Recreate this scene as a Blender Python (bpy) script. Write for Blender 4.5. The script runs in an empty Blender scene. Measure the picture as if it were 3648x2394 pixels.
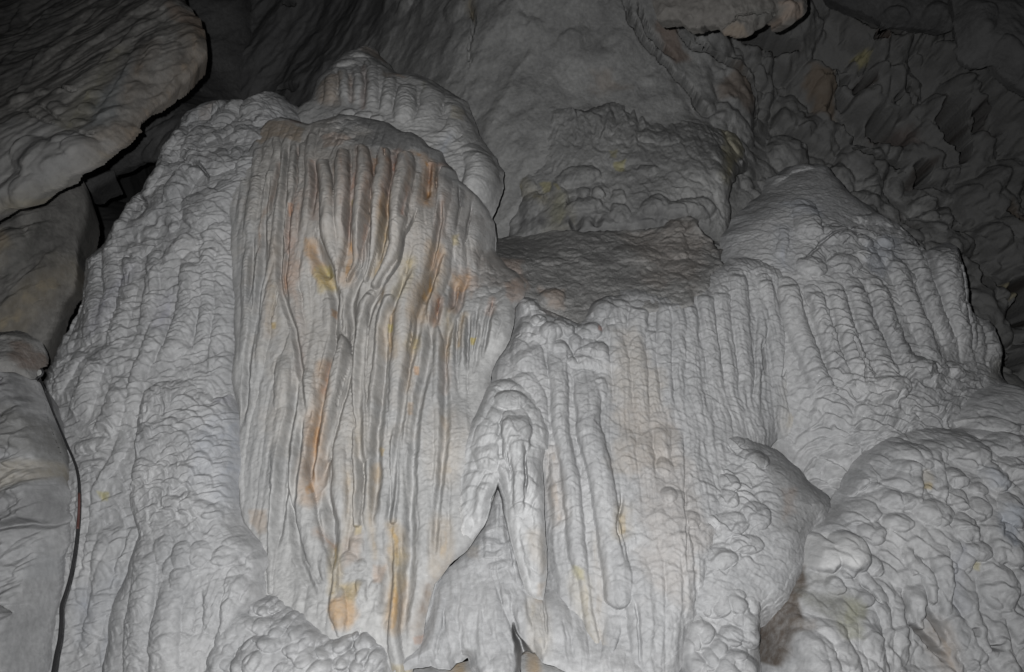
import bpy, math, time
import numpy as np

T0 = time.time()
sc = bpy.context.scene
COL = sc.collection

# ------------------------------------------------------------------ camera, world, flash, exposure
PITCH = math.radians(14.0)
CAM = np.array((0.0, 0.0, 1.5))
FPX = 1824 / math.tan(math.radians(30.0))          # focal length in pixels of the 3648 px wide photograph
cam_d = bpy.data.cameras.new('camera')
cam = bpy.data.objects.new('camera', cam_d)
COL.objects.link(cam)
cam.location = CAM
cam.rotation_euler = (math.pi / 2 + PITCH, 0, 0)
cam_d.sensor_width = 36
cam_d.lens = 18 / math.tan(math.radians(30.0))
cam_d.clip_start = 0.05
cam_d.clip_end = 200
sc.camera = cam

w = bpy.data.worlds.new('World')
sc.world = w
w.use_nodes = True
w.node_tree.nodes['Background'].inputs[0].default_value = (0.85, 0.92, 1, 1)
w.node_tree.nodes['Background'].inputs[1].default_value = 0.004      # the cave is dark: only the flash lights it

fl = bpy.data.lights.new('camera_flash', 'SPOT')
fl.energy = 700
fl.color = (1.0, 1.0, 0.995)
fl.shadow_soft_size = 0.012
fl.spot_size = math.radians(95)
fl.spot_blend = 1.0
flo = bpy.data.objects.new('camera_flash', fl)
COL.objects.link(flo)
flo.location = CAM + np.array((-0.085, 0.0, 0.075))
flo.rotation_euler = (math.pi / 2 + math.radians(7), 0, math.radians(-1.5))

sc.view_settings.view_transform = 'Standard'
sc.view_settings.look = 'None'
sc.view_settings.exposure = 0
sc.view_settings.gamma = 1
sc.view_settings.use_curve_mapping = False
sc.cycles.max_bounces = 4
sc.cycles.diffuse_bounces = 1
sc.cycles.use_denoising = True

# ------------------------------------------------------------------ surveying helpers
SP, CP = math.sin(PITCH), math.cos(PITCH)
def at(px, py, Y):
    """the point of the cave at depth Y (metres in front of the camera) seen at a pixel of the photograph"""
    x = (np.asarray(px, float) - 1824) / FPX
    v = -(np.asarray(py, float) - 1197) / FPX
    dy = CP - v * SP
    dz = SP + v * CP
    t = np.asarray(Y, float) / dy
    return x * t, CAM[2] + dz * t

FR = {'P': (0, 0, 0.6524), 'S': (0, 0, 1),
      'T1': (0, 0, 1.952), 'T2': (900, 0, 1.952), 'T3': (1800, 0, 1.952), 'T4': (2648, 0, 1.952),
      'M1': (0, 700, 1.736), 'M2': (900, 700, 1.736), 'M3': (1800, 700, 1.736), 'M4': (2648, 700, 1.736),
      'B1': (0, 1500, 1.747), 'B2': (900, 1500, 1.747), 'B3': (1800, 1500, 1.747), 'B4': (2648, 1500, 1.747),
      'C5': (1000, 300, 2.2311), 'C1': (1500, 1000, 2.604), 'C2': (1500, 1600, 1.967),
      'D1': (700, 800, 2.2317), 'D2': (700, 1500, 1.7472), 'D3': (700, 380, 3.0033),
      'C3': (200, 300, 2.603), 'L5': (0, 1100, 1.952), 'C4': (2400, 1900, 2.975)}
def px(fr, pts):
    ox, oy, s = FR[fr]
    a = np.asarray(pts, float)
    return np.stack([ox + a[:, 0] / s, oy + a[:, 1] / s], 1)

# ------------------------------------------------------------------ noise
_TAB = {}
def table(seed):
    if seed not in _TAB:
        _TAB[seed] = np.random.RandomState((seed * 7919 + 13) % 2147483647).rand(256 * 256)
    return _TAB[seed]
def hash2(i, j, seed):
    return table(seed)[((j & 255) << 8) | (i & 255)]
_GT = {}
def gtable(seed):
    if seed not in _GT:
        a = table(seed) * 2 * math.pi
        _GT[seed] = (np.cos(a), np.sin(a))
    return _GT[seed]

def noise(x, y, seed=0):
    xi = np.floor(x); yi = np.floor(y)
    fx = x - xi; fy = y - yi
    xi = xi.astype(np.int64); yi = yi.astype(np.int64)
    u = fx * fx * fx * (fx * (fx * 6 - 15) + 10); v = fy * fy * fy * (fy * (fy * 6 - 15) + 10)
    GC, GS = gtable(seed)
    def g(di, dj):
        k = (((yi + dj) & 255) << 8) | ((xi + di) & 255)
        return GC[k] * (fx - di) + GS[k] * (fy - dj)
    n0 = g(0, 0) * (1 - u) + g(1, 0) * u
    n1 = g(0, 1) * (1 - u) + g(1, 1) * u
    return (n0 * (1 - v) + n1 * v) * 1.5

def fbm(x, y, seed=0, octv=4, gain=0.5):
    s = 0; a = 1
    for o in range(octv):
        s = s + a * noise(x * 2 ** o, y * 2 ** o, seed + 17 * o)
        a *= gain
    return s

def tongues(u, v, cu, cv, seed, rise=0.13):
    """overlapping flowstone scales: each has an arched upper lip and thins out downwards (v runs down)"""
    u = (u / cu).astype(np.float32); v = (v / cv).astype(np.float32)
    gi = np.floor(u).astype(np.int64); gj = np.floor(v).astype(np.int64)
    T = [table(seed + k).astype(np.float32) for k in range(4)]
    best = np.zeros_like(u)
    for di in (-1, 0, 1):
        for dj in (-2, -1, 0):
            i = gi + di; j = gj + dj
            k = ((j & 255) << 8) | (i & 255)
            r3 = T[2][k]
            a = 0.5 + 0.45 * r3
            x = (u - i - 0.1 - 0.8 * T[0][k]) / a
            q = ((v - j - 0.1 - 0.8 * T[1][k]) - (0.75 * cu / cv) * a * x * x) / (1.1 + 0.9 * T[3][k])
            m = (q > 0) & (q < 1) & (np.abs(x) < 1)
            q = np.where(m, q, 0.5); x = np.where(m, x, 0)
            val = np.sqrt(np.minimum(q / rise, 1)) * (1 - q) * np.sqrt(1 - x * x) * (0.5 + 0.5 * r3)
            best = np.maximum(best, np.where(m, val, 0))
    return best

def cobbles(u, v, c, seed, asp=1.0, rs=1.0):
    """a crowd of rounded knobs meeting in creases"""
    u = (u / c).astype(np.float32); v = (v / c / asp).astype(np.float32)
    gi = np.floor(u).astype(np.int64); gj = np.floor(v).astype(np.int64)
    T = [table(seed + k).astype(np.float32) for k in range(3)]
    best = np.zeros_like(u)
    for di in (-1, 0, 1):
        for dj in (-1, 0, 1):
            i = gi + di; j = gj + dj
            k = ((j & 255) << 8) | (i & 255)
            r = rs * (0.46 + 0.44 * T[2][k])
            dx = u - i - T[0][k]; dy = v - j - T[1][k]
            best = np.maximum(best, r * r - dx * dx - dy * dy)
    return np.sqrt(np.maximum(best, 0)) * c

def smooth(a, b, x):
    t = np.clip((x - a) / (b - a), 0, 1)
    return t * t * (3 - 2 * t)

# ------------------------------------------------------------------ geometry helpers
def spline(p, n):
    """Catmull-Rom through the control points"""
    p = np.asarray(p, float)
    if len(p) < 3:
        t = np.linspace(0, 1, n)[:, None]
        return p[0] * (1 - t) + p[-1] * t
    q = np.vstack([2 * p[0] - p[1], p, 2 * p[-1] - p[-2]])
    out = []
    tt = np.linspace(0, len(p) - 1 - 1e-9, n)
    for t in tt:
        k = int(t); f = t - k
        a, b, c, d = q[k], q[k + 1], q[k + 2], q[k + 3]
        out.append(0.5 * (2 * b + (c - a) * f + (2 * a - 5 * b + 4 * c - d) * f * f + (3 * b - a - 3 * c + d) * f ** 3))
    return np.array(out)

def seg_dist(X, Z, poly, closed=False):
    """distance to a polyline, the signed side, the length along it and the parameter (0..1)"""
    P = np.asarray(poly, float)
    Q = np.roll(P, -1, 0) if closed else P[1:]
    A = P if closed else P[:-1]
    best = np.full(X.shape, 1e9); side = np.zeros(X.shape); s = np.zeros(X.shape)
    acc = 0.0
    for a, b in zip(A, Q):
        d = b - a; L2 = d @ d + 1e-12; L = math.sqrt(L2)
        t = np.clip(((X - a[0]) * d[0] + (Z - a[1]) * d[1]) / L2, 0, 1)
        ex = X - a[0] - t * d[0]; ez = Z - a[1] - t * d[1]
        dd = ex * ex + ez * ez
        m = dd < best
        best = np.where(m, dd, best)
        if not closed:
            side = np.where(m, np.sign(d[0] * ez - d[1] * ex), side)
            s = np.where(m, acc + t * L, s)
        acc += L
    return np.sqrt(best), side, s, acc

def inside(X, Z, poly):
    P = np.asarray(poly, float)
    c = np.zeros(X.shape, bool)
    for a, b in zip(P, np.roll(P, -1, 0)):
        if a[1] == b[1]:
            continue
        m = ((a[1] > Z) != (b[1] > Z)) & (X < (b[0] - a[0]) * (Z - a[1]) / (b[1] - a[1]) + a[0])
        c ^= m
    return c

def sdist(X, Z, poly):
    d = seg_dist(X, Z, poly, True)[0]
    return np.where(inside(X, Z, poly), d, -d)

class RBF:
    def __init__(self, p, y):
        p = np.asarray(p, float); y = np.asarray(y, float)
        n = len(p)
        K = np.sqrt(((p[:, None] - p[None]) ** 2).sum(-1) + 0.05)
        Pm = np.hstack([np.ones((n, 1)), p])
        M = np.zeros((n + 3, n + 3))
        M[:n, :n] = K - 1e-3 * np.eye(n); M[:n, n:] = Pm; M[n:, :n] = Pm.T
        self.w = np.linalg.lstsq(M, np.concatenate([y, np.zeros(3)]), rcond=None)[0]
        self.p = p
    def __call__(self, x, z):
        n = len(self.p)
        o = self.w[n] + self.w[n + 1] * x + self.w[n + 2] * z
        for k in range(n):
            o = o + self.w[k] * np.sqrt((x - self.p[k, 0]) ** 2 + (z - self.p[k, 1]) ** 2 + 0.05)
        return o

# ------------------------------------------------------------------ materials
def rock(name, c1, c2, rough=0.75, grain=0.25, gscale=90.0, streak=None, spec=0.25, gz=1.0, glint=0.955, stmin=0.6):
    m = bpy.data.materials.new(name)
    m.use_nodes = True
    nt = m.node_tree; N = nt.nodes; Lk = nt.links
    b = N['Principled BSDF']
    b.inputs['Roughness'].default_value = rough
    b.inputs['Specular IOR Level'].default_value = spec
    tc = N.new('ShaderNodeTexCoord')
    mp = N.new('ShaderNodeMapping')
    Lk.new(tc.outputs['Object'], mp.inputs[0])
    if streak:
        mp.inputs['Rotation'].default_value = (0, streak[0], 0)
        mp.inputs['Scale'].default_value = (streak[1], 1, 1)
    n1 = N.new('ShaderNodeTexNoise'); n1.inputs['Scale'].default_value = 2.3; n1.inputs['Detail'].default_value = 7; n1.inputs['Roughness'].default_value = 0.62
    Lk.new(mp.outputs[0], n1.inputs['Vector'])
    r1 = N.new('ShaderNodeValToRGB')
    r1.color_ramp.elements[0].position = 0.3; r1.color_ramp.elements[0].color = (*c1, 1)
    r1.color_ramp.elements[1].position = 0.72; r1.color_ramp.elements[1].color = (*c2, 1)
    Lk.new(n1.outputs[0], r1.inputs[0])
    # fine mottling
    n2 = N.new('ShaderNodeTexNoise'); n2.inputs['Scale'].default_value = 38; n2.inputs['Detail'].default_value = 4
    Lk.new(tc.outputs['Object'], n2.inputs['Vector'])
    mr = N.new('ShaderNodeMapRange'); mr.inputs[1].default_value = 0.3; mr.inputs[2].default_value = 0.7; mr.inputs[3].default_value = 0.82; mr.inputs[4].default_value = 1.1
    Lk.new(n2.outputs[0], mr.inputs[0])
    mul = N.new('ShaderNodeMix'); mul.data_type = 'RGBA'; mul.blend_type = 'MULTIPLY'; mul.inputs[0].default_value = 1
    Lk.new(r1.outputs[0], mul.inputs[6]); Lk.new(mr.outputs[0], mul.inputs[7])
    # mineral stains, mud, and the shade painted into the wall's hollows
    at_ = N.new('ShaderNodeAttribute'); at_.attribute_name = 'stain_shade'
    n3 = N.new('ShaderNodeTexNoise'); n3.inputs['Scale'].default_value = 22; n3.inputs['Detail'].default_value = 6; n3.inputs['Roughness'].default_value = 0.7
    Lk.new(tc.outputs['Object'], n3.inputs['Vector'])
    m3 = N.new('ShaderNodeMapRange'); m3.inputs[1].default_value = 0.32; m3.inputs[2].default_value = 0.6; m3.inputs[3].default_value = stmin; m3.inputs[4].default_value = 1.0
    Lk.new(n3.outputs[0], m3.inputs[0])
    mm = N.new('ShaderNodeMath'); mm.operation = 'MULTIPLY'
    Lk.new(at_.outputs['Alpha'], mm.inputs[0]); Lk.new(m3.outputs[0], mm.inputs[1])
    mx = N.new('ShaderNodeMix'); mx.data_type = 'RGBA'
    Lk.new(mm.outputs[0], mx.inputs[0]); Lk.new(mul.outputs[2], mx.inputs[6]); Lk.new(at_.outputs['Color'], mx.inputs[7])
    Lk.new(mx.outputs[2], b.inputs['Base Color'])
    # grain
    n4 = N.new('ShaderNodeTexNoise'); n4.inputs['Scale'].default_value = gscale; n4.inputs['Detail'].default_value = 5; n4.inputs['Roughness'].default_value = 0.65
    mg = N.new('ShaderNodeMapping'); mg.inputs['Scale'].default_value = (1, 1, gz)
    Lk.new(tc.outputs['Object'], mg.inputs[0]); Lk.new(mg.outputs[0], n4.inputs['Vector'])
    bp = N.new('ShaderNodeBump'); bp.inputs['Strength'].default_value = grain; bp.inputs['Distance'].default_value = 0.02
    Lk.new(n4.outputs[0], bp.inputs['Height']); Lk.new(bp.outputs[0], b.inputs['Normal'])
    # wet calcite faces that glint here and there
    vo = N.new('ShaderNodeTexNoise'); vo.inputs['Scale'].default_value = 6; vo.inputs['Detail'].default_value = 3
    Lk.new(tc.outputs['Object'], vo.inputs['Vector'])
    m5 = N.new('ShaderNodeMapRange'); m5.inputs[1].default_value = 0.5; m5.inputs[2].default_value = 0.75; m5.inputs[3].default_value = rough; m5.inputs[4].default_value = max(0.35, rough - 0.25)
    Lk.new(vo.outputs[0], m5.inputs[0])
    vc = N.new('ShaderNodeTexVoronoi'); vc.inputs['Scale'].default_value = 55
    Lk.new(tc.outputs['Object'], vc.inputs['Vector'])
    sx = N.new('ShaderNodeSeparateColor'); Lk.new(vc.outputs['Color'], sx.inputs[0])
    g1 = N.new('ShaderNodeMath'); g1.operation = 'GREATER_THAN'; g1.inputs[1].default_value = glint
    Lk.new(sx.outputs[0], g1.inputs[0])
    g2 = N.new('ShaderNodeMath'); g2.operation = 'LESS_THAN'; g2.inputs[1].default_value = 0.25
    Lk.new(vc.outputs['Distance'], g2.inputs[0])
    g3 = N.new('ShaderNodeMath'); g3.operation = 'MULTIPLY'; Lk.new(g1.outputs[0], g3.inputs[0]); Lk.new(g2.outputs[0], g3.inputs[1])
    g4 = N.new('ShaderNodeMapRange'); g4.inputs[3].default_value = 1.0; g4.inputs[4].default_value = 0.14; Lk.new(g3.outputs[0], g4.inputs[0])
    g5 = N.new('ShaderNodeMath'); g5.operation = 'MULTIPLY'; Lk.new(m5.outputs[0], g5.inputs[0]); Lk.new(g4.outputs[0], g5.inputs[1])
    Lk.new(g5.outputs[0], b.inputs['Roughness'])
    return m

M = {
    'white': rock('pale_flowstone', (0.42, 0.425, 0.435), (0.58, 0.58, 0.585), grain=0.2, gscale=48, gz=2.2),
    'fresh': rock('fresh_white_calcite', (0.50, 0.505, 0.51), (0.66, 0.66, 0.665), grain=0.18, gscale=48, gz=1.6),
    'curtain': rock('curtain_flowstone', (0.42, 0.42, 0.42), (0.58, 0.578, 0.572), grain=0.26, gscale=44, gz=2.6),
    'grey': rock('grey_wall_rock', (0.21, 0.21, 0.21), (0.41, 0.41, 0.405), grain=0.45, gscale=45, stmin=0.92),
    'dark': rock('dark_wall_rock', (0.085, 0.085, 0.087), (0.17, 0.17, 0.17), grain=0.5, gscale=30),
    'slab': rock('smooth_brown_grey_rock', (0.105, 0.103, 0.10), (0.32, 0.31, 0.295), grain=0.25, gscale=40, streak=(0.75, 4.0)),
    'ceil': rock('beige_ceiling_rock', (0.17, 0.16, 0.15), (0.26, 0.25, 0.235), grain=0.35, gscale=35),
    'mud': rock('dusty_brown_rock', (0.25, 0.247, 0.243), (0.40, 0.395, 0.388), grain=0.6, gscale=60),
}
ORANGE = (0.42, 0.17, 0.05); RUST = (0.30, 0.10, 0.05); YELLOW = (0.50, 0.40, 0.10); PINK = (0.46, 0.30, 0.25)
BROWN = (0.23, 0.185, 0.155); GREYDUST = (0.165, 0.165, 0.167); COOL = (0.42, 0.46, 0.54); LICHEN = (0.29, 0.29, 0.12)
BUFF = (0.50, 0.45, 0.39); DARKROCK = (0.165, 0.164, 0.162); OLIVE = (0.27, 0.27, 0.20); PALE = (0.60, 0.60, 0.60)

# ------------------------------------------------------------------ the rock builder
STATS = []
REF = {}                                                        # depth fields of rocks already built, to fit the next ones onto them
RIP, TON, COB, WID, ROU, HGT, HK = 0.75, 1.0, 0.9, 1.08, 0.4, 1.8, 1.85                                   # overall strength of ripples, scales and knobs
def mesh_object(name, co, nrm, col, faces, mat, parent=None):
    used = np.unique(faces)
    idx = np.full(len(co), -1, np.int64); idx[used] = np.arange(len(used))
    f = idx[faces].astype(np.int32)
    me = bpy.data.meshes.new(name)
    me.vertices.add(len(used)); me.vertices.foreach_set('co', co[used].astype(np.float32).ravel())
    me.loops.add(f.size); me.loops.foreach_set('vertex_index', f.ravel())
    me.polygons.add(len(f))
    me.polygons.foreach_set('loop_start', np.arange(0, f.size, f.shape[1], dtype=np.int32))
    me.polygons.foreach_set('loop_total', np.full(len(f), f.shape[1], np.int32))
    me.update(calc_edges=True)
    me.polygons.foreach_set('use_smooth', np.ones(len(f), bool))
    if col is not None:
        a = me.color_attributes.new('stain_shade', 'FLOAT_COLOR', 'POINT')
        a.data.foreach_set('color', col[used].astype(np.float32).ravel())
    if nrm is not None:
        me.normals_split_custom_set_from_vertices(nrm[used].astype(np.float32))
    me.materials.append(mat)
    o = bpy.data.objects.new(name, me)
    COL.objects.link(o)
    if parent:
        o.parent = parent
    return o

def tag(o, label=None, cat=None, group=None, kind=None):
    if label: o['label'] = label
    if cat: o['category'] = cat
    if group: o['group'] = group
    if kind: o['kind'] = kind
    return o

def F(fr, pts, wd, h=0.75, rip=0.0, lam=0.03, name='flute', add=0.0, pw=0.52):
    return dict(t='f', fr=fr, pts=pts, wd=wd, h=h, rip=rip, lam=lam, name=name, add=add, pw=pw)
def G(fr, pts, wd, dep):                                       # a crevice
    return dict(t='g', fr=fr, pts=pts, wd=wd, dep=dep)
def K(fr, x, y, rx, ry, h=0.7, ang=0, add=0.0, name='nodule'):  # a knob; ang in degrees
    return dict(t='k', fr=fr, x=x, y=y, rx=rx, ry=ry, h=h, ang=ang, add=add, name=name)

def rockbody(name, mat, outline, depth, feats=(), R=0.3, pitch=0.007, reliefs=(), stains=(), rough=0.012, rfreq=6.0,
             warp=0.012, label=None, cat=None, group=None, kind=None, seed=1, round_pow=2.0, edge=0.02, base_name='body', ref=None, depth_skirt=0.35, fadew=0.05):
    dp = np.array([(a, b, c if not isinstance(c, tuple) else REF[c[0]](a / 1000, b / 1000) + c[1]) for a, b, c in depth], float)
    ypx = RBF(dp[:, :2] / 1000, dp[:, 2])
    REF.setdefault(ref or name, ypx)
    def to_world(fr, pts, back=0.0):
        p = px(fr, pts)
        Y = ypx(p[:, 0] / 1000, p[:, 1] / 1000) + back
        x, z = at(p[:, 0], p[:, 1], Y)
        return np.stack([x, z], 1), Y
    poly = np.vstack([to_world(fr, pts, 0.75 * R)[0] for fr, pts in outline])
    # the same depth field over the ground plan of the wall: through the control points and along the outline
    pa = np.vstack([px(fr, pts) for fr, pts in outline])
    pa = np.vstack([pa[::max(1, len(pa) // 26)], dp[:, :2]])
    Ya = ypx(pa[:, 0] / 1000, pa[:, 1] / 1000)
    wx, wz = at(pa[:, 0], pa[:, 1], Ya)
    yw = RBF(np.stack([wx, wz], 1), Ya)
    lo = poly.min(0) - 0.1; hi = poly.max(0) + 0.1
    xs = np.arange(lo[0], hi[0], pitch); zs = np.arange(lo[1], hi[1], pitch)
    Xg, Zg = np.meshgrid(xs, zs)
    sh = Xg.shape
    # wander, so that no edge is drawn with a ruler
    X = Xg + warp * fbm(Xg * 3.1, Zg * 3.1, seed + 40, 3) + 0.42 * warp * fbm(Xg * 17, Zg * 17, seed + 43, 2)
    Z = Zg + warp * fbm(Xg * 3.1, Zg * 3.1, seed + 50, 3) + 0.42 * warp * fbm(Xg * 17, Zg * 17, seed + 53, 2)
    draw = sdist(Xg, Zg, poly)
    d = draw + edge * fbm(Xg * 6, Zg * 6, seed + 60, 2) + 0.12 * edge * fbm(Xg * 40, Zg * 40, seed + 61, 2)
    keep = d > -0.35 * pitch
    base = yw(Xg, Zg)
    q = np.clip(1 - d / R, 0, 1)
    base = base + R * 0.75 * q ** (round_pow + 0.3)
    bump = np.zeros(sh); lab = np.zeros(sh, np.int32); fade = smooth(-0.01, fadew, d)
    extra = np.zeros(sh); calm = np.ones(sh)
    names = [base_name]
    for n, ft in enumerate(feats):
        if ft['t'] in 'fg':
            p, Y = to_world(ft['fr'], ft['pts'])
            s = FR[ft['fr']][2]
            wd = np.interp(np.linspace(0, 1, len(p)), np.linspace(0, 1, len(np.atleast_1d(ft['wd']))), np.atleast_1d(ft['wd'])) / s / FPX * Y * 0.5 * (WID if ft['t'] == 'f' and ft['name'] != 'stalactite' else 1)
            n_s = max(8, 5 * len(p))
            c = spline(np.column_stack([p, wd]), n_s)
            r_max = c[:, 2].max() * 1.15
            i0, i1 = np.searchsorted(zs, [c[:, 1].min() - r_max, c[:, 1].max() + r_max])
            j0, j1 = np.searchsorted(xs, [c[:, 0].min() - r_max, c[:, 0].max() + r_max])
            if i1 <= i0 or j1 <= j0:
                continue
            sl = (slice(i0, i1), slice(j0, j1))
            x = X[sl]; z = Z[sl]
            dd, side, ss, tot = seg_dist(x, z, c[:, :2])
            acc = np.concatenate([[0], np.cumsum(np.hypot(*np.diff(c[:, :2], axis=0).T))])
            r = np.interp(ss, acc, c[:, 2])
            k = dd / r
            prof = np.clip(1 - k * k, 0, 1) ** (ft['pw'] if ft['t'] == 'f' else 1.0)
            if ft['t'] == 'g':
                prof = np.clip(1 - k, 0, 1) ** 1.25 if r_max < 0.017 else smooth(0, 1, 1 - k)
                ef = min(0.3 * tot, 0.16)
                prof = prof * smooth(0, 1, ss / ef) * smooth(0, 1, (tot - ss) / ef)
                extra[sl] = np.maximum(extra[sl], ft['dep'] * prof)
                calm[sl] = np.minimum(calm[sl], 1 - 0.7 * prof)
                continue
            nm = ft['name']
            fs = min(7 * r_max, 0.42 * tot)
            capped = nm in ('lobe', 'lip', 'fold', 'boss', 'pillar', 'column') or (nm == 'flute' and ft['fr'] not in ('M2', 'D1', 'B2', 'B3', 'C2'))
            ends = smooth(-0.35, 4.0 if nm == 'column' else 0.5, ss / r_max) if capped else smooth(0, 1, ss / fs)
            if nm not in ('stalactite', 'drip', 'column', 'fold'):
                ends = ends * smooth(0, 1, (tot - ss) / fs)
            hh = HGT * ft['h'] * r * (0.85 if nm == 'rib' else 1)
            if nm == 'fold':
                hh = np.maximum(hh * 1.25, 0.036)
            v = (hh * prof + 0.4 * ft['add'] * smooth(0, 0.5, prof)) * ends
            if ft['rip'] > 0:
                lam = ft['lam']
                ph = (ss - 0.7 * r * k * k) / lam + 0.9 * fbm(x * 5, z * 5, seed + 3 * n, 3) + 0.25 * noise(x / lam * 0.7, z / lam * 0.7, seed + n)
                fq = ph - np.floor(ph)
                g = np.sqrt(np.minimum(fq / 0.16, 1)) * (1 - fq) ** 0.7
                cell = hash2(np.floor(ph).astype(np.int64), np.zeros_like(ph, dtype=np.int64) + n, seed + 9)
                amp = np.clip(0.45 + 0.7 * noise(x * 7, z * 5, seed + n + 5), 0.08, 1.0) * (0.5 + 0.7 * cell)
                v = v + RIP * ft['rip'] * lam * g * amp * np.clip(1 - k * k, 0, 1) ** 0.4 * ends
            m = v > bump[sl]
            bump[sl] = np.where(m, v, bump[sl])
            names.append(ft['name'])
            lab[sl] = np.where(m & (prof > 0.02), len(names) - 1, lab[sl])
        else:
            p, Y = to_world(ft['fr'], [(ft['x'], ft['y'])])
            s = FR[ft['fr']][2] * FPX / Y[0]
            rx, ry = ft['rx'] / s, ft['ry'] / s
            a = math.radians(ft['ang'])
            R_ = max(rx, ry) * 1.1
            i0, i1 = np.searchsorted(zs, [p[0, 1] - R_, p[0, 1] + R_]); j0, j1 = np.searchsorted(xs, [p[0, 0] - R_, p[0, 0] + R_])
            if i1 <= i0 or j1 <= j0:
                continue
            sl = (slice(i0, i1), slice(j0, j1))
            ux = X[sl] - p[0, 0]; uz = Z[sl] - p[0, 1]
            ex = (ux * math.cos(a) + uz * math.sin(a)) / rx; ez = (-ux * math.sin(a) + uz * math.cos(a)) / ry
            qq = np.clip(1 - ex * ex - ez * ez, 0, 1)
            v = np.where(qq > 0, HK * ft['h'] * min(rx, ry) * qq ** 0.52 + 0.35 * ft['add'] * smooth(0, 0.4, qq), 0)
            m = v > bump[sl]
            bump[sl] = np.where(m, v, bump[sl])
            names.append(ft['name'])
            lab[sl] = np.where(m, len(names) - 1, lab[sl])
    und = np.zeros(sh)
    kp = draw > -3 * pitch - 2 * edge
    Xk = Xg[kp]; Zk = Zg[kp]; Xw = X[kp]; Zw = Z[kp]
    rel = np.zeros(len(Xk))
    for rf in reliefs:
        wgt = np.ones(len(Xk))
        if rf.get('poly'):
            fr, pts = rf['poly']
            pw_, _ = to_world(fr, pts)
            wgt = smooth(-rf.get('soft', 0.15), rf.get('soft', 0.15), sdist(Xw, Zw, pw_))
        if rf.get('patchy'):
            wgt = wgt * np.clip(0.55 + 0.9 * fbm(Xk * 1.7, Zk * 1.7, seed + 71, 3), 0.1, 1.15)
        if rf.get('fan'):
            ap, _ = to_world(rf['fan'][0], [rf['fan'][1]])
            dx = Xw - ap[0, 0]; dz = ap[0, 1] - Zw
            rad = np.hypot(dx, dz)
            u = np.arctan2(dx, dz) * rf.get('rmean', 1.0); v = rad
        else:
            a = math.radians(rf.get('ang', 0))           # flow leans this much to the right on its way down
            u = Xw * math.cos(a) + Zw * math.sin(a); v = Xw * math.sin(a) - Zw * math.cos(a)
        wv = rf.get('wav', 0.02)
        u = u + wv * fbm(Xk * 4, Zk * 4, seed + 81, 3); v = v + wv * fbm(Xk * 4, Zk * 4, seed + 91, 3)
        k = rf['k']
        if k == 'tongues':
            h = TON * tongues(u, v, rf['c'][0], rf['c'][1], rf.get('seed', 5) + seed)
        elif k == 'cobbles':
            h = COB * cobbles(u, v, rf['c'], rf.get('seed', 7) + seed, rf.get('asp', 1.0), rf.get('rs', 1.0)) / rf['c']
        elif k == 'flow':                                # long streaks along the flow
            h = fbm(u / rf['c'][0], v / rf['c'][1], rf.get('seed', 9) + seed, rf.get('oct', 4))
        elif k == 'ridge':
            h = 1 - np.abs(fbm(u / rf['c'][0], v / rf['c'][1], rf.get('seed', 9) + seed, rf.get('oct', 4))) * 2
        elif k == 'columns':                             # close-set columns that fill the ground between the traced ones
            uu = (u + 0.05 * fbm(u * 2.2, v * 0.7, seed + 61, 3)) / rf['c']
            ci = np.floor(uu).astype(np.int64); seg = np.floor(v / rf['len'] + 3.7 * hash2(ci, ci * 0, seed + 62)).astype(np.int64)
            hcol = np.zeros(len(Xk))
            for di in (-1, 0, 1):
                c_ = ci + di
                rr = 0.42 + 0.42 * hash2(c_, c_ * 0 + 5, seed + 63)
                dx = uu - c_ - 0.2 - 0.6 * hash2(c_, c_ * 0 + 9, seed + 64)
                amp = 0.45 + 0.55 * np.clip(0.5 + 1.1 * noise(c_ * 7.3, v / rf['len'], seed + 65), 0, 1)
                hcol = np.maximum(hcol, amp * np.sqrt(np.clip(rr * rr - dx * dx, 0, None)))
            tmp = np.zeros(sh); tmp[kp] = rf['a'] * wgt * hcol
            und = np.maximum(und, tmp)
            continue
        elif k == 'steps':                               # terraces across the flow
            ph = v / rf['c'] + 1.2 * fbm(u * 3, v * 1.5, seed + 95, 3)
            fq = ph - np.floor(ph)
            h = np.minimum(fq / 0.3, 1) * (1 - fq) ** 0.8
        rel = rel + rf['a'] * wgt * h
    rel = rel + ROU * rough * fbm(Xk * rfreq, Zk * rfreq, seed + 5, 5, 0.52)
    rel = rel + 0.0014 * fbm(Xk * 60, Zk * 60, seed + 6, 2)
    full = np.zeros(sh); full[kp] = rel; rel = full
    bump = np.maximum(bump, und)
    Yg = base - (bump + rel * calm) * fade + extra
    # ---- stains, and shade painted into the wall's hollows
    col = np.zeros(sh + (4,)); col[..., :3] = 0.5
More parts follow.
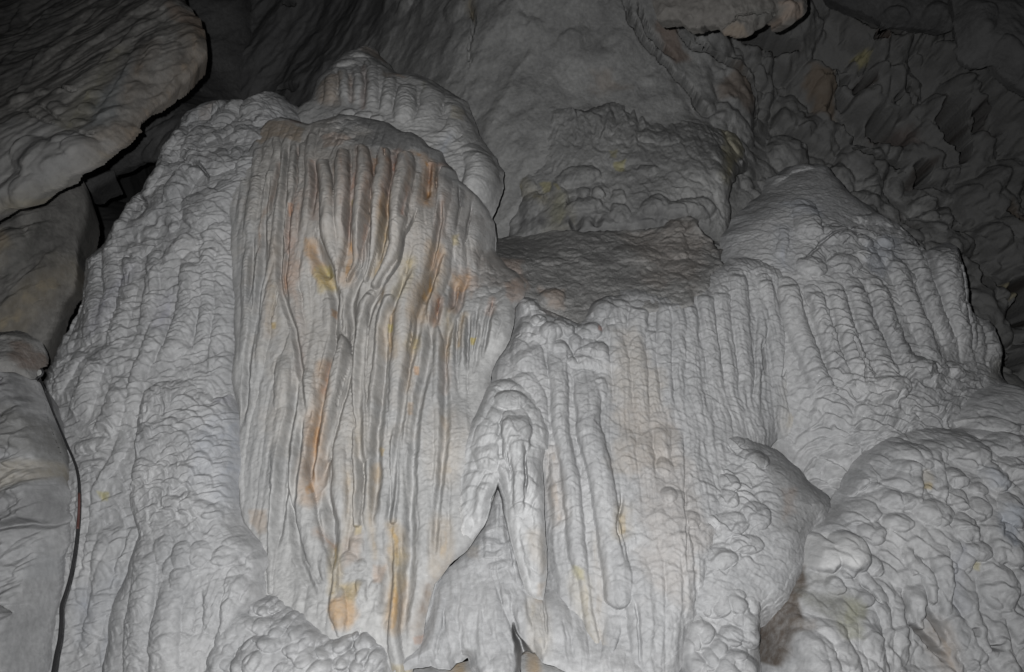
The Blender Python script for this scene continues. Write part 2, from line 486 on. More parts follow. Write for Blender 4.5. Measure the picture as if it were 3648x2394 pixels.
    for st in stains:
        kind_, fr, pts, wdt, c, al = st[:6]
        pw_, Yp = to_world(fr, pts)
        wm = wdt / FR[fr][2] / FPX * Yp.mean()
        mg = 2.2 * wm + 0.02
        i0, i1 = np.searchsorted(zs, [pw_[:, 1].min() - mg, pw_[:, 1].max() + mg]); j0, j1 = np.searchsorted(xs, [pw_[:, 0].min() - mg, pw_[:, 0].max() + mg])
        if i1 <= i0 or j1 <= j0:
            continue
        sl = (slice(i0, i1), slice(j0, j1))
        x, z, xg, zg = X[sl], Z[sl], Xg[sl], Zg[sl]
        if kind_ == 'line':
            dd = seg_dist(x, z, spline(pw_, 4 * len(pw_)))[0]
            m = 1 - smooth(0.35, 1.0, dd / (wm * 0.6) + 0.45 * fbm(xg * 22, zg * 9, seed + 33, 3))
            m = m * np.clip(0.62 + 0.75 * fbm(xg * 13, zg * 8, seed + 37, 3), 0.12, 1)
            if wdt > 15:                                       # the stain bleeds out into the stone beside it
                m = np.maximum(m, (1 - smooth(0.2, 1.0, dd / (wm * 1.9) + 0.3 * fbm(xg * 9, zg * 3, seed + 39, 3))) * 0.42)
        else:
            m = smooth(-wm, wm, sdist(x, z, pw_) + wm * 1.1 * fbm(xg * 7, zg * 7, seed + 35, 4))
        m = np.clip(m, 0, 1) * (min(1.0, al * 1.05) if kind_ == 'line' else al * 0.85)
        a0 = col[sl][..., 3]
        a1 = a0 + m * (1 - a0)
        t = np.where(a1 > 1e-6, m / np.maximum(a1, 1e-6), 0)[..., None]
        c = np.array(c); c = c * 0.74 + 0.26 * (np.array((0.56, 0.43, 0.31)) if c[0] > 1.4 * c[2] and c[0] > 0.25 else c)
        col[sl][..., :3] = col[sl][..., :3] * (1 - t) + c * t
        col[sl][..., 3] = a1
    # ---- mesh
    gy, gx = np.gradient(Yg, pitch)
    nrm = np.stack([gx, -np.ones(sh), gy], -1)
    nrm /= np.linalg.norm(nrm, axis=-1, keepdims=True)
    id_ = np.arange(sh[0] * sh[1]).reshape(sh)
    q4 = np.stack([id_[:-1, :-1], id_[:-1, 1:], id_[1:, 1:], id_[1:, :-1]], -1)
    ok = keep[:-1, :-1] & keep[:-1, 1:] & keep[1:, 1:] & keep[1:, :-1]
    fl_ = lab[:-1, :-1][ok]; q4 = q4[ok]
    # every part hangs together: stray flecks of a part go back to the body
    okg = np.zeros((sh[0] - 1, sh[1] - 1), bool); okg[:] = ok
    lg = np.where(okg, lab[:-1, :-1], 0)
    order = np.argsort(lg, axis=None, kind='stable'); sv = lg.ravel()[order]
    for l in np.unique(sv):
        if l == 0 or kind:
            continue
        idx = order[np.searchsorted(sv, l):np.searchsorted(sv, l, 'right')]
        r_, c_ = np.divmod(idx, lg.shape[1])
        sub = np.zeros((r_.max() - r_.min() + 3, c_.max() - c_.min() + 3), bool)
        sub[r_ - r_.min() + 1, c_ - c_.min() + 1] = True
        comp = np.where(sub, np.arange(1, sub.size + 1).reshape(sub.shape), 0)
        for it in range(900):
            n_ = comp.copy()
            n_[1:] = np.maximum(n_[1:], comp[:-1]); n_[:-1] = np.maximum(n_[:-1], n_[1:])
            n_[:, 1:] = np.maximum(n_[:, 1:], n_[:, :-1]); n_[:, :-1] = np.maximum(n_[:, :-1], n_[:, 1:])
            n_[~sub] = 0
            if (n_ == comp).all():
                break
            comp = n_
        v_, k_ = np.unique(comp[sub], return_counts=True)
        if len(v_) > 1:
            bad = comp[r_ - r_.min() + 1, c_ - c_.min() + 1] != v_[k_.argmax()]
            lg[r_[bad], c_[bad]] = 0
    fl_ = lg[ok]
    # the rim: pulled onto the outline, then turned back and under, so that the rock has thickness
    e = np.concatenate([q4[:, [0, 1]], q4[:, [1, 2]], q4[:, [2, 3]], q4[:, [3, 0]]])
    elab = np.tile(fl_, 4)
    key = np.minimum(e[:, 0], e[:, 1]).astype(np.int64) * (sh[0] * sh[1]) + np.maximum(e[:, 0], e[:, 1])
    un, ix, ct = np.unique(key, return_index=True, return_counts=True)
    be = e[ix[ct == 1]]; blab = elab[ix[ct == 1]]
    bv = np.unique(be)
    sz_, sx_ = np.gradient(draw, pitch)
    sl = np.hypot(sx_, sz_) + 1e-9
    sx_ = (sx_ / sl).ravel(); sz_ = (sz_ / sl).ravel()
    dz_, dx_ = np.gradient(d, pitch)
    gl = np.hypot(dx_, dz_) + 1e-9
    dx_ = (dx_ / gl).ravel(); dz_ = (dz_ / gl).ravel(); dr = np.clip(d.ravel(), -pitch, pitch)
    co = np.stack([Xg, Yg, Zg], -1).reshape(-1, 3).copy(); nrm = nrm.reshape(-1, 3); col = col.reshape(-1, 4)
    co[bv, 0] -= dr[bv] * dx_[bv]; co[bv, 2] -= dr[bv] * dz_[bv]
    n0 = len(co)
    rings = [bv]
    for back, inn in ((0.35, 0.15), (1.0, 0.7)):
        c2 = co[bv].copy()
        tc_ = poly.mean(0) - c2[:, [0, 2]]
        tl = np.linalg.norm(tc_, axis=1)[:, None] + 1e-9
        tc_ = tc_ / tl * np.minimum(inn * 0.75 * depth_skirt, 0.4 * tl)
        c2[:, 1] += back * depth_skirt; c2[:, 0] += tc_[:, 0]; c2[:, 2] += tc_[:, 1]
        n2 = np.stack([-sx_[bv], np.full(len(bv), 0.15), -sz_[bv]], -1)
        n2 /= np.linalg.norm(n2, axis=1)[:, None]
        rings.append(np.arange(len(co), len(co) + len(bv)))
        co = np.vstack([co, c2]); nrm = np.vstack([nrm, n2]); col = np.vstack([col, col[bv]])
    for a_, b_ in zip(rings[:-1], rings[1:]):
        i0 = np.searchsorted(bv, be[:, 0]); i1 = np.searchsorted(bv, be[:, 1])
        sk = np.stack([a_[i1], a_[i0], b_[i0], b_[i1]], -1)
        q4 = np.vstack([q4, sk]); fl_ = np.concatenate([fl_, blab])
    STATS.append((name, len(q4), len(names) - 1))
    mt = M[mat]
    if kind:
        return tag(mesh_object(name, co, nrm, col, q4, mt), label, cat, group, kind)
    labs = [l for l in np.unique(fl_) if (fl_ == l).sum() > 60 or l == 0]
    small = ~np.isin(fl_, labs)
    fl_[small] = 0
    if len(labs) == 1:
        return tag(mesh_object(name, co, nrm, col, q4, mt), label, cat, group)
    root = bpy.data.objects.new(name, None)
    COL.objects.link(root)
    root.empty_display_size = 0.2
    cx, cz = poly.mean(0)
    base_pt = np.array((cx, float(yw(cx, cz)), poly[:, 1].min()))
    root.location = base_pt
    co = co - base_pt
    tag(root, label, cat, group)
    for l in labs:
        mesh_object(names[l], co, nrm, col, q4[fl_ == l], mt, root)
    return root

#==================================================================== THE CAVE
# ---- the wall behind everything
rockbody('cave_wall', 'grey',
    [('S', [(-900, -500), (4700, -500), (4700, 1750), (3300, 1750), (2900, 1300), (1500, 1250), (900, 1150), (-500, 1150)])],
    [(-400, -400, 8.5), (300, 700, 11.5), (480, 820, 13.5), (560, 760, 12.0), (700, 300, 8.4), (1150, 60, 7.8), (1380, 110, 7.0), (1700, -400, 6.0), (1700, 150, 6.2), (1750, 500, 6.05),
     (2100, 300, 6.1), (2100, 750, 5.9), (2500, 600, 6.0), (2500, 100, 6.2), (2750, 350, 6.9), (3000, 250, 6.7), (3100, 480, 7.0), (3350, 600, 7.0),
     (3600, 200, 6.4), (3600, 800, 6.9), (3500, 1150, 6.7), (4000, 500, 6.5), (4000, 1500, 6.3), (4500, 200, 6.4), (4500, 1000, 6.4), (3600, -300, 6.4), (4300, -400, 6.3), (3300, -400, 6.2), (2400, -400, 5.8), (900, 1100, 8.6), (1900, 1200, 5.7), (2900, 1300, 6.4)],
    feats=[
        G('T3', [(800, -60), (870, 130), (1000, 330), (1130, 470), (1250, 620), (1330, 760), (1420, 850)], [70, 60, 70, 60, 80, 80, 60], 0.33),
        G('T3', [(920, -40), (980, 180), (1090, 340), (1190, 430)], [60, 60, 70, 50], 0.27),
        G('T3', [(1180, 190), (1300, 330), (1420, 430), (1530, 560), (1640, 660), (1700, 780), (1720, 900)], [60, 50, 50, 60, 70, 70, 50], 0.33),
        G('T3', [(1340, 230), (1360, 300), (1420, 400)], [40, 40, 40], 0.18),
        G('T4', [(-40, 270), (80, 330), (200, 390), (340, 440)], [150, 150, 120, 50], 1.10),
        G('T4', [(700, 40), (820, 130), (920, 200), (1010, 260), (1080, 320)], [90, 130, 120, 90, 60], 0.80),
        G('T4', [(660, 590), (670, 640)], [70, 80], 0.54), G('T4', [(760, 640), (790, 690)], [110, 90], 1.40),
        G('T4', [(900, 290), (930, 360)], [90, 70], 0.49), G('T4', [(1060, 660), (1100, 680)], [100, 100], 0.44),
        G('T4', [(990, 750), (1010, 770)], [50, 50], 0.36),
        G('T4', [(800, 870), (900, 930), (1010, 1010), (1120, 1040)], [120, 190, 200, 110], 0.80),
        G('T4', [(880, 900), (950, 930)], [80, 80], 0.54),
        G('T4', [(700, 830), (640, 760), (590, 660), (570, 580)], [40, 50, 40, 30], 0.22),
        G('T4', [(1330, 760), (1350, 900), (1390, 1030), (1450, 1200)], [120, 150, 130, 70], 1.80),
        G('T4', [(1530, 840), (1580, 930), (1640, 1010)], [80, 70, 40], 0.90),
        G('T4', [(690, 1110), (800, 1160), (950, 1190), (1110, 1215)], [40, 60, 40, 30], 0.44),
        G('T4', [(1160, 1270), (1220, 1210)], [150, 130], 1.20), G('T4', [(1150, 1300), (1250, 1330), (1330, 1370)], [60, 60, 40], 0.44),
        G('T4', [(560, 880), (600, 890)], [90, 70], 0.27),
        G('M4', [(860, 90), (940, 170), (1010, 260)], [90, 110, 90], 1.30), G('M4', [(1400, 420), (1420, 560), (1440, 640)], [80, 90, 60], 0.71),
        G('M4', [(1690, 520), (1700, 680), (1640, 820)], [170, 210, 120], 1.80), G('M4', [(1640, 980), (1620, 1100)], [80, 60], 0.63),
        G('M4', [(1290, 200), (1240, 300)], [120, 100], 0.63), G('M4', [(1560, 130), (1640, 280)], [60, 60], 0.44),
        G('T2', [(1520, 0), (1530, 120), (1520, 300), (1500, 520)], [30, 34, 30, 20], 0.05),
        G('T2', [(230, 30), (300, 60)], [40, 30], 0.3), G('T2', [(180, 600), (330, 640)], [40, 60], 0.4),
        K('T2', 940, 40, 60, 50, 0.8), K('T2', 1060, 40, 60, 60, 0.7), K('T2', 1410, 90, 90, 90, 0.35), K('T2', 1000, -30, 120, 60, 0.8),
        F('T4', [(590, 600), (610, 560), (700, 570), (860, 580), (1000, 600), (1040, 700), (1070, 800), (1180, 900), (1260, 1040), (1230, 1150)], [60, 60, 50, 60, 80, 90, 80, 60, 70, 70], 0.9),
        F('T4', [(620, 640), (700, 770), (800, 830), (920, 840)], [60, 80, 90, 60], 0.8),
        F('T4', [(920, 850), (1030, 850), (1120, 910), (1160, 960)], [50, 60, 60, 40], 0.7),
        K('T4', 780, 470, 70, 60, 0.8), K('T4', 670, 990, 60, 80, 0.8), K('T4', 400, 990, 60, 60, 0.6), K('T4', 760, 790, 90, 60, 0.6),
        K('T4', 1350, 1290, 80, 60, 0.7), K('T4', 1640, 1340, 110, 120, 0.6), K('T4', 1050, 1310, 60, 90, 0.7), K('T4', 860, 1370, 100, 80, 0.6),
        K('T4', 1270, 800, 60, 80, 0.6), K('T4', 1180, 800, 50, 60, 0.6), K('T4', 1470, 660, 110, 90, 0.5), K('T4', 1600, 250, 60, 60, 0.4),
        K('T4', 1850, 950, 110, 160, 0.5), K('T4', 1800, 1230, 130, 150, 0.4), K('T4', 1240, 330, 80, 110, 0.5), K('T4', 1390, 400, 110, 90, 0.5),
        K('T4', 520, 760, 130, 110, 0.4, 20), K('T4', 630, 60, 70, 40, 0.7, -50), K('T4', 540, 240, 60, 40, 0.7, -60),
        K('M4', 1580, 660, 90, 110, 0.5), K('M4', 1690, 780, 80, 60, 0.8), K('M4', 1540, 1060, 100, 60, 0.7), K('M4', 1690, 870, 60, 60, 0.8), K('M4', 1700, 1040, 60, 60, 0.8),
        K('M4', 1450, 320, 90, 100, 0.5), K('M4', 1080, 110, 70, 110, 0.7), K('M4', 1180, 160, 50, 90, 0.8), K('M4', 1620, 250, 110, 110, 0.4), K('M4', 1300, 60, 100, 70, 0.5),
    ],
    R=0.3, pitch=0.0138, rough=0.05, rfreq=1.7, warp=0.03, seed=11,
    reliefs=[dict(k='cobbles', c=0.30, a=0.36, rs=0.92, asp=1.2, ang=25, wav=0.05, poly=('S', [(2700, -100), (4100, -100), (4100, 1700), (3000, 1700), (2900, 700), (2500, 400)]), soft=0.3, seed=3),
             dict(k='cobbles', c=0.12, a=0.14, rs=0.85, ang=25, wav=0.03, poly=('S', [(2600, -100), (4100, -100), (4100, 1700), (3000, 1700), (2600, 700)]), soft=0.3, seed=4, patchy=1),
             dict(k='flow', c=(0.5, 2.2), a=0.09, ang=-38, poly=('S', [(-400, -400), (1350, -400), (1350, 200), (1000, 1100), (-400, 1100)]), soft=0.3, seed=8),
             dict(k='cobbles', c=0.30, a=0.05, ang=30, wav=0.07, poly=('S', [(1350, -100), (2300, -100), (2500, 420), (1900, 380), (1500, 600)]), soft=0.25, seed=12, patchy=1),
             dict(k='ridge', c=(0.6, 1.0), a=0.03, ang=-25, seed=21),
             dict(k='ridge', c=(0.16, 0.2), a=0.005, ang=30, seed=27)],
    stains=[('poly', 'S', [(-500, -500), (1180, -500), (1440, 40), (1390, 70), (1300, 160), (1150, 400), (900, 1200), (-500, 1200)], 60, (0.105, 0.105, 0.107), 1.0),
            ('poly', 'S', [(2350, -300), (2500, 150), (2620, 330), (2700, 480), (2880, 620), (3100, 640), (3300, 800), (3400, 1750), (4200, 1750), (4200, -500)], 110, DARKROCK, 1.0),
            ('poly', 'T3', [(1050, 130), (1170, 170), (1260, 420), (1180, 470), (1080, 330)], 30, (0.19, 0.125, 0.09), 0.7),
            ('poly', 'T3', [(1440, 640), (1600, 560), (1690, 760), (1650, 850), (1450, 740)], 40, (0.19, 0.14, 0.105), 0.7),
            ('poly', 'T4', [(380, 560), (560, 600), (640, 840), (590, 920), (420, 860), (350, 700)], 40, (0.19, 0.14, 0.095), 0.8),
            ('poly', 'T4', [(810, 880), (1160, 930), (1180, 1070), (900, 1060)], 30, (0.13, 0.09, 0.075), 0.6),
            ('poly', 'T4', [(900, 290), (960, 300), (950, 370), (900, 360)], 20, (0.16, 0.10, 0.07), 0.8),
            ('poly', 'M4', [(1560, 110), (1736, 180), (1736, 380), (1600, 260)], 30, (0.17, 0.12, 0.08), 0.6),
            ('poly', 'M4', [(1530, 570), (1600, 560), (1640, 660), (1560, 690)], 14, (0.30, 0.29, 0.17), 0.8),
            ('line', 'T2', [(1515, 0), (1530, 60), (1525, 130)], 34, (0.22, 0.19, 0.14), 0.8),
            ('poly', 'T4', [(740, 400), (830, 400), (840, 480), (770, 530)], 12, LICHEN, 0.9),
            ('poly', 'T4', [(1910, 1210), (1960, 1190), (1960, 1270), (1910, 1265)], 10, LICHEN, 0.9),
            ('poly', 'T4', [(1320, 760), (1380, 780), (1440, 1000), (1470, 1190), (1400, 1180), (1320, 980)], 26, (0.045, 0.034, 0.028), 0.9), ('poly', 'T4', [(730, 630), (800, 620), (840, 690), (760, 710)], 16, (0.045, 0.034, 0.028), 0.9), ('poly', 'T4', [(1110, 1250), (1180, 1190), (1250, 1180), (1240, 1290), (1130, 1310)], 24, (0.045, 0.034, 0.028), 0.85), ('poly', 'T4', [(-20, 260), (160, 350), (340, 440), (200, 450), (0, 390)], 34, (0.045, 0.034, 0.028), 0.75), ('poly', 'T4', [(800, 880), (900, 900), (1000, 960), (960, 1000), (860, 960)], 24, (0.045, 0.034, 0.028), 0.8), ('poly', 'M4', [(1640, 540), (1760, 480), (1760, 800), (1660, 800)], 30, (0.045, 0.034, 0.028), 0.9), ('poly', 'M4', [(860, 100), (960, 130), (1020, 220), (960, 230)], 24, (0.045, 0.034, 0.028), 0.85), ('line', 'T4', [(1540, 850), (1590, 940), (1640, 1000)], 50, (0.045, 0.034, 0.028), 0.8), ('line', 'T4', [(780, 110), (920, 200), (1040, 290)], 70, (0.045, 0.034, 0.028), 0.55), ('poly', 'T3', [(600, 520), (730, 500), (850, 640), (650, 680)], 40, (0.33, 0.28, 0.24), 0.5)],  # near-black entries: shade of the hollows painted as colour, over brown mud tints
    kind='structure')

# ---- overhang of dark rock over the void on the left
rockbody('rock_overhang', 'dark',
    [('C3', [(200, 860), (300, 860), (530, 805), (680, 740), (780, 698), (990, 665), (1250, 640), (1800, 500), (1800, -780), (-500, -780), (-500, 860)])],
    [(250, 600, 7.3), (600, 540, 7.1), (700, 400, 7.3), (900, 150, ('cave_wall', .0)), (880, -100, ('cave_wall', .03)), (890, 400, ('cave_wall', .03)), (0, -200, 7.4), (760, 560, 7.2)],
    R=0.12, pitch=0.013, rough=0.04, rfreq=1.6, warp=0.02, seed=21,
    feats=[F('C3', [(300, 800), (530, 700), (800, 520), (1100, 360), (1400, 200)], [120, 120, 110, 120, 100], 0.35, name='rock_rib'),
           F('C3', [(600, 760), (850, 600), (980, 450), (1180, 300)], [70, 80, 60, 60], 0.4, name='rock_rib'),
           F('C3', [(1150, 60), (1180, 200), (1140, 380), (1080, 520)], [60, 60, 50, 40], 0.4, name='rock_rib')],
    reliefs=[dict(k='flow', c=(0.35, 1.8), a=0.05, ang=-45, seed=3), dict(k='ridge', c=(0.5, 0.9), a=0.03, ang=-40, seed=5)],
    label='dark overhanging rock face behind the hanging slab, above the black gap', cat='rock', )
rockbody('rock_ledge', 'dark',
    [('C3', [(180, 900), (270, 862), (525, 812), (420, 890), (270, 992), (150, 1010)])],
    [(270, 640, 6.9), (400, 620, 7.0), (300, 670, 6.9), (330, 650, 6.9)],
    R=0.04, pitch=0.012, rough=0.02, seed=23, label='small dark wedge of rock in the gap right of the smooth left pillar', cat='rock')

# ---- ceiling pieces
rockbody('ceiling_slab', 'ceil',
    [('T3', [(1000, -220), (1045, 20), (1060, 125), (1100, 145), (1200, 130), (1235, 170), (1270, 200), (1350, 212), (1385, 178), (1480, 182), (1530, 232), (1620, 268), (1720, 245), (1760, 190), (1800, 205), (1900, 118), (1940, 128)]),
     ('T4', [(290, 152), (355, 155), (420, 100), (445, 40), (450, -60), (480, -220)])],
    [(2350, 60, 4.7), (2600, 60, 4.62), (2850, 40, 4.7), (2600, -100, 4.62), (2350, -100, 4.68), (2850, -100, 4.68), (2600, 140, 4.7)],
    R=0.05, depth_skirt=0.10, pitch=0.006, rough=0.016, rfreq=4, seed=31, edge=0.022, warp=0.018,
    feats=[K('T4', 330, 60, 90, 70, 0.35, name='boss'), G('T3', [(1390, 175), (1480, 165), (1600, 160), (1620, 115), (1720, 100), (1850, 60), (1940, 20)], [16, 14, 14, 14, 14, 14, 12], 0.05),
           F('T3', [(1060, 120), (1200, 100), (1330, 170), (1420, 150), (1600, 200), (1700, 200), (1800, 150)], [60, 60, 60, 60, 80, 80, 60], 0.35, name='lip')],
    reliefs=[dict(k='ridge', c=(0.15, 0.2), a=0.010, seed=3)],
    stains=[('poly', 'T4', [(250, 0), (430, 0), (420, 90), (300, 110)], 30, (0.36, 0.28, 0.24), 0.7), ('poly', 'T3', [(1480, 190), (1650, 190), (1700, 240), (1560, 220)], 16, (0.34, 0.26, 0.19), 0.5),
            ('poly', 'T3', [(1700, 60), (1940, 40), (1900, 110), (1720, 150)], 30, (0.17, 0.17, 0.16), 0.7)],
    label='beige ceiling slab with a ragged lower edge hanging at the top of the picture', cat='rock')
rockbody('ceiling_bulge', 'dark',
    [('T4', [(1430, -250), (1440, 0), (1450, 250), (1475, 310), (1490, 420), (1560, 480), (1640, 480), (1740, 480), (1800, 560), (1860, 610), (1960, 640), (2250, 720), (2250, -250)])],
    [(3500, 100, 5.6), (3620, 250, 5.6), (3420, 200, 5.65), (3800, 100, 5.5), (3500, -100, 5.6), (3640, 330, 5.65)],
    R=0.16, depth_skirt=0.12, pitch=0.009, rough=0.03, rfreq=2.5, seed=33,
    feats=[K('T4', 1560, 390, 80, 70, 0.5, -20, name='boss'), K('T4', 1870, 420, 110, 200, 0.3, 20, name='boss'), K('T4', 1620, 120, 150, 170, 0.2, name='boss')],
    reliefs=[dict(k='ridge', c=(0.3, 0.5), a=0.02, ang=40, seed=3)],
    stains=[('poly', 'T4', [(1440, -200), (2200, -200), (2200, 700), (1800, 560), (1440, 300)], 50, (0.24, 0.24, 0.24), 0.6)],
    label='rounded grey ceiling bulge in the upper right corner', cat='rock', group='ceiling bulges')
rockbody('ceiling_bulge', 'dark',
    [('T4', [(440, -250), (560, -20), (720, 50), (830, 95), (900, 105), (960, 170), (1010, 205), (1100, 195), (1240, 210), (1330, 205), (1440, 245), (1470, 200), (1500, -250)])],
    [(3050, 40, 6.1), (3250, 60, 6.0), (3380, 90, 5.95), (3100, -100, 6.05), (2950, 0, 6.15)],
    R=0.12, depth_skirt=0.12, pitch=0.010, rough=0.03, rfreq=2.5, seed=35,
    feats=[K('T4', 1070, 120, 120, 70, 0.35, -25, name='boss'), K('T4', 1340, 110, 100, 110, 0.3, name='boss'), K('T4', 800, 50, 90, 60, 0.4, -30, name='boss')],
    reliefs=[dict(k='ridge', c=(0.25, 0.4), a=0.02, ang=40, seed=3), dict(k='cobbles', c=0.2, a=0.03, seed=2, patchy=1)],
    label='low ceiling ledge with a dark lower edge between the beige slab and the corner bulge', cat='rock', group='ceiling bulges')

# ---- the wall-hugging flowstone in the middle of the background
rockbody('wall_flowstone', 'grey',
    [('T3', [(60, 900), (90, 770), (200, 735), (400, 745), (560, 760), (700, 720), (800, 685), (960, 690), (1000, 800), (1100, 820), (1250, 850), (1400, 850), (1550, 890), (1660, 970), (1690, 1060), (1690, 1170), (1620, 1200), (1560, 1320), (1560, 1700), (0, 1700)])],
    [(1900, 420, ('cave_wall', .02)), (2200, 370, ('cave_wall', .02)), (2450, 430, ('cave_wall', .02)), (2640, 520, ('cave_wall', -.05)), (1850, 600, ('cave_wall', .03)), (2200, 500, 5.85), (2550, 500, 5.85), (2600, 620, 5.7), (1850, 800, ('cave_wall', .02)), (2000, 750, 5.65), (2200, 700, 5.65), (2400, 800, 5.5), (2000, 860, 5.55)],
    R=0.06, pitch=0.008, rough=0.025, rfreq=3, seed=41, warp=0.02,
    feats=[F('T3', [(870, 720), (900, 800), (900, 900), (890, 1080)], [60, 60, 50, 30], 0.5), F('T3', [(800, 740), (830, 850), (800, 950)], [60, 60, 40], 0.4),
           F('T3', [(720, 780), (700, 900), (690, 1000)], [50, 50, 40], 0.4), F('T3', [(640, 800), (650, 900), (640, 980)], [40, 40, 30], 0.4),
           F('T3', [(560, 820), (580, 900), (590, 990)], [40, 40, 30], 0.4), F('T3', [(470, 760), (490, 880), (510, 1020)], [50, 50, 40], 0.4),
           F('T3', [(380, 880), (370, 1000)], [50, 40], 0.3), F('T3', [(940, 740), (960, 850), (920, 920)], [50, 50, 30], 0.4),
           K('T3', 980, 950, 80, 80, 0.3), K('T3', 1600, 1010, 90, 130, 0.4), K('T3', 1650, 1150, 40, 36, 0.7), K('T3', 1500, 1190, 60, 100, 0.3), K('T3', 1480, 1060, 60, 100, 0.3),
           K('T3', 510, 1220, 170, 110, 0.4), K('T3', 540, 1350, 50, 60, 0.5, add=0.02), K('T3', 640, 1360, 50, 70, 0.5, add=0.02), K('T3', 560, 1430, 130, 70, 0.35, add=0.02),
           G('M3', [(440, 200), (440, 110)], [110, 100], 0.10), G('M3', [(560, 200), (550, 120)], [90, 84], 0.06), G('M3', [(410, 40), (420, 0)], [60, 60], 0.12),
           K('T3', 790, 1370, 60, 70, 0.35), K('M3', 700, 110, 60, 80, 0.4), K('T3', 1300, 1400, 220, 110, 0.5, 8), K('T3', 1040, 1440, 130, 90, 0.4, 30),
           K('T3', 180, 1430, 90, 130, 0.4), K('T3', 150, 1300, 60, 120, 0.3), K('T3', 370, 1330, 60, 120, 0.35, 20), K('T3', 1120, 960, 130, 90, 0.2), K('T3', 1000, 1170, 80, 60, 0.3)],
    reliefs=[dict(k='flow', c=(0.07, 0.5), a=0.018, poly=('T3', [(100, 740), (1200, 700), (1600, 900), (1500, 1100), (800, 1050), (100, 1000)]), soft=0.15, seed=3),
             dict(k='tongues', c=(0.14, 0.06), a=0.022, ang=-30, poly=('T3', [(900, 1250), (1560, 1250), (1560, 1600), (900, 1650)]), soft=0.12, seed=5),
             dict(k='cobbles', c=0.16, a=0.035, seed=9, patchy=1, wav=0.05), dict(k='ridge', c=(0.1, 0.14), a=0.008, seed=15)],
    stains=[('poly', 'T3', [(770, 1130), (840, 1120), (850, 1190), (780, 1190)], 14, (0.38, 0.38, 0.12), 0.65), ('poly', 'T3', [(240, 1270), (300, 1260), (300, 1330), (250, 1330)], 12, (0.38, 0.37, 0.13), 0.65),
            ('poly', 'T3', [(330, 1270), (370, 1270), (390, 1330), (350, 1330)], 10, (0.40, 0.39, 0.14), 0.65), ('line', 'T3', [(350, 1400), (380, 1480), (370, 1560)], 90, (0.33, 0.33, 0.20), 0.7),
            ('line', 'T3', [(60, 1250), (140, 1330), (240, 1390)], 50, (0.34, 0.33, 0.20), 0.6), ('poly', 'T3', [(730, 1040), (780, 1040), (770, 1090), (730, 1085)], 12, LICHEN, 0.6),
            ('line', 'M3', [(-150, 250), (150, 205), (500, 195), (800, 190), (1010, 160)], 220, GREYDUST, 0.95), ('poly', 'T3', [(140, 750), (220, 750), (200, 800), (150, 800)], 20, OLIVE, 0.6), ('poly', 'T3', [(1500, 900), (1660, 950), (1680, 1050), (1560, 1190), (1520, 1050)], 24, (0.33, 0.33, 0.20), 0.6),
            ('line', 'T3', [(1550, 1120), (1540, 1240)], 50, (0.34, 0.33, 0.18), 0.7), ('poly', 'T3', [(340, 1350), (420, 1340), (400, 1560), (330, 1560)], 20, OLIVE, 0.5),
            ('poly', 'T3', [(200, 740), (900, 690), (1650, 900), (1650, 1000), (800, 800), (200, 850)], 50, (0.26, 0.26, 0.26), 0.5)],
    label='grey knobbly flowstone clinging to the back wall above the brown shelf', cat='flowstone')

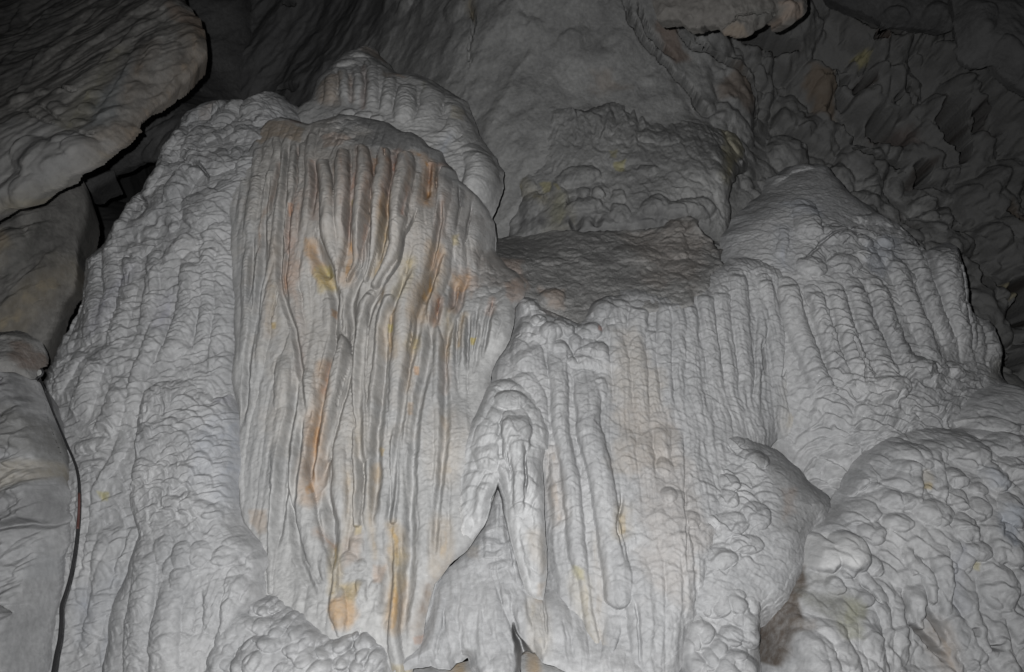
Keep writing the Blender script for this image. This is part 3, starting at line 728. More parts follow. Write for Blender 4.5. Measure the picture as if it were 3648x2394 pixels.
# ---- the hanging slab, upper left
rockbody('hanging_slab', 'slab',
    [('T1', [(-500, 1650), (-500, -500), (1150, -500), (1250, -40), (1330, 60), (1390, 120), (1420, 200), (1420, 330), (1375, 400), (1370, 460), (1330, 520), (1250, 550), (1200, 620), (1100, 720), (1000, 830), (900, 920),
             (820, 1000), (750, 1090), (690, 1150), (590, 1190), (480, 1250), (360, 1310), (240, 1370), (100, 1430), (0, 1465), (-150, 1530)])],
    [(100, 700, 4.1), (300, 560, 4.15), (100, 300, 4.5), (400, 250, 4.5), (650, 130, 4.7), (100, 50, 5.0), (500, -150, 5.2), (-200, 200, 4.6), (-200, 700, 4.1), (350, 600, 4.2), (600, 280, 4.55)],
    R=0.10, depth_skirt=0.16, pitch=0.0078, rough=0.014, rfreq=2.5, seed=51, edge=0.03,
    feats=[F('T1', [(420, -20), (330, 110), (220, 240), (80, 420), (-60, 600)], [50, 50, 44, 60, 60], 0.55, name='rib'),
           F('T1', [(740, 0), (600, 140), (430, 260), (300, 420), (200, 560), (60, 720)], [50, 44, 50, 50, 40, 60], 0.55, name='rib'),
           F('T1', [(960, 60), (900, 130), (740, 260), (600, 330), (460, 450), (400, 560)], [60, 60, 60, 60, 60, 40], 0.5, name='rib'),
           F('T1', [(1030, 120), (900, 280), (760, 420), (640, 560)], [90, 80, 80, 40], 0.45, name='rib'),
           F('T1', [(1090, 200), (1000, 300), (960, 400), (880, 560), (760, 720), (660, 880)], [70, 70, 70, 90, 110, 120], 0.4, name='rib'),
           F('T1', [(1180, 120), (1100, 300), (1060, 420), (960, 560), (880, 760)], [90, 90, 80, 90, 60], 0.35, name='rib'),
           F('T1', [(1380, 150), (1390, 300), (1300, 480), (1180, 560), (1000, 780), (850, 950), (700, 1100)], [80, 90, 90, 90, 80, 80, 70], 0.4, name='rib'),
           F('T1', [(600, 180), (420, 350), (260, 480), (120, 650)], [60, 60, 50, 40], 0.5, name='rib'),
           F('T1', [(250, 0), (120, 160), (-30, 330)], [60, 60, 60], 0.5, name='rib'),
           K('T1', 140, 680, 80, 70, 0.4, 30, name='boss'), K('T1', 300, 640, 60, 40, 0.5, -20, name='boss'), K('T1', 590, 740, 60, 50, 0.5, name='boss'), K('T1', 660, 650, 60, 40, 0.4, name='boss'),
           K('T1', 380, 760, 90, 60, 0.4, -40, name='boss'), K('T1', 530, 830, 60, 40, 0.5, name='boss'), K('T1', 440, 640, 80, 50, 0.35, name='boss'),
           K('T1', 200, 1060, 150, 160, 0.22, name='boss'), K('T1', 560, 1020, 120, 130, 0.25, name='boss'), K('T1', 420, 950, 60, 90, 0.3, name='boss'), K('T1', 740, 760, 120, 60, 0.25, 50, name='boss'),
           G('T1', [(610, 905), (640, 915)], [40, 36], 0.05), G('T1', [(240, 700), (330, 790), (450, 860), (600, 930), (720, 960)], [24, 26, 24, 24, 20], 0.025),
           G('T1', [(400, 600), (480, 650), (560, 640)], [20, 20, 16], 0.02), G('T1', [(60, 760), (180, 780), (300, 850), (480, 890)], [20, 22, 22, 16], 0.018)],
    reliefs=[dict(k='flow', c=(0.07, 1.1), a=0.012, ang=-38, seed=3, poly=('T1', [(-400, -400), (1500, -400), (1500, 400), (700, 1100), (600, 800), (350, 560), (-400, 700)]), soft=0.12),
             dict(k='flow', c=(0.25, 1.4), a=0.035, ang=-38, seed=6), dict(k='cobbles', c=0.18, a=0.03, seed=16, patchy=1, wav=0.08), dict(k='steps', c=0.07, a=0.010, ang=0, seed=4, poly=('T1', [(-300, 640), (560, 640), (660, 900), (300, 1000), (-300, 980)]), soft=0.08, patchy=1)],
    stains=[('line', 'T1', [(1350, 120), (1380, 300), (1250, 520), (1000, 800), (820, 960), (640, 1130)], 120, (0.26, 0.205, 0.155), 0.6),
            ('line', 'T1', [(590, 1170), (400, 1270), (200, 1350), (-50, 1450)], 60, (0.30, 0.27, 0.14), 0.75), ('line', 'T1', [(640, 1120), (700, 1090)], 50, (0.34, 0.29, 0.10), 0.6), ('line', 'T1', [(520, 1190), (580, 1160)], 50, (0.33, 0.22, 0.12), 0.6),
            ('poly', 'T1', [(600, 870), (700, 640), (860, 500), (950, 430), (860, 680), (760, 860)], 40, (0.24, 0.27, 0.29), 0.4),
            ('poly', 'T1', [(1180, 40), (1350, 60), (1400, 200), (1180, 140)], 40, (0.24, 0.18, 0.14), 0.7), ('line', 'T1', [(1060, 330), (980, 480), (880, 680)], 60, (0.235, 0.19, 0.15), 0.6),
            ('line', 'T1', [(830, 380), (700, 560), (560, 740), (430, 900)], 70, (0.25, 0.235, 0.17), 0.6),
            ('poly', 'T1', [(60, 840), (300, 860), (560, 930), (720, 960), (560, 1180), (100, 1380), (-100, 1380)], 60, (0.34, 0.34, 0.34), 0.75),
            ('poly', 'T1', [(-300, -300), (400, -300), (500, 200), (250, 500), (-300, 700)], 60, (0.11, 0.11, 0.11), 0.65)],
    label='smooth streaked slab of rock hanging down from the upper left corner', cat='rock')

# ---- pillar under it
rockbody('rock_pillar', 'slab',
    [('S', [(-400, 600), (60, 690), (200, 660), (296, 634), (302, 669), (296, 715), (284, 792), (272, 838), (276, 900), (270, 985), (250, 1045), (222, 1085), (175, 1172), (158, 1215), (130, 1300), (110, 1500), (-400, 1700)])],
    [(250, 700, 5.2), (100, 800, 5.05), (240, 1000, 5.05), (50, 1000, 4.95), (130, 1200, 4.95), (-250, 900, 4.95), (-250, 1300, 4.9), (0, 1400, 4.85)],
    R=0.22, pitch=0.0075, rough=0.015, rfreq=3, seed=61, edge=0.012,
    feats=[F('M1', [(460, 200), (300, 420), (120, 620), (0, 780)], [120, 120, 120, 120], 0.35, name='rib'), F('M1', [(400, 420), (280, 600), (150, 740), (0, 860)], [80, 80, 80, 70], 0.35, name='rib'),
           F('M1', [(380, 560), (280, 740), (230, 840)], [80, 90, 60], 0.35, name='rib'), F('M1', [(240, 60), (220, 200), (160, 330), (60, 470), (-40, 500)], [50, 50, 50, 60, 60], 0.5, name='rib'),
           K('M1', 60, 330, 110, 170, 0.4, name='boss'), F('M1', [(20, 120), (120, 90), (200, 40), (290, 0)], [50, 60, 60, 40], 0.7, add=0.06, name='lip'),
           F('M1', [(460, 60), (440, 300), (420, 480), (370, 640)], [80, 90, 90, 80], 0.3, name='rib')],
    reliefs=[dict(k='flow', c=(0.05, 0.7), a=0.012, ang=-40, seed=3), dict(k='ridge', c=(0.2, 0.6), a=0.02, ang=-40, seed=6)],
    stains=[('line', 'M1', [(400, 380), (230, 560), (60, 740), (-40, 800)], 70, (0.30, 0.27, 0.19), 0.7), ('poly', 'M1', [(-100, 200), (60, 230), (110, 340), (0, 470), (-100, 470)], 40, (0.27, 0.25, 0.17), 0.7),
            ('line', 'M1', [(-40, 330), (40, 310)], 60, (0.24, 0.17, 0.13), 0.6), ('line', 'M1', [(0, 490), (100, 440), (170, 300), (220, 160)], 44, (0.14, 0.14, 0.13), 0.6)],
    label='dark smooth rock pillar with slanting streaks under the hanging slab at the left edge', cat='rock')

# ---- upper dome
RP = dict(rip=0.45, lam=0.024)
rockbody('flowstone_dome', 'curtain',
    [('T2', [(150, 1000), (270, 780), (380, 700), (430, 560), (520, 440), (620, 350), (740, 315), (830, 300), (920, 400), (1000, 490), (1150, 500), (1290, 560), (1400, 650), (1490, 690), (1540, 790), (1590, 950),
             (1620, 1000), (1700, 1080), (1740, 1200), (1745, 1300), (1710, 1420), (1665, 1570)]), ('C5', [(1700, 1050), (1712, 1240), (1700, 1400), (1500, 1500), (300, 1300)])],
    [(1290, 180, 5.9), (1180, 300, 5.6), (1350, 300, 5.55), (1500, 400, 5.4), (1600, 400, 5.5), (1650, 550, 5.25), (1760, 620, 5.2), (1740, 800, 5.1), (1100, 420, 5.6), (1300, 460, 5.35), (1400, 700, 5.15), (1200, 800, 5.3), (1600, 900, 5.1)],
    R=0.22, pitch=0.0072, rough=0.012, rfreq=4, seed=71, edge=0.012,
    feats=[F('T2', [(620, 500), (640, 600), (640, 760)], [70, 80, 70], 0.7, **RP), F('T2', [(730, 480), (740, 600), (720, 760)], [70, 80, 80], 0.7, **RP), F('T2', [(840, 470), (840, 600), (820, 780)], [90, 100, 100], 0.7, **RP),
           F('T2', [(800, 430), (790, 500), (780, 560)], [50, 60, 40], 0.6), F('T2', [(890, 450), (900, 560), (900, 700)], [60, 60, 50], 0.7),
           F('T2', [(950, 560), (950, 660), (920, 800)], [90, 100, 90], 0.65, **RP), F('T2', [(1080, 620), (1060, 740), (1050, 880)], [130, 150, 130], 0.55, rip=0.6, lam=0.035),
           F('T2', [(1260, 620), (1240, 740), (1160, 900)], [150, 170, 110], 0.45, name='lobe'), F('T2', [(1400, 720), (1430, 850), (1300, 1000)], [150, 160, 120], 0.4, rip=0.4, lam=0.03),
           F('T2', [(1500, 800), (1500, 950), (1380, 1050)], [100, 100, 80], 0.4), F('T2', [(1560, 1060), (1600, 1180), (1560, 1320), (1500, 1420)], [220, 240, 220, 160], 0.45, rip=0.6, lam=0.024, name='lobe'),
           F('T2', [(1690, 1180), (1710, 1300), (1660, 1440)], [60, 60, 40], 0.5), F('T2', [(540, 540), (540, 650), (500, 760)], [90, 100, 90], 0.45),
           K('T2', 640, 440, 90, 50, 0.4, 20), K('T2', 760, 380, 90, 40, 0.4), K('T2', 770, 800, 80, 40, 0.5), K('T2', 660, 790, 60, 40, 0.5), K('T2', 860, 820, 60, 40, 0.5),
           F('C5', [(1450, 850), (1560, 960), (1640, 1080), (1660, 1240)], [130, 140, 130, 110], 0.5, rip=0.5, lam=0.02), F('C5', [(1430, 900), (1450, 1000), (1440, 1200)], [80, 90, 90], 0.6, **RP)],
    reliefs=[dict(k='tongues', c=(0.09, 0.03), a=0.010, seed=3, fan=('T2', (1000, 200)), rmean=0.6, wav=0.015), dict(k='tongues', c=(0.16, 0.09), a=0.018, seed=5, patchy=1)],
    stains=[('poly', 'T2', [(480, 560), (600, 520), (600, 720), (420, 740)], 40, (0.33, 0.27, 0.22), 0.75), ('poly', 'T2', [(780, 290), (900, 300), (900, 400), (780, 360)], 30, (0.30, 0.23, 0.19), 0.7),
            ('poly', 'T2', [(380, 760), (600, 700), (800, 740), (560, 800)], 30, GREYDUST, 0.5), ('poly', 'T2', [(800, 340), (920, 400), (1000, 500), (1200, 530), (1300, 580), (1400, 660), (1250, 570), (1000, 520), (880, 440), (760, 370)], 20, GREYDUST, 0.85),
            ('line', 'T2', [(680, 520), (690, 700)], 20, (0.30, 0.18, 0.13), 0.6), ('line', 'T2', [(780, 480), (790, 600), (770, 740)], 22, (0.25, 0.15, 0.12), 0.7), ('line', 'T2', [(930, 540), (950, 500), (1040, 540)], 22, (0.42, 0.28, 0.2), 0.6),
            ('line', 'T2', [(1190, 560), (1200, 640)], 20, OLIVE, 0.7), ('poly', 'T2', [(1390, 760), (1470, 760), (1450, 840), (1390, 830)], 20, (0.42, 0.39, 0.27), 0.5),
            ('line', 'T2', [(1380, 950), (1300, 1070)], 40, COOL, 0.4), ('line', 'C5', [(1560, 920), (1510, 1040), (1480, 1200)], 20, (0.3, 0.2, 0.16), 0.6)],
    label='uppermost flowstone dome with a short fluted brown crown, against the dark wall', cat='flowstone', group='flowstone domes')

# ---- left flank
LF = dict(rip=0.55, lam=0.034)
rockbody('flowstone_cascade', 'white',
    [('P', [(60, 1300), (60, 960), (112, 850), (150, 800), (172, 750), (184, 680), (190, 605), (238, 572), (268, 522), (292, 478), (330, 448), (358, 398), (390, 338), (420, 280), (468, 246), (528, 230), (570, 236), (622, 222),
            (655, 213), (690, 240), (720, 330), (610, 500), (600, 1200), (600, 1700), (60, 1700)])],
    [(400, 900, 5.15), (480, 700, 5.3), (620, 520, 5.45), (800, 370, 5.6), (980, 345, 5.6), (900, 600, 5.1), (700, 900, 4.85), (500, 1050, 4.85), (330, 1100, 4.95), (400, 1300, 4.65), (250, 1350, 4.75), (700, 1200, 4.7),
     (850, 900, 4.85), (850, 1300, 4.6), (300, 1700, 4.45), (450, 2100, 4.25), (300, 2390, 4.15), (600, 1700, 4.35), (800, 1700, 4.45), (850, 2000, 4.4)],
    R=0.24, ref='flank', pitch=0.0052, rough=0.012, rfreq=4, seed=81, edge=0.014,
    feats=[F('M1', [(590, 370), (575, 600), (575, 850), (530, 980)], [130, 130, 130, 90], 0.3, **LF), F('M1', [(710, 330), (690, 600), (630, 850), (560, 1010)], [110, 110, 110, 90], 0.3, **LF),
           F('M1', [(830, 380), (790, 650), (720, 900), (620, 1110)], [120, 120, 120, 110], 0.3, **LF), F('M1', [(960, 350), (945, 600), (890, 850), (830, 1000)], [100, 100, 90, 70], 0.4, rip=0.2, lam=0.03),
           F('M1', [(1030, 570), (990, 700), (970, 850), (910, 1000), (850, 1120), (800, 1330), (770, 1560)], [110, 110, 120, 110, 100, 100, 90], 0.5, rip=0.25, lam=0.03, name='smooth_flute'),
           F('M1', [(1200, 420), (1180, 650), (1080, 950), (960, 1150)], [150, 160, 150, 130], 0.4, **LF), F('M1', [(1290, 330), (1290, 650), (1240, 950), (1200, 1080)], [100, 100, 90, 70], 0.45, **LF),
           F('M1', [(1400, 150), (1400, 500), (1380, 850), (1350, 1150), (1340, 1300)], [150, 140, 130, 120, 90], 0.35, rip=0.05, name='smooth_flute'), F('M1', [(1470, 100), (1480, 400), (1460, 700), (1440, 1000)], [60, 70, 60, 60], 0.6, rip=0.4, lam=0.02),
           F('M1', [(1080, 580), (1180, 590), (1290, 620)], [50, 60, 40], 0.6, name='lip'), F('M1', [(820, 20), (780, 160), (760, 280)], [90, 110, 90], 0.4, name='lobe'),
           F('T1', [(1620, 700), (1560, 820), (1440, 930)], [200, 200, 150], 0.3, name='lobe'), F('T1', [(1840, 640), (1760, 740)], [120, 100], 0.4, name='lobe'), F('T1', [(1260, 920), (1190, 1040), (1130, 1140)], [130, 140, 120], 0.35, name='lobe'),
           F('T1', [(1370, 1180), (1260, 1330), (1220, 1440)], [150, 170, 120], 0.45, name='lobe', add=0.03), F('T1', [(1150, 1150), (1080, 1280), (1010, 1380)], [130, 140, 110], 0.35, name='lobe'), F('T1', [(940, 1370), (900, 1480)], [90, 110], 0.4, name='lobe'),
           F('T1', [(1330, 1100), (1450, 1180)], [130, 100], 0.3, name='lobe'), F('T1', [(1450, 1000), (1560, 930), (1660, 850)], [90, 90, 90], 0.3, name='lobe'),
           G('T1', [(1110, 1340), (1260, 1250), (1370, 1160), (1430, 1200), (1470, 1300)], [30, 36, 30, 30, 24], 0.05), G('T1', [(1300, 1060), (1400, 1080), (1500, 1060)], [24, 24, 20], 0.035),
           G('T1', [(940, 1370), (1010, 1400), (1050, 1470)], [30, 34, 30], 0.05),
           F('M1', [(390, 720), (340, 880), (370, 1010)], [130, 160, 120], 0.5, name='lobe'), F('M1', [(440, 640), (400, 740)], [100, 90], 0.4, name='lobe'),
           F('M1', [(620, 1020), (560, 1150), (520, 1280), (470, 1420)], [140, 150, 160, 150], 0.35, rip=0.8, lam=0.05), F('M1', [(740, 1180), (690, 1350), (620, 1500)], [150, 170, 160], 0.35, rip=0.8, lam=0.055),
           F('M1', [(500, 1000), (400, 1130), (330, 1250)], [90, 110, 90], 0.3, rip=0.5, lam=0.03),
           F('B1', [(790, 20), (740, 200), (650, 380), (600, 520), (580, 700)], [90, 80, 70, 60, 40], 0.6, name='smooth_flute'),
           F('B1', [(600, 600), (590, 760), (570, 900), (570, 1000)], [70, 80, 60, 30], 0.6, name='smooth_flute'), F('B1', [(680, 620), (660, 760), (640, 900), (640, 1050)], [90, 100, 90, 80], 0.6, name='smooth_flute'),
           F('B1', [(760, 540), (740, 720), (690, 900), (650, 1080), (600, 1250), (550, 1400), (500, 1600)], [110, 110, 120, 120, 110, 100, 110], 0.5, name='smooth_flute'),
           F('B1', [(540, 300), (520, 500), (510, 700), (500, 900), (470, 1150), (430, 1400)], [90, 90, 80, 80, 80, 90], 0.45, name='smooth_flute'), F('B1', [(560, 900), (520, 1050), (500, 1200)], [60, 70, 60], 0.5),
           F('B1', [(860, 700), (800, 850), (740, 1000), (690, 1200), (640, 1350)], [50, 50, 60, 60, 60], 0.55, rip=0.5, lam=0.03),
           F('B1', [(470, 180), (640, 150), (720, 210)], [70, 90, 60], 0.4, name='lip'), F('B1', [(500, 290), (600, 280), (690, 280)], [50, 60, 40], 0.4, name='lip')],
    reliefs=[dict(k='tongues', c=(0.14, 0.032), a=0.021, ang=-20, seed=3, wav=0.02), dict(k='tongues', c=(0.15, 0.065), a=0.018, ang=-22, seed=5, patchy=1),
             dict(k='cobbles', c=0.24, a=0.10, seed=9, rs=0.95, poly=('P', [(200, 620), (330, 420), (420, 240), (700, 190), (640, 330), (560, 440), (480, 560), (360, 640)]), soft=0.15, wav=0.08), dict(k='tongues', c=(0.3, 0.2), a=0.03, ang=-25, seed=44, wav=0.06, patchy=1)],
    stains=[('line', 'M1', [(780, 520), (690, 640), (620, 800)], 70, (0.42, 0.42, 0.50), 0.5), ('line', 'M1', [(1050, 640), (1000, 800)], 50, (0.42, 0.42, 0.50), 0.5), ('poly', 'B1', [(640, 450), (680, 450), (680, 500), (650, 500)], 10, (0.42, 0.40, 0.08), 0.8),
            ('line', 'M1', [(740, 90), (770, 40)], 40, (0.42, 0.36, 0.29), 0.6), ('line', 'T1', [(1430, 820), (1500, 760)], 40, (0.33, 0.25, 0.21), 0.5), ('line', 'B1', [(540, 1100), (560, 1200), (530, 1350)], 60, (0.36, 0.39, 0.45), 0.6),
            ('line', 'B1', [(740, 1000), (700, 1250), (670, 1450)], 90, (0.36, 0.38, 0.42), 0.5), ('poly', 'T1', [(1560, 650), (1950, 640), (1900, 760), (1700, 950), (1480, 1180), (1460, 1060)], 60, (0.33, 0.33, 0.33), 0.5)],
    label='grey scaly flowstone flank sloping down to the left beside the black gap', cat='flowstone')

# ---- the stained curtain in the middle
CR = dict(rip=0.55, lam=0.020)
CQ = dict(rip=0.4, lam=0.022)
feats = [
    # short crown and left part
    F('D3', [(860, 330), (860, 480), (830, 620)], [90, 90, 70], 0.7, **CQ), F('D3', [(1000, 320), (930, 450), (920, 700), (890, 900), (850, 1250), (840, 1562)], [90, 90, 80, 70, 60, 60], 0.75, rip=0.15, lam=0.02),
    F('D3', [(1030, 420), (1020, 650), (990, 900), (970, 1000)], [90, 100, 100, 70], 0.7, **CR), F('D3', [(1130, 400), (1120, 600), (1100, 800), (1080, 950)], [80, 80, 80, 60], 0.7, **CR),
    F('D3', [(1240, 300), (1220, 450), (1210, 700), (1190, 1000), (1150, 1300), (1120, 1562)], [110, 120, 110, 110, 110, 110], 0.7, **CQ), F('D3', [(1340, 240), (1350, 330)], [70, 80], 0.5),
    F('D3', [(760, 420), (740, 560), (740, 700)], [90, 100, 80], 0.55, **CQ), F('D3', [(660, 440), (640, 600), (620, 800)], [90, 100, 100], 0.5, **CQ),
    F('D3', [(640, 760), (610, 1000), (580, 1300), (570, 1562)], [130, 150, 140, 130], 0.6, **CR), F('D3', [(780, 700), (760, 900), (740, 1150), (720, 1350), (690, 1562)], [90, 100, 100, 90, 80], 0.7, **CQ),
    F('D3', [(400, 760), (370, 950), (330, 1200), (310, 1400)], [100, 110, 110, 90], 0.45, **CQ), F('D3', [(500, 800), (480, 1000), (460, 1250), (450, 1450)], [90, 90, 90, 80], 0.5, **CQ),
    F('D3', [(760, 1000), (770, 1250), (740, 1562)], [70, 80, 90], 0.65, **CR), F('D3', [(1000, 1150), (960, 1350), (930, 1562)], [80, 90, 80], 0.6, **CQ), F('D3', [(1060, 1050), (1040, 1300), (1020, 1562)], [70, 90, 90], 0.65, rip=0.25, lam=0.02),
    F('D1', [(430, 0), (420, 200), (390, 500), (390, 800), (370, 1000), (360, 1200), (330, 1350)], [100, 90, 90, 90, 80, 60, 50], 0.65, **CR),
    F('D1', [(540, 20), (530, 150), (490, 400), (460, 700), (440, 1000), (430, 1300), (430, 1600)], [90, 90, 90, 60, 60, 60, 60], 0.7, rip=0.3, lam=0.02),
    F('D1', [(620, 0), (600, 250), (540, 450), (510, 600), (480, 850)], [50, 60, 50, 50, 40], 0.8, rip=0.05), F('D1', [(650, 250), (600, 450), (560, 650), (530, 850), (500, 1100), (480, 1400)], [70, 90, 90, 90, 80, 80], 0.55, rip=0.1, name='smooth_flute'),
    F('D1', [(650, 550), (620, 750), (590, 900)], [60, 50, 30], 0.6, **CR), F('D1', [(690, 50), (690, 250), (690, 480), (720, 620), (750, 720), (770, 950), (800, 1200), (805, 1300)], [80, 70, 60, 60, 50, 50, 40, 30], 0.8, rip=0.1),
    F('D1', [(780, 0), (770, 250), (770, 480), (800, 700), (825, 900), (830, 1150)], [100, 100, 110, 110, 80, 40], 0.6, **CQ), F('D1', [(890, 20), (870, 200), (850, 400), (880, 600), (885, 850), (880, 1000)], [120, 110, 90, 80, 80, 70], 0.55, rip=0.1),
    F('D1', [(960, 600), (960, 800), (980, 1000), (1010, 1150)], [80, 90, 90, 60], 0.4), F('D1', [(1050, 580), (1060, 720), (1050, 900)], [110, 120, 100], 0.4, name='lobe'),
    F('D1', [(880, 1050), (880, 1250), (890, 1450), (890, 1562)], [100, 130, 140, 140], 0.6, **CR), F('D1', [(1060, 1050), (1050, 1300), (1040, 1562)], [60, 70, 70], 0.5),
    # the fan of five draperies
    F('C5', [(340, 640), (370, 850), (380, 1000), (390, 1180), (420, 1350), (445, 1500), (448, 1600)], [109, 122, 134, 146, 90, 40, 26], 0.95, add=0.05, rip=0.4, lam=0.022, name='fold'),
    F('C5', [(500, 560), (500, 750), (490, 950), (470, 1150), (455, 1350), (447, 1500), (446, 1600)], [109, 134, 122, 109, 80, 34, 26], 0.95, add=0.05, rip=0.25, lam=0.024, name='fold'),
    F('C5', [(660, 520), (675, 700), (660, 900), (630, 1100), (590, 1300), (565, 1450), (530, 1562)], [97, 134, 134, 122, 80, 44, 30], 0.95, add=0.05, rip=0.4, lam=0.022, name='fold'),
    F('C5', [(830, 540), (820, 700), (790, 900), (760, 1100), (720, 1300), (690, 1450), (670, 1562)], [97, 122, 134, 109, 70, 50, 36], 0.95, add=0.05, rip=0.25, lam=0.022, name='fold'),
    F('C5', [(1000, 580), (990, 700), (960, 900), (930, 1100), (890, 1300), (820, 1450), (750, 1590)], [122, 158, 158, 134, 90, 70, 60], 0.95, add=0.06, rip=0.35, lam=0.022, name='fold'),
    F('C5', [(1090, 700), (1080, 900), (1040, 1050)], [70, 80, 40], 0.6), F('C5', [(590, 520), (590, 700), (570, 900)], [50, 50, 40], 0.7, **CQ), F('C5', [(770, 640), (750, 760)], [50, 40], 0.6), F('C5', [(890, 560), (880, 700)], [50, 40], 0.6),
    F('C5', [(420, 600), (400, 700)], [60, 50], 0.6, **CQ),
    F('M2', [(546, 590), (540, 720), (536, 850), (560, 940), (550, 1060), (520, 1200), (490, 1350), (465, 1480), (450, 1600)], [36, 34, 40, 100, 130, 110, 100, 80, 70], 0.7, rip=0.05, add=0.03, name='fold'),
    F('M2', [(730, 600), (690, 690), (680, 850), (660, 1000), (660, 1200), (680, 1400), (690, 1600)], [60, 70, 70, 80, 80, 80, 90], 0.8, rip=0.05, add=0.02, name='fold'),
    F('M2', [(850, 600), (820, 750), (790, 950), (770, 1150), (740, 1350), (720, 1600)], [70, 90, 80, 80, 80, 70], 0.7, rip=0.1, name='fold'), F('M2', [(940, 560), (900, 640), (850, 680)], [60, 70, 50], 0.6),
    F('M2', [(900, 700), (870, 850), (850, 1000)], [70, 60, 40], 0.5, **CQ),
    G('C5', [(330, 1150), (560, 1330), (600, 1540)], [200, 460, 300], 0.06),
    # right of the long crack
    F('M2', [(1080, 130), (1070, 300), (1030, 450), (970, 640), (940, 850), (910, 1050), (890, 1300), (880, 1562), (872, 1700)], [160, 170, 160, 140, 120, 110, 100, 90, 80], 0.75, rip=0.35, lam=0.022, add=0.02, name='drapery'),
    F('C5', [(1210, 620), (1200, 760), (1160, 900)], [80, 90, 60], 0.6, **CQ), F('C5', [(1330, 660), (1310, 800), (1290, 1000), (1230, 1250)], [100, 130, 110, 80], 0.7, **CR), F('C5', [(1390, 760), (1370, 1000), (1360, 1200), (1330, 1400)], [60, 80, 80, 70], 0.7, **CR),
    F('M2', [(1215, 150), (1190, 350), (1160, 550), (1110, 700), (1130, 820), (1150, 950), (1150, 1200), (1150, 1562), (1155, 1800)], [80, 80, 80, 60, 60, 70, 70, 60, 50], 0.75, rip=0.1, add=0.01, name='drapery'),
    F('M2', [(1205, 560), (1180, 720), (1150, 830)], [60, 60, 40], 0.75, rip=0.05), F('M2', [(1300, 150), (1290, 330), (1270, 500)], [70, 80, 60], 0.65, **CR), F('M2', [(1250, 580), (1240, 800), (1230, 1000), (1220, 1120)], [60, 60, 70, 60], 0.65, **CQ),
    F('M2', [(1310, 690), (1305, 850), (1300, 1000), (1290, 1130)], [70, 70, 70, 70], 0.65, **CQ), F('M2', [(1380, 700), (1385, 850), (1380, 1000), (1370, 1120)], [80, 80, 90, 90], 0.55, rip=0.1), F('M2', [(1420, 660), (1430, 800), (1440, 950)], [50, 60, 60], 0.6),
    F('M2', [(1510, 670), (1490, 800), (1470, 950), (1460, 1050)], [90, 90, 70, 50], 0.65, rip=0.1), F('M2', [(1590, 720), (1560, 850), (1510, 980), (1480, 1100)], [80, 90, 70, 50], 0.65, rip=0.05),
    F('M2', [(1440, 60), (1430, 180), (1370, 330), (1330, 480)], [130, 150, 120, 90], 0.5, **CR), F('M2', [(1060, 760), (1070, 900), (1060, 1060), (1040, 1180)], [60, 80, 90, 80], 0.55, **CQ), F('M2', [(1010, 820), (1000, 1000), (990, 1150)], [60, 60, 50], 0.5, **CR),
    F('M2', [(1330, 1180), (1280, 1350), (1260, 1562), (1250, 1800)], [210, 220, 230, 200], 0.25, **CR), F('M2', [(1050, 1230), (1050, 1400), (1040, 1700)], [100, 120, 120], 0.35, **CR),
    F('M2', [(790, 1220), (800, 1400), (790, 1600)], [70, 80, 70], 0.5, **CQ), F('M2', [(590, 1150), (580, 1350), (590, 1562)], [90, 100, 90], 0.4, **CQ),
    G('M2', [(1030, 70), (990, 150), (930, 250), (905, 330), (885, 410), (830, 510), (770, 600), (730, 650), (722, 700)], [18, 18, 20, 22, 22, 20, 20, 18, 12], 0.09),
    G('M2', [(648, 690), (632, 780), (606, 880), (618, 960), (600, 1060), (560, 1160), (535, 1250), (515, 1400), (490, 1540)], [12, 16, 16, 18, 18, 18, 16, 14, 12], 0.08),
    G('M2', [(700, 200), (670, 330), (640, 460), (600, 560)], [26, 26, 24, 16], 0.07), G('M2', [(1010, 720), (1000, 800), (975, 920), (962, 1050)], [12, 14, 14, 12], 0.05), G('C5', [(935, 520), (920, 640), (900, 800), (880, 960)], [22, 22, 18, 14], 0.05),
    G('C5', [(620, 490), (618, 640), (600, 850)], [20, 18, 14], 0.05), G('C5', [(770, 690), (745, 800), (720, 950)], [22, 20, 16], 0.05), G('C5', [(1280, 640), (1240, 760), (1240, 860)], [18, 20, 16], 0.04), G('C5', [(1190, 690), (1175, 850)], [22, 18], 0.04),
    G('C5', [(560, 640), (560, 740)], [20, 22], 0.04), G('C5', [(800, 540), (790, 620)], [20, 16], 0.05), G('C5', [(840, 540), (850, 640)], [20, 12], 0.05),
    G('C5', [(1420, 800), (1420, 1000), (1390, 1200)], [16, 20, 20], 0.05), G('C5', [(1520, 930), (1500, 1050), (1480, 1200), (1450, 1350)], [16, 18, 16, 12], 0.05), G('M2', [(1160, 640), (1140, 720), (1130, 780)], [14, 22, 14], 0.05),
    G('M2', [(1480, 650), (1455, 720)], [18, 18], 0.05), G('M2', [(1290, 840), (1280, 980), (1270, 1110)], [10, 12, 10], 0.03), G('M2', [(1225, 840), (1210, 1000), (1200, 1120)], [10, 12, 10], 0.03), G('M2', [(850, 640), (860, 720), (850, 800)], [20, 24, 14], 0.04),
    G('D1', [(520, 40), (500, 160), (490, 240)], [14, 14, 8], 0.03), G('D1', [(470, 280), (430, 420)], [16, 12], 0.03), G('D1', [(740, 20), (720, 250), (700, 420)], [16, 16, 12], 0.04), G('D1', [(655, 520), (630, 640), (600, 760)], [16, 18, 12], 0.04), G('D1', [(950, 20), (950, 180)], [18, 16], 0.04),
    G('C5', [(260, 560), (270, 800), (250, 1100)], [70, 80, 60], 0.05), G('C5', [(80, 900), (60, 1150), (20, 1400)], [60, 80, 60], 0.05), G('C5', [(560, 880), (530, 1150), (520, 1400)], [60, 80, 80], 0.07), G('C5', [(735, 800), (690, 1050), (620, 1300), (580, 1500)], [50, 90, 90, 50], 0.08),
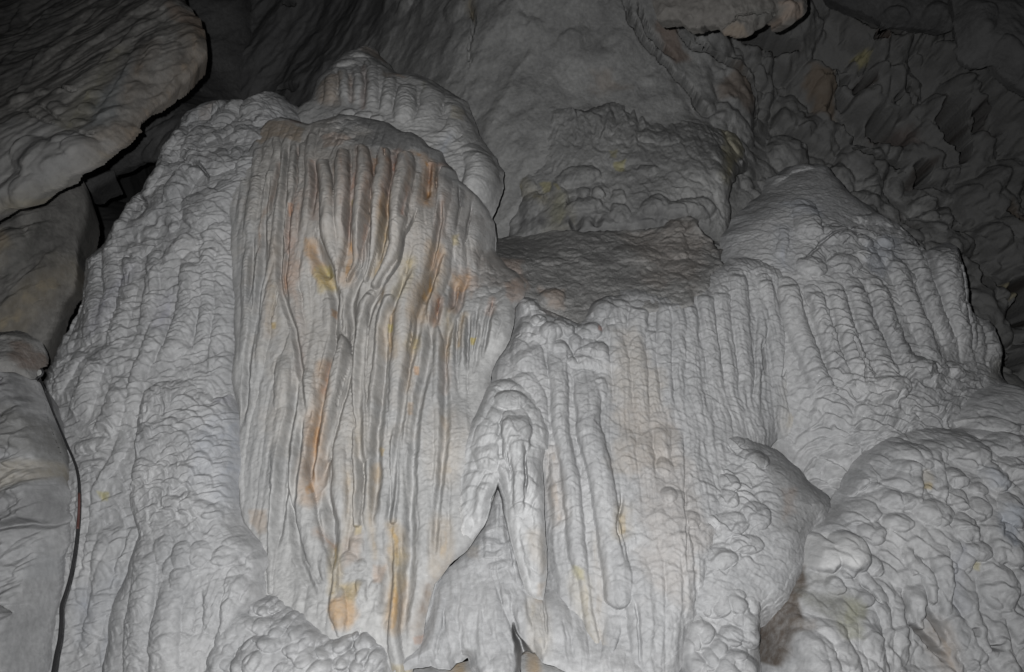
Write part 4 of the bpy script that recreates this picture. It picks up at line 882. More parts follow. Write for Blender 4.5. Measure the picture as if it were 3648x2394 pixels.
    G('C5', [(860, 900), (820, 1150), (760, 1450)], [50, 80, 60], 0.07), G('C5', [(1060, 700), (1020, 900), (960, 1150)], [50, 70, 50], 0.05), G('C5', [(1190, 600), (1175, 800), (1165, 960)], [60, 80, 60], 0.06), G('C5', [(1280, 900), (1265, 1100), (1200, 1400), (1130, 1600)], [60, 70, 70, 50], 0.06),
    G('M2', [(1140, 380), (1090, 560), (1050, 720)], [60, 90, 70], 0.07), G('M2', [(1250, 520), (1235, 720)], [60, 60], 0.05), G('M2', [(870, 680), (850, 850), (860, 980)], [50, 70, 50], 0.05), G('M2', [(955, 400), (930, 560)], [50, 50], 0.04), G('M2', [(370, 240), (420, 400), (490, 560)], [80, 150, 90], 0.08),
    G('D3', [(900, 500), (830, 900), (760, 1300)], [60, 70, 60], 0.04), G('D3', [(1080, 400), (1060, 800), (1010, 1300)], [50, 60, 50], 0.04), G('D1', [(460, 100), (430, 400), (400, 700)], [40, 60, 40], 0.04), G('D1', [(730, 100), (705, 400), (740, 650)], [50, 60, 50], 0.04),
    G('M2', [(1480, 660), (1450, 860), (1420, 1020)], [40, 50, 40], 0.04), G('M2', [(1340, 700), (1335, 950), (1330, 1100)], [40, 50, 40], 0.04), G('M2', [(1270, 700), (1262, 950), (1255, 1100)], [36, 44, 36], 0.04),
    # the long hollows between the folds, from the rim to the foot
    G('P', [(628, 400), (615, 560), (598, 700), (577, 860), (562, 1010)], [18, 26, 26, 26, 20], 0.045), G('P', [(670, 330), (657, 500), (650, 640), (680, 760), (698, 870), (708, 980)], [16, 26, 28, 24, 24, 20], 0.05),
    G('P', [(740, 620), (770, 660), (786, 720), (780, 800), (758, 870), (742, 960), (726, 1060), (718, 1150)], [30, 40, 34, 40, 34, 30, 30, 20], 0.065),
    G('P', [(868, 480), (848, 600), (818, 690), (822, 770), (806, 880), (780, 980), (758, 1060), (742, 1160)], [20, 30, 34, 30, 34, 38, 36, 26], 0.065),
    G('P', [(900, 640), (866, 710), (846, 800), (838, 950), (842, 1100), (832, 1230)], [26, 30, 28, 30, 28, 24], 0.05), G('P', [(960, 600), (922, 690), (898, 760), (888, 900), (876, 1050), (872, 1220)], [24, 32, 34, 36, 38, 30], 0.06),
    G('P', [(1040, 560), (1000, 660), (974, 760), (946, 880), (928, 1000), (914, 1130), (906, 1250)], [20, 26, 28, 26, 24, 26, 20], 0.045), G('P', [(1030, 690), (1006, 770), (990, 860), (968, 960), (958, 1100), (952, 1250), (940, 1400), (934, 1500)], [26, 34, 36, 34, 34, 38, 40, 30], 0.06),
    G('P', [(1085, 640), (1060, 730), (1032, 830), (1036, 940), (1030, 1050), (1018, 1180), (1006, 1310)], [20, 26, 26, 30, 28, 26, 20], 0.045), G('P', [(694, 860), (672, 1000), (655, 1150), (640, 1290)], [24, 36, 44, 36], 0.07), G('P', [(704, 960), (693, 1100), (684, 1200), (704, 1310), (748, 1400)], [18, 26, 30, 34, 20], 0.055),
    G('P', [(752, 1120), (772, 1220), (776, 1330)], [30, 46, 26], 0.055), G('P', [(890, 1280), (898, 1360), (884, 1440)], [30, 46, 30], 0.05), G('P', [(1076, 700), (1070, 780), (1062, 880)], [16, 20, 16], 0.03), G('P', [(1130, 700), (1118, 780), (1100, 880)], [18, 22, 16], 0.035), G('P', [(1110, 700), (1104, 780), (1096, 870)], [12, 16, 12], 0.03),
    # foot of the curtain
    F('D1', [(700, 960), (690, 1150), (680, 1350), (650, 1562)], [90, 130, 130, 110], 0.7, rip=0.2, lam=0.03, add=0.02, name='drapery'),
    F('B2', [(185, -40), (180, 150), (160, 400), (145, 650), (125, 880), (118, 1060)], [120, 110, 100, 80, 54, 34], 0.9, rip=0.0, add=0.04, name='stalactite'),
    F('B2', [(215, -20), (218, 80), (215, 160)], [40, 40, 30], 0.7), F('B2', [(300, -60), (275, 150), (290, 350), (330, 580), (390, 800), (440, 980), (490, 1120)], [120, 120, 130, 140, 120, 90, 50], 0.7, add=0.04, name='drapery'),
    F('B2', [(230, 680), (270, 800), (340, 950), (420, 1080), (470, 1190)], [50, 60, 70, 60, 40], 0.6, add=0.02, name='drapery'), F('B2', [(400, 700), (430, 830), (480, 980), (510, 1080)], [60, 70, 70, 50], 0.6, add=0.03),
    F('B2', [(350, -60), (350, 100), (345, 250), (360, 400)], [90, 90, 70, 30], 0.6, **CR), F('B2', [(470, 0), (430, 200), (400, 350), (385, 450)], [70, 70, 60, 30], 0.7, add=0.02),
    F('B2', [(420, 480), (450, 600), (490, 730)], [60, 80, 50], 0.5, **CQ), F('B2', [(545, -60), (540, 250), (540, 500), (540, 700), (530, 860)], [90, 90, 100, 70, 40], 0.7, rip=0.05, add=0.02, name='drapery'),
    F('B2', [(580, 150), (590, 350), (600, 500)], [60, 60, 50], 0.5, **CQ), F('B2', [(665, -60), (655, 200), (655, 450), (652, 632)], [70, 64, 60, 50], 1.0, rip=0.03, add=0.05, name='stalactite'),
    F('B2', [(720, -60), (715, 300), (720, 600), (735, 830)], [60, 60, 60, 50], 0.7, rip=0.05, name='drapery'), F('B2', [(800, 350), (800, 550), (790, 750)], [90, 90, 60], 0.5, rip=0.1),
    F('B2', [(905, -60), (890, 200), (885, 450), (878, 625)], [70, 60, 56, 44], 1.0, rip=0.0, add=0.05, name='stalactite'), F('B2', [(925, 100), (920, 400), (915, 700), (915, 1000), (925, 1250)], [50, 50, 50, 50, 50], 0.6, name='drapery'),
    F('B2', [(860, 630), (880, 700), (892, 780), (890, 900), (890, 1100), (888, 1250), (890, 1400), (905, 1540), (915, 1640)], [40, 40, 36, 44, 56, 64, 80, 80, 50], 1.0, add=0.06, name='stalactite'),
    F('B2', [(520, 790), (525, 900), (520, 1040), (515, 1120)], [30, 34, 40, 50], 0.8, add=0.05, name='stalactite'), F('B2', [(520, 1000), (535, 1100), (545, 1200), (552, 1310)], [40, 100, 120, 50], 0.55, rip=0.2, lam=0.02, add=0.03, name='stalactite'), F('B2', [(610, 1000), (625, 1100), (610, 1220), (575, 1300)], [70, 100, 90, 40], 0.45, rip=0.2, lam=0.02, name='drapery'),
    F('B2', [(670, 960), (680, 1080), (690, 1180)], [70, 60, 40], 0.6, add=0.03), F('B2', [(650, 700), (640, 850)], [90, 90], 0.4), K('B2', 590, 880, 60, 70, 0.4), K('B2', 660, 900, 50, 40, 0.5), K('B2', 740, 1040, 30, 60, 0.6, -20), K('B2', 800, 980, 30, 50, 0.5, -30),
    F('B2', [(790, 1080), (800, 1200), (820, 1280)], [80, 80, 40], 0.5), F('B2', [(980, 700), (970, 850), (960, 950)], [90, 90, 70], 0.4), F('B2', [(990, 1050), (1000, 1200), (1010, 1350)], [80, 90, 70], 0.5),
    F('B2', [(1155, -60), (1150, 300), (1150, 650), (1145, 950)], [40, 38, 40, 34], 0.8, rip=0.15, lam=0.012, add=0.01, name='drapery'), F('B2', [(1030, 100), (1030, 400)], [150, 150], 0.25, **CR),
    F('B2', [(1060, 1050), (1050, 1200), (1030, 1360)], [50, 60, 50], 0.5, add=0.02), K('B2', 1035, 1365, 34, 30, 0.7, add=0.03),
]
rockbody('flowstone_curtain', 'curtain',
    [('D3', [(250, 800), (320, 760), (430, 640), (560, 440), (660, 260), (760, 150), (900, 100), (1100, 150), (1200, 180), (1350, 130), (1500, 90)]),
     ('C5', [(400, 230), (560, 240), (700, 270), (850, 300), (960, 370), (1050, 380), (1130, 430), (1180, 490), (1280, 540), (1320, 620), (1390, 690), (1415, 760), (1500, 830), (1570, 900), (1640, 1000), (1690, 1100), (1705, 1240)]),
     ('M2', [(1500, 330), (1560, 420), (1640, 470), (1690, 540), (1680, 620), (1625, 690), (1615, 800), (1590, 890), (1510, 1020), (1480, 1080), (1470, 1150), (1500, 1250)]),
     ('B2', [(1480, 0), (1530, 370), (1460, 560), (1420, 690), (1330, 800), (1225, 890), (1135, 1010), (1095, 1180), (1062, 1370), (1000, 1540), (960, 1700), (830, 1700), (860, 1560), (800, 1480), (700, 1400), (560, 1420), (470, 1400), (380, 1320), (260, 1280), (60, 1250), (20, 900), (-60, 700), (-120, 400)]),
     ('D1', [(330, 1500), (280, 1200), (300, 900), (270, 500), (250, 200), (260, 0)])],
    [(800, 700, ('flank', -.01)), (830, 950, ('flank', -.01)), (850, 1250, ('flank', -.02)), (850, 1600, ('flank', -.02)), (850, 560, ('flank', -.01)), (1000, 480, 5.2), (1150, 440, 5.25), (1200, 470, 5.15), (1330, 420, 5.25), (1400, 520, 4.98), (1530, 560, 4.98), (1600, 640, 4.98), (1700, 760, 5.0), (1200, 700, 4.68), (1400, 750, 4.6), (1550, 850, 4.62),
     (1150, 1150, 4.6), (1250, 1120, 4.6), (1400, 1100, 4.5), (1600, 1000, 4.75), (1750, 980, 4.95), (1760, 1080, 4.7), (1700, 1250, 4.6), (1000, 1600, 4.38), (1200, 1600, 4.33), (1500, 1500, 4.35), (1000, 2000, 4.25), (1250, 2100, 4.1), (1450, 2000, 4.15), (1600, 1850, 4.2), (1420, 2350, 4.0)],
    feats=feats, R=0.05, fadew=0.12, pitch=0.0044, rough=0.009, rfreq=5, warp=0.008, seed=91, edge=0.008,
    reliefs=[dict(k='columns', c=0.062, a=0.036, len=0.5, wav=0.01), dict(k='tongues', c=(0.07, 0.022), a=0.006, seed=3, wav=0.01, patchy=1), dict(k='flow', c=(0.03, 0.35), a=0.005, seed=6),
             dict(k='cobbles', c=0.06, a=0.022, seed=8, poly=('C5', [(330, 230), (620, 240), (640, 430), (480, 470), (330, 420)]), soft=0.05), dict(k='cobbles', c=0.05, a=0.018, seed=9, poly=('M2', [(1380, 350), (1690, 470), (1680, 650), (1560, 700), (1290, 640)]), soft=0.06)],
    stains=[
        ('poly', 'C5', [(60, 620), (330, 520), (600, 500), (900, 540), (1200, 600), (1420, 800), (1640, 1100), (1560, 1500), (1100, 1500), (700, 1300), (300, 1450), (0, 1400), (-40, 900)], 160, (0.52, 0.43, 0.37), 0.20),
        ('line', 'C5', [(500, 600), (520, 800), (500, 1000)], 30, RUST, 0.5), ('line', 'C5', [(690, 540), (735, 700), (700, 900)], 26, (0.38, 0.17, 0.09), 0.7), ('line', 'C5', [(840, 560), (870, 700), (840, 900), (800, 1100)], 26, (0.42, 0.2, 0.09), 0.7), ('line', 'C5', [(960, 560), (1040, 700), (1010, 900)], 26, (0.42, 0.22, 0.10), 0.6), ('line', 'M2', [(1000, 700), (985, 900), (960, 1200)], 26, (0.48, 0.33, 0.18), 0.5), ('line', 'B2', [(760, 300), (740, 600), (760, 850)], 26, (0.5, 0.37, 0.2), 0.5), ('line', 'B2', [(590, 300), (600, 560), (590, 740)], 30, (0.5, 0.38, 0.22), 0.5), ('line', 'B2', [(845, 800), (850, 1000), (845, 1250)], 34, (0.48, 0.36, 0.22), 0.5), ('line', 'M2', [(130, 300), (100, 600), (90, 850)], 30, (0.42, 0.3, 0.2), 0.5),
        ('poly', 'D3', [(450, 700), (760, 180), (1500, 120), (1810, 400), (2600, 900), (2600, 2600), (1500, 4400), (900, 3600), (700, 2000)], 300, BUFF, 0.42),
        ('poly', 'D3', [(620, 380), (760, 150), (1000, 160), (1160, 260), (1100, 370), (830, 330), (700, 400)], 30, (0.36, 0.29, 0.22), 0.8), ('poly', 'D3', [(990, 130), (1140, 100), (1130, 180), (1010, 170)], 16, (0.23, 0.15, 0.12), 0.7),
        ('poly', 'C5', [(540, 290), (700, 260), (860, 300), (980, 370), (1060, 390), (1150, 460), (1290, 560), (1390, 700), (1250, 640), (1120, 560), (1090, 520), (960, 530), (780, 500), (660, 490), (560, 440), (700, 420), (760, 370), (650, 330)], 24, GREYDUST, 0.85),
        ('poly', 'C5', [(1410, 780), (1460, 850), (1460, 1000), (1410, 980)], 12, GREYDUST, 0.8),
        ('poly', 'M2', [(1380, 380), (1480, 330), (1560, 330), (1640, 440), (1690, 560), (1620, 600), (1480, 560), (1400, 560)], 26, (0.22, 0.20, 0.185), 0.9),
        ('poly', 'C5', [(330, 420), (430, 400), (560, 440), (500, 500), (350, 520)], 20, (0.36, 0.26, 0.22), 0.6),
        ('line', 'C5', [(255, 620), (280, 900), (270, 1050)], 34, (0.40, 0.20, 0.15), 0.6), ('line', 'C5', [(90, 950), (70, 1100), (50, 1300)], 30, (0.42, 0.20, 0.14), 0.65), ('line', 'D3', [(880, 600), (820, 900), (750, 1100)], 26, (0.34, 0.2, 0.14), 0.6), ('poly', 'D3', [(980, 1030), (1030, 1030), (1020, 1150), (980, 1150)], 8, (0.46, 0.22, 0.12), 0.8),
        ('line', 'D3', [(1080, 450), (1070, 750), (1040, 1000)], 20, (0.30, 0.2, 0.17), 0.6), ('line', 'D3', [(730, 1100), (690, 1300), (670, 1562)], 20, (0.33, 0.22, 0.16), 0.6), ('line', 'D3', [(1000, 1350), (970, 1562)], 26, (0.33, 0.2, 0.17), 0.6),
        ('line', 'C5', [(600, 720), (560, 950), (530, 1150), (540, 1300)], 40, (0.36, 0.16, 0.11), 0.7), ('line', 'C5', [(760, 620), (720, 850), (680, 1100), (620, 1350)], 34, (0.33, 0.18, 0.13), 0.6), ('line', 'C5', [(920, 540), (900, 800), (850, 1000)], 36, (0.33, 0.14, 0.10), 0.75), ('line', 'C5', [(620, 500), (620, 650), (610, 860)], 22, (0.26, 0.15, 0.12), 0.7),
        ('line', 'C5', [(560, 640), (560, 820)], 20, (0.28, 0.2, 0.17), 0.6), ('poly', 'C5', [(740, 600), (780, 590), (800, 690), (750, 700)], 12, (0.5, 0.26, 0.12), 0.7), ('poly', 'C5', [(890, 630), (940, 640), (930, 700), (890, 690)], 10, (0.42, 0.14, 0.08), 0.8),
        ('line', 'C5', [(440, 620), (420, 800), (420, 1000)], 20, (0.4, 0.3, 0.24), 0.5), ('line', 'C5', [(330, 700), (310, 900)], 20, (0.4, 0.27, 0.22), 0.5), ('line', 'C5', [(1030, 850), (980, 1080)], 22, (0.42, 0.22, 0.17), 0.6),
        ('line', 'C5', [(1070, 560), (1110, 570)], 40, (0.52, 0.26, 0.08), 0.8), ('line', 'C5', [(1150, 620), (1200, 700), (1180, 850), (1165, 960)], 50, (0.50, 0.24, 0.06), 0.95), ('line', 'C5', [(1200, 640), (1190, 800)], 22, (0.3, 0.11, 0.05), 0.9), ('line', 'C5', [(1300, 640), (1220, 660)], 26, (0.40, 0.2, 0.14), 0.6),
        ('line', 'C5', [(1320, 900), (1290, 1000), (1280, 1200)], 44, (0.40, 0.26, 0.20), 0.65), ('line', 'C5', [(1250, 770), (1240, 860)], 20, (0.3, 0.18, 0.14), 0.6), ('poly', 'C5', [(1370, 1210), (1420, 1220), (1410, 1300), (1370, 1290)], 14, (0.50, 0.42, 0.17), 0.7),
        ('line', 'C5', [(870, 950), (830, 1100), (790, 1350), (740, 1500)], 40, (0.50, 0.33, 0.10), 0.75), ('line', 'C5', [(720, 960), (700, 1050)], 34, (0.50, 0.28, 0.10), 0.6), ('line', 'C5', [(540, 1240), (520, 1400), (510, 1540)], 54, (0.50, 0.27, 0.09), 0.85), ('poly', 'C5', [(560, 920), (590, 920), (580, 990), (555, 990)], 10, (0.5, 0.42, 0.1), 0.7),
        ('poly', 'C5', [(200, 1220), (270, 1230), (280, 1330), (350, 1420), (400, 1500), (420, 1600), (300, 1600), (240, 1420), (180, 1330)], 26, (0.48, 0.26, 0.09), 0.85), ('poly', 'M2', [(400, 400), (470, 420), (520, 560), (430, 590), (390, 500)], 26, (0.50, 0.41, 0.16), 0.9), ('poly', 'M2', [(430, 400), (480, 430), (500, 500), (450, 490)], 12, (0.42, 0.40, 0.10), 0.6),
        ('line', 'M2', [(300, 0), (250, 300), (210, 560)], 40, (0.40, 0.25, 0.20), 0.55), ('poly', 'M2', [(220, 350), (290, 400), (310, 600), (290, 680), (220, 600)], 26, (0.44, 0.33, 0.28), 0.7), ('line', 'M2', [(210, 440), (205, 560)], 36, (0.44, 0.22, 0.12), 0.8), ('line', 'M2', [(280, 700), (300, 1000), (285, 1100)], 40, (0.42, 0.34, 0.30), 0.5),
        ('poly', 'M2', [(495, 695), (525, 695), (520, 745), (495, 740)], 7, (0.48, 0.25, 0.1), 0.8), ('line', 'M2', [(130, 560), (125, 820)], 34, (0.40, 0.33, 0.22), 0.5), ('poly', 'M2', [(115, 780), (145, 780), (140, 820), (115, 820)], 6, (0.50, 0.36, 0.10), 0.8),
        ('line', 'M2', [(450, 1050), (440, 1200), (420, 1400), (400, 1500)], 44, (0.54, 0.28, 0.09), 0.95), ('line', 'M2', [(465, 1030), (450, 1130), (430, 1200)], 16, (0.33, 0.13, 0.08), 0.8), ('line', 'B2', [(410, -10), (400, 120), (380, 260), (370, 440)], 56, (0.56, 0.31, 0.13), 0.9), ('line', 'B2', [(412, 40), (400, 160), (390, 280)], 12, (0.34, 0.14, 0.08), 0.8),
        ('line', 'M2', [(960, 390), (945, 520), (900, 600)], 44, (0.52, 0.41, 0.15), 0.75), ('line', 'M2', [(880, 700), (850, 850), (860, 960)], 46, (0.52, 0.36, 0.18), 0.75), ('poly', 'M2', [(845, 790), (875, 790), (870, 840), (845, 840)], 6, (0.52, 0.46, 0.1), 0.8), ('line', 'M2', [(800, 560), (795, 640)], 26, (0.5, 0.33, 0.15), 0.6),
        ('line', 'M2', [(1150, 350), (1110, 500), (1060, 640), (1040, 740)], 56, (0.50, 0.30, 0.10), 0.95), ('line', 'M2', [(1150, 360), (1125, 430)], 24, (0.3, 0.13, 0.07), 0.8), ('line', 'M2', [(1155, 650), (1130, 770)], 30, (0.42, 0.20, 0.09), 0.9), ('line', 'M2', [(1160, 640), (1145, 710)], 12, (0.16, 0.07, 0.05), 0.9),
        ('poly', 'M2', [(1240, 500), (1340, 480), (1340, 570), (1270, 600), (1230, 560)], 16, (0.52, 0.29, 0.11), 0.85), ('line', 'M2', [(1270, 600), (1240, 700)], 28, (0.42, 0.19, 0.08), 0.85), ('line', 'M2', [(1310, 730), (1290, 840), (1280, 930)], 26, (0.52, 0.33, 0.10), 0.8), ('line', 'M2', [(1220, 720), (1215, 850), (1205, 980)], 30, (0.5, 0.38, 0.18), 0.6),
        ('line', 'M2', [(1480, 640), (1460, 720)], 22, (0.36, 0.16, 0.09), 0.8), ('poly', 'M2', [(1355, 885), (1382, 885), (1380, 925), (1358, 925)], 5, (0.55, 0.46, 0.1), 0.9), ('poly', 'M2', [(1560, 540), (1690, 480), (1680, 600), (1600, 660), (1570, 620)], 20, (0.42, 0.31, 0.27), 0.7), ('poly', 'M2', [(1250, 480), (1330, 430), (1420, 560), (1350, 640)], 30, (0.45, 0.31, 0.24), 0.6),
        ('line', 'M2', [(1010, 880), (1000, 930)], 30, (0.5, 0.4, 0.15), 0.6), ('poly', 'M2', [(1005, 1060), (1030, 1060), (1030, 1110), (1005, 1110)], 6, (0.52, 0.28, 0.13), 0.8), ('poly', 'M2', [(965, 1280), (990, 1280), (985, 1340), (965, 1340)], 8, (0.50, 0.33, 0.18), 0.6), ('line', 'M2', [(1200, 880), (1195, 1200)], 26, (0.45, 0.33, 0.26), 0.5),
        ('poly', 'B2', [(500, 1110), (650, 1060), (670, 1180), (600, 1290), (500, 1290), (470, 1180)], 26, (0.54, 0.33, 0.14), 0.9), ('poly', 'B2', [(560, 1020), (660, 1020), (660, 1150), (590, 1120)], 20, (0.48, 0.38, 0.17), 0.8), ('line', 'B2', [(510, 800), (520, 920), (515, 1060)], 34, (0.50, 0.37, 0.12), 0.85), ('line', 'B2', [(415, 690), (470, 750), (500, 790)], 24, (0.34, 0.25, 0.21), 0.8),
        ('line', 'B2', [(865, 660), (890, 740), (890, 850)], 36, (0.52, 0.34, 0.10), 0.85), ('line', 'B2', [(892, 1030), (890, 1130), (888, 1260)], 46, (0.56, 0.34, 0.12), 0.9), ('line', 'B2', [(892, 800), (890, 940), (888, 1000)], 10, (0.14, 0.1, 0.08), 0.8), ('line', 'B2', [(890, 860), (890, 1010)], 36, (0.54, 0.44, 0.22), 0.7),
        ('poly', 'B2', [(640, 650), (680, 650), (670, 700), (640, 700)], 8, (0.5, 0.40, 0.16), 0.8), ('poly', 'B2', [(795, 170), (830, 180), (820, 225), (800, 220)], 7, (0.5, 0.37, 0.15), 0.8), ('poly', 'B2', [(560, 740), (680, 700), (690, 860), (560, 930)], 26, (0.50, 0.40, 0.33), 0.6), ('poly', 'B2', [(750, 900), (820, 900), (800, 1010), (750, 1000)], 14, (0.50, 0.35, 0.26), 0.6),
        ('line', 'B2', [(660, 0), (655, 620)], 50, (0.54, 0.48, 0.40), 0.6), ('line', 'B2', [(1170, 650), (1180, 800), (1160, 920)], 60, (0.52, 0.41, 0.27), 0.7), ('line', 'B2', [(1200, 0), (1210, 300)], 90, (0.50, 0.43, 0.34), 0.6), ('line', 'B2', [(1090, 1030), (1060, 1180), (1030, 1290)], 44, (0.40, 0.32, 0.26), 0.7), ('line', 'B2', [(1080, 1030), (1050, 1180)], 16, (0.2, 0.15, 0.12), 0.7),
        ('poly', 'B2', [(1005, 1350), (1060, 1340), (1050, 1390), (1010, 1390)], 10, (0.45, 0.30, 0.25), 0.8), ('poly', 'B2', [(860, 1500), (990, 1510), (980, 1600), (870, 1600)], 14, (0.46, 0.38, 0.16), 0.6), ('line', 'B2', [(770, 280), (765, 350)], 20, (0.5, 0.34, 0.15), 0.6), ('poly', 'B2', [(-20, 560), (90, 560), (100, 680), (40, 720), (-20, 640)], 18, (0.34, 0.28, 0.23), 0.7)],
    label='tall fluted drapery curtain with orange and rust stains running down its grooves', cat='flowstone', group='flowstone curtains')

# ---- scaly mound, lower left
rockbody('flowstone_mound', 'white',
    [('M1', [(880, 1200), (1000, 1130), (1150, 1120), (1230, 1085), (1280, 1160), (1305, 1255), (1400, 1215), (1430, 1160), (1465, 1190), (1490, 1350), (1502, 1480)]),
     ('B1', [(1512, 60), (1495, 350), (1482, 460), (1530, 640), (1640, 760), (1668, 850), (1650, 960), (1672, 1010), (1665, 1090), (1560, 1230), (1490, 1400), (1400, 1700), (620, 1700), (650, 1400), (690, 1150), (780, 920), (850, 720), (790, 500), (830, 200)])],
    [(530, 1400, ('flank', -.03)), (600, 1340, ('flank', -.03)), (700, 1340, ('flank', -.04)), (470, 1650, ('flank', -.03)), (470, 1850, ('flank', -.06)), (820, 1400, 4.55), (840, 1550, 4.42), (700, 1550, 4.36), (650, 1800, 4.2), (800, 1800, 4.22), (520, 2000, 4.15), (700, 2000, 4.08), (880, 1980, 4.15), (600, 2380, 3.98), (780, 2300, 4.0), (420, 2380, 4.05)],
    R=0.10, pitch=0.0039, rough=0.011, rfreq=5, seed=101, edge=0.014,
    feats=[F('B1', [(900, 830), (890, 1050), (870, 1300), (860, 1700)], [150, 170, 180, 180], 0.4, rip=0.5, lam=0.05), F('B1', [(1090, 950), (1060, 1150), (1030, 1350), (1020, 1700)], [130, 160, 180, 180], 0.45, rip=0.15, lam=0.05, name='smooth_flute'),
           F('B1', [(1310, 950), (1340, 1100), (1330, 1280), (1290, 1400)], [110, 120, 100, 60], 0.4, name='smooth_flute'), F('B1', [(1480, 980), (1460, 1130), (1430, 1350), (1400, 1700)], [120, 130, 110, 100], 0.5, rip=0.3, lam=0.04), F('B1', [(1580, 1010), (1560, 1130), (1480, 1300)], [130, 120, 60], 0.45),
           K('B1', 1010, 800, 60, 90, 0.27, -10), K('B1', 1130, 830, 70, 90, 0.27), K('B1', 1120, 980, 70, 80, 0.27), K('B1', 1400, 850, 90, 60, 0.27, 10), K('B1', 1500, 770, 90, 60, 0.24), K('B1', 1600, 880, 70, 60, 0.27), K('B1', 1590, 960, 60, 50, 0.27), K('B1', 1180, 540, 60, 40, 0.30),
           K('B1', 1240, 540, 70, 50, 0.27), K('B1', 1190, 480, 60, 44, 0.30), K('B1', 1080, 510, 70, 44, 0.27), K('B1', 1330, 560, 60, 50, 0.27), K('B1', 1240, 830, 70, 80, 0.24), K('B1', 1440, 510, 30, 26, 0.48), K('B1', 1160, 1220, 50, 90, 0.24), K('B1', 1230, 1230, 40, 70, 0.24), K('B1', 1050, 900, 40, 60, 0.24)],
    reliefs=[dict(k='tongues', c=(0.085, 0.040), a=0.034, ang=-20, seed=3, wav=0.03, poly=('B1', [(600, -600), (1700, -600), (1700, 700), (1300, 720), (800, 640)]), soft=0.15), dict(k='tongues', c=(0.055, 0.026), a=0.009, ang=-15, seed=5), dict(k='tongues', c=(0.18, 0.10), a=0.022, ang=-18, seed=15, patchy=1),
             dict(k='cobbles', c=0.10, a=0.022, seed=8, poly=('B1', [(1350, 720), (1700, 720), (1700, 1020), (1350, 980)]), soft=0.05, wav=0.03), dict(k='flow', c=(0.03, 0.3), a=0.008, seed=9, ang=-15, poly=('B1', [(1250, 950), (1700, 950), (1500, 1700), (1250, 1700)]), soft=0.1)],
    stains=[('line', 'B1', [(1450, 60), (1480, 200), (1470, 330)], 160, (0.44, 0.48, 0.56), 0.55), ('poly', 'M1', [(1320, 1240), (1420, 1230), (1440, 1290), (1330, 1290)], 20, (0.40, 0.40, 0.46), 0.5)],
    label='bulging scaly flowstone mound at lower left with arched ripples like fish scales', cat='flowstone', group='flowstone mounds')

# ---- knobbly floor deposits at the very bottom
def knobs(fr, x0, y0, x1, y1, step, seed, name='knob', h=0.75):
    out = []
    rng = np.random.RandomState(seed)
    y = y0; row = 0
    while y < y1:
        x = x0 + (row % 2) * step * 0.5
        while x < x1:
            r = step * rng.uniform(0.36, 0.68)
            out.append(K(fr, x + rng.uniform(-.25, .25) * step, y + rng.uniform(-.25, .25) * step, r, r * rng.uniform(0.8, 1.1), h * rng.uniform(0.7, 1.1), rng.uniform(-30, 30), name=name))
            x += step
        y += step * 0.8; row += 1
    return out
rockbody('knobbly_deposit', 'white',
    [('B2', [(-260, 1300), (-150, 1130), (0, 1030), (100, 1070), (200, 1050), (300, 1080), (400, 1150), (480, 1270), (560, 1310), (680, 1240), (760, 1270), (830, 1350), (868, 1420), (890, 1700), (-400, 1700)])],
    [(880, 2100, 4.16), (1050, 2110, 4.18), (1200, 2220, 4.08), (1350, 2250, 4.05), (900, 2300, 3.98), (1100, 2300, 4.0), (1300, 2380, 3.95), (800, 2394, 3.95)],
    feats=[K('B2', 60, 1480, 170, 140, 0.4, name='knob_cluster'), K('B2', 370, 1520, 150, 110, 0.45, name='knob_cluster'), K('B2', 290, 1370, 110, 90, 0.3, name='knob_cluster'), K('B2', 50, 1250, 110, 60, 0.3, -20, name='knob_cluster')] + knobs('B2', 20, 1070, 480, 1240, 62, 5) + knobs('B2', 150, 1250, 860, 1640, 84, 7),
    reliefs=[dict(k='cobbles', c=0.085, a=0.065, seed=3, wav=0.02), dict(k='cobbles', c=0.035, a=0.014, seed=6, wav=0.01)],
    stains=[('poly', 'B2', [(640, 1290), (800, 1310), (870, 1420), (700, 1390)], 24, (0.33, 0.33, 0.33), 0.5)],
    R=0.12, pitch=0.0039, rough=0.008, rfreq=6, seed=111, edge=0.02, label='patch of small round knobs like popcorn at the bottom left of centre', cat='flowstone', group='knobbly deposits along the foot')

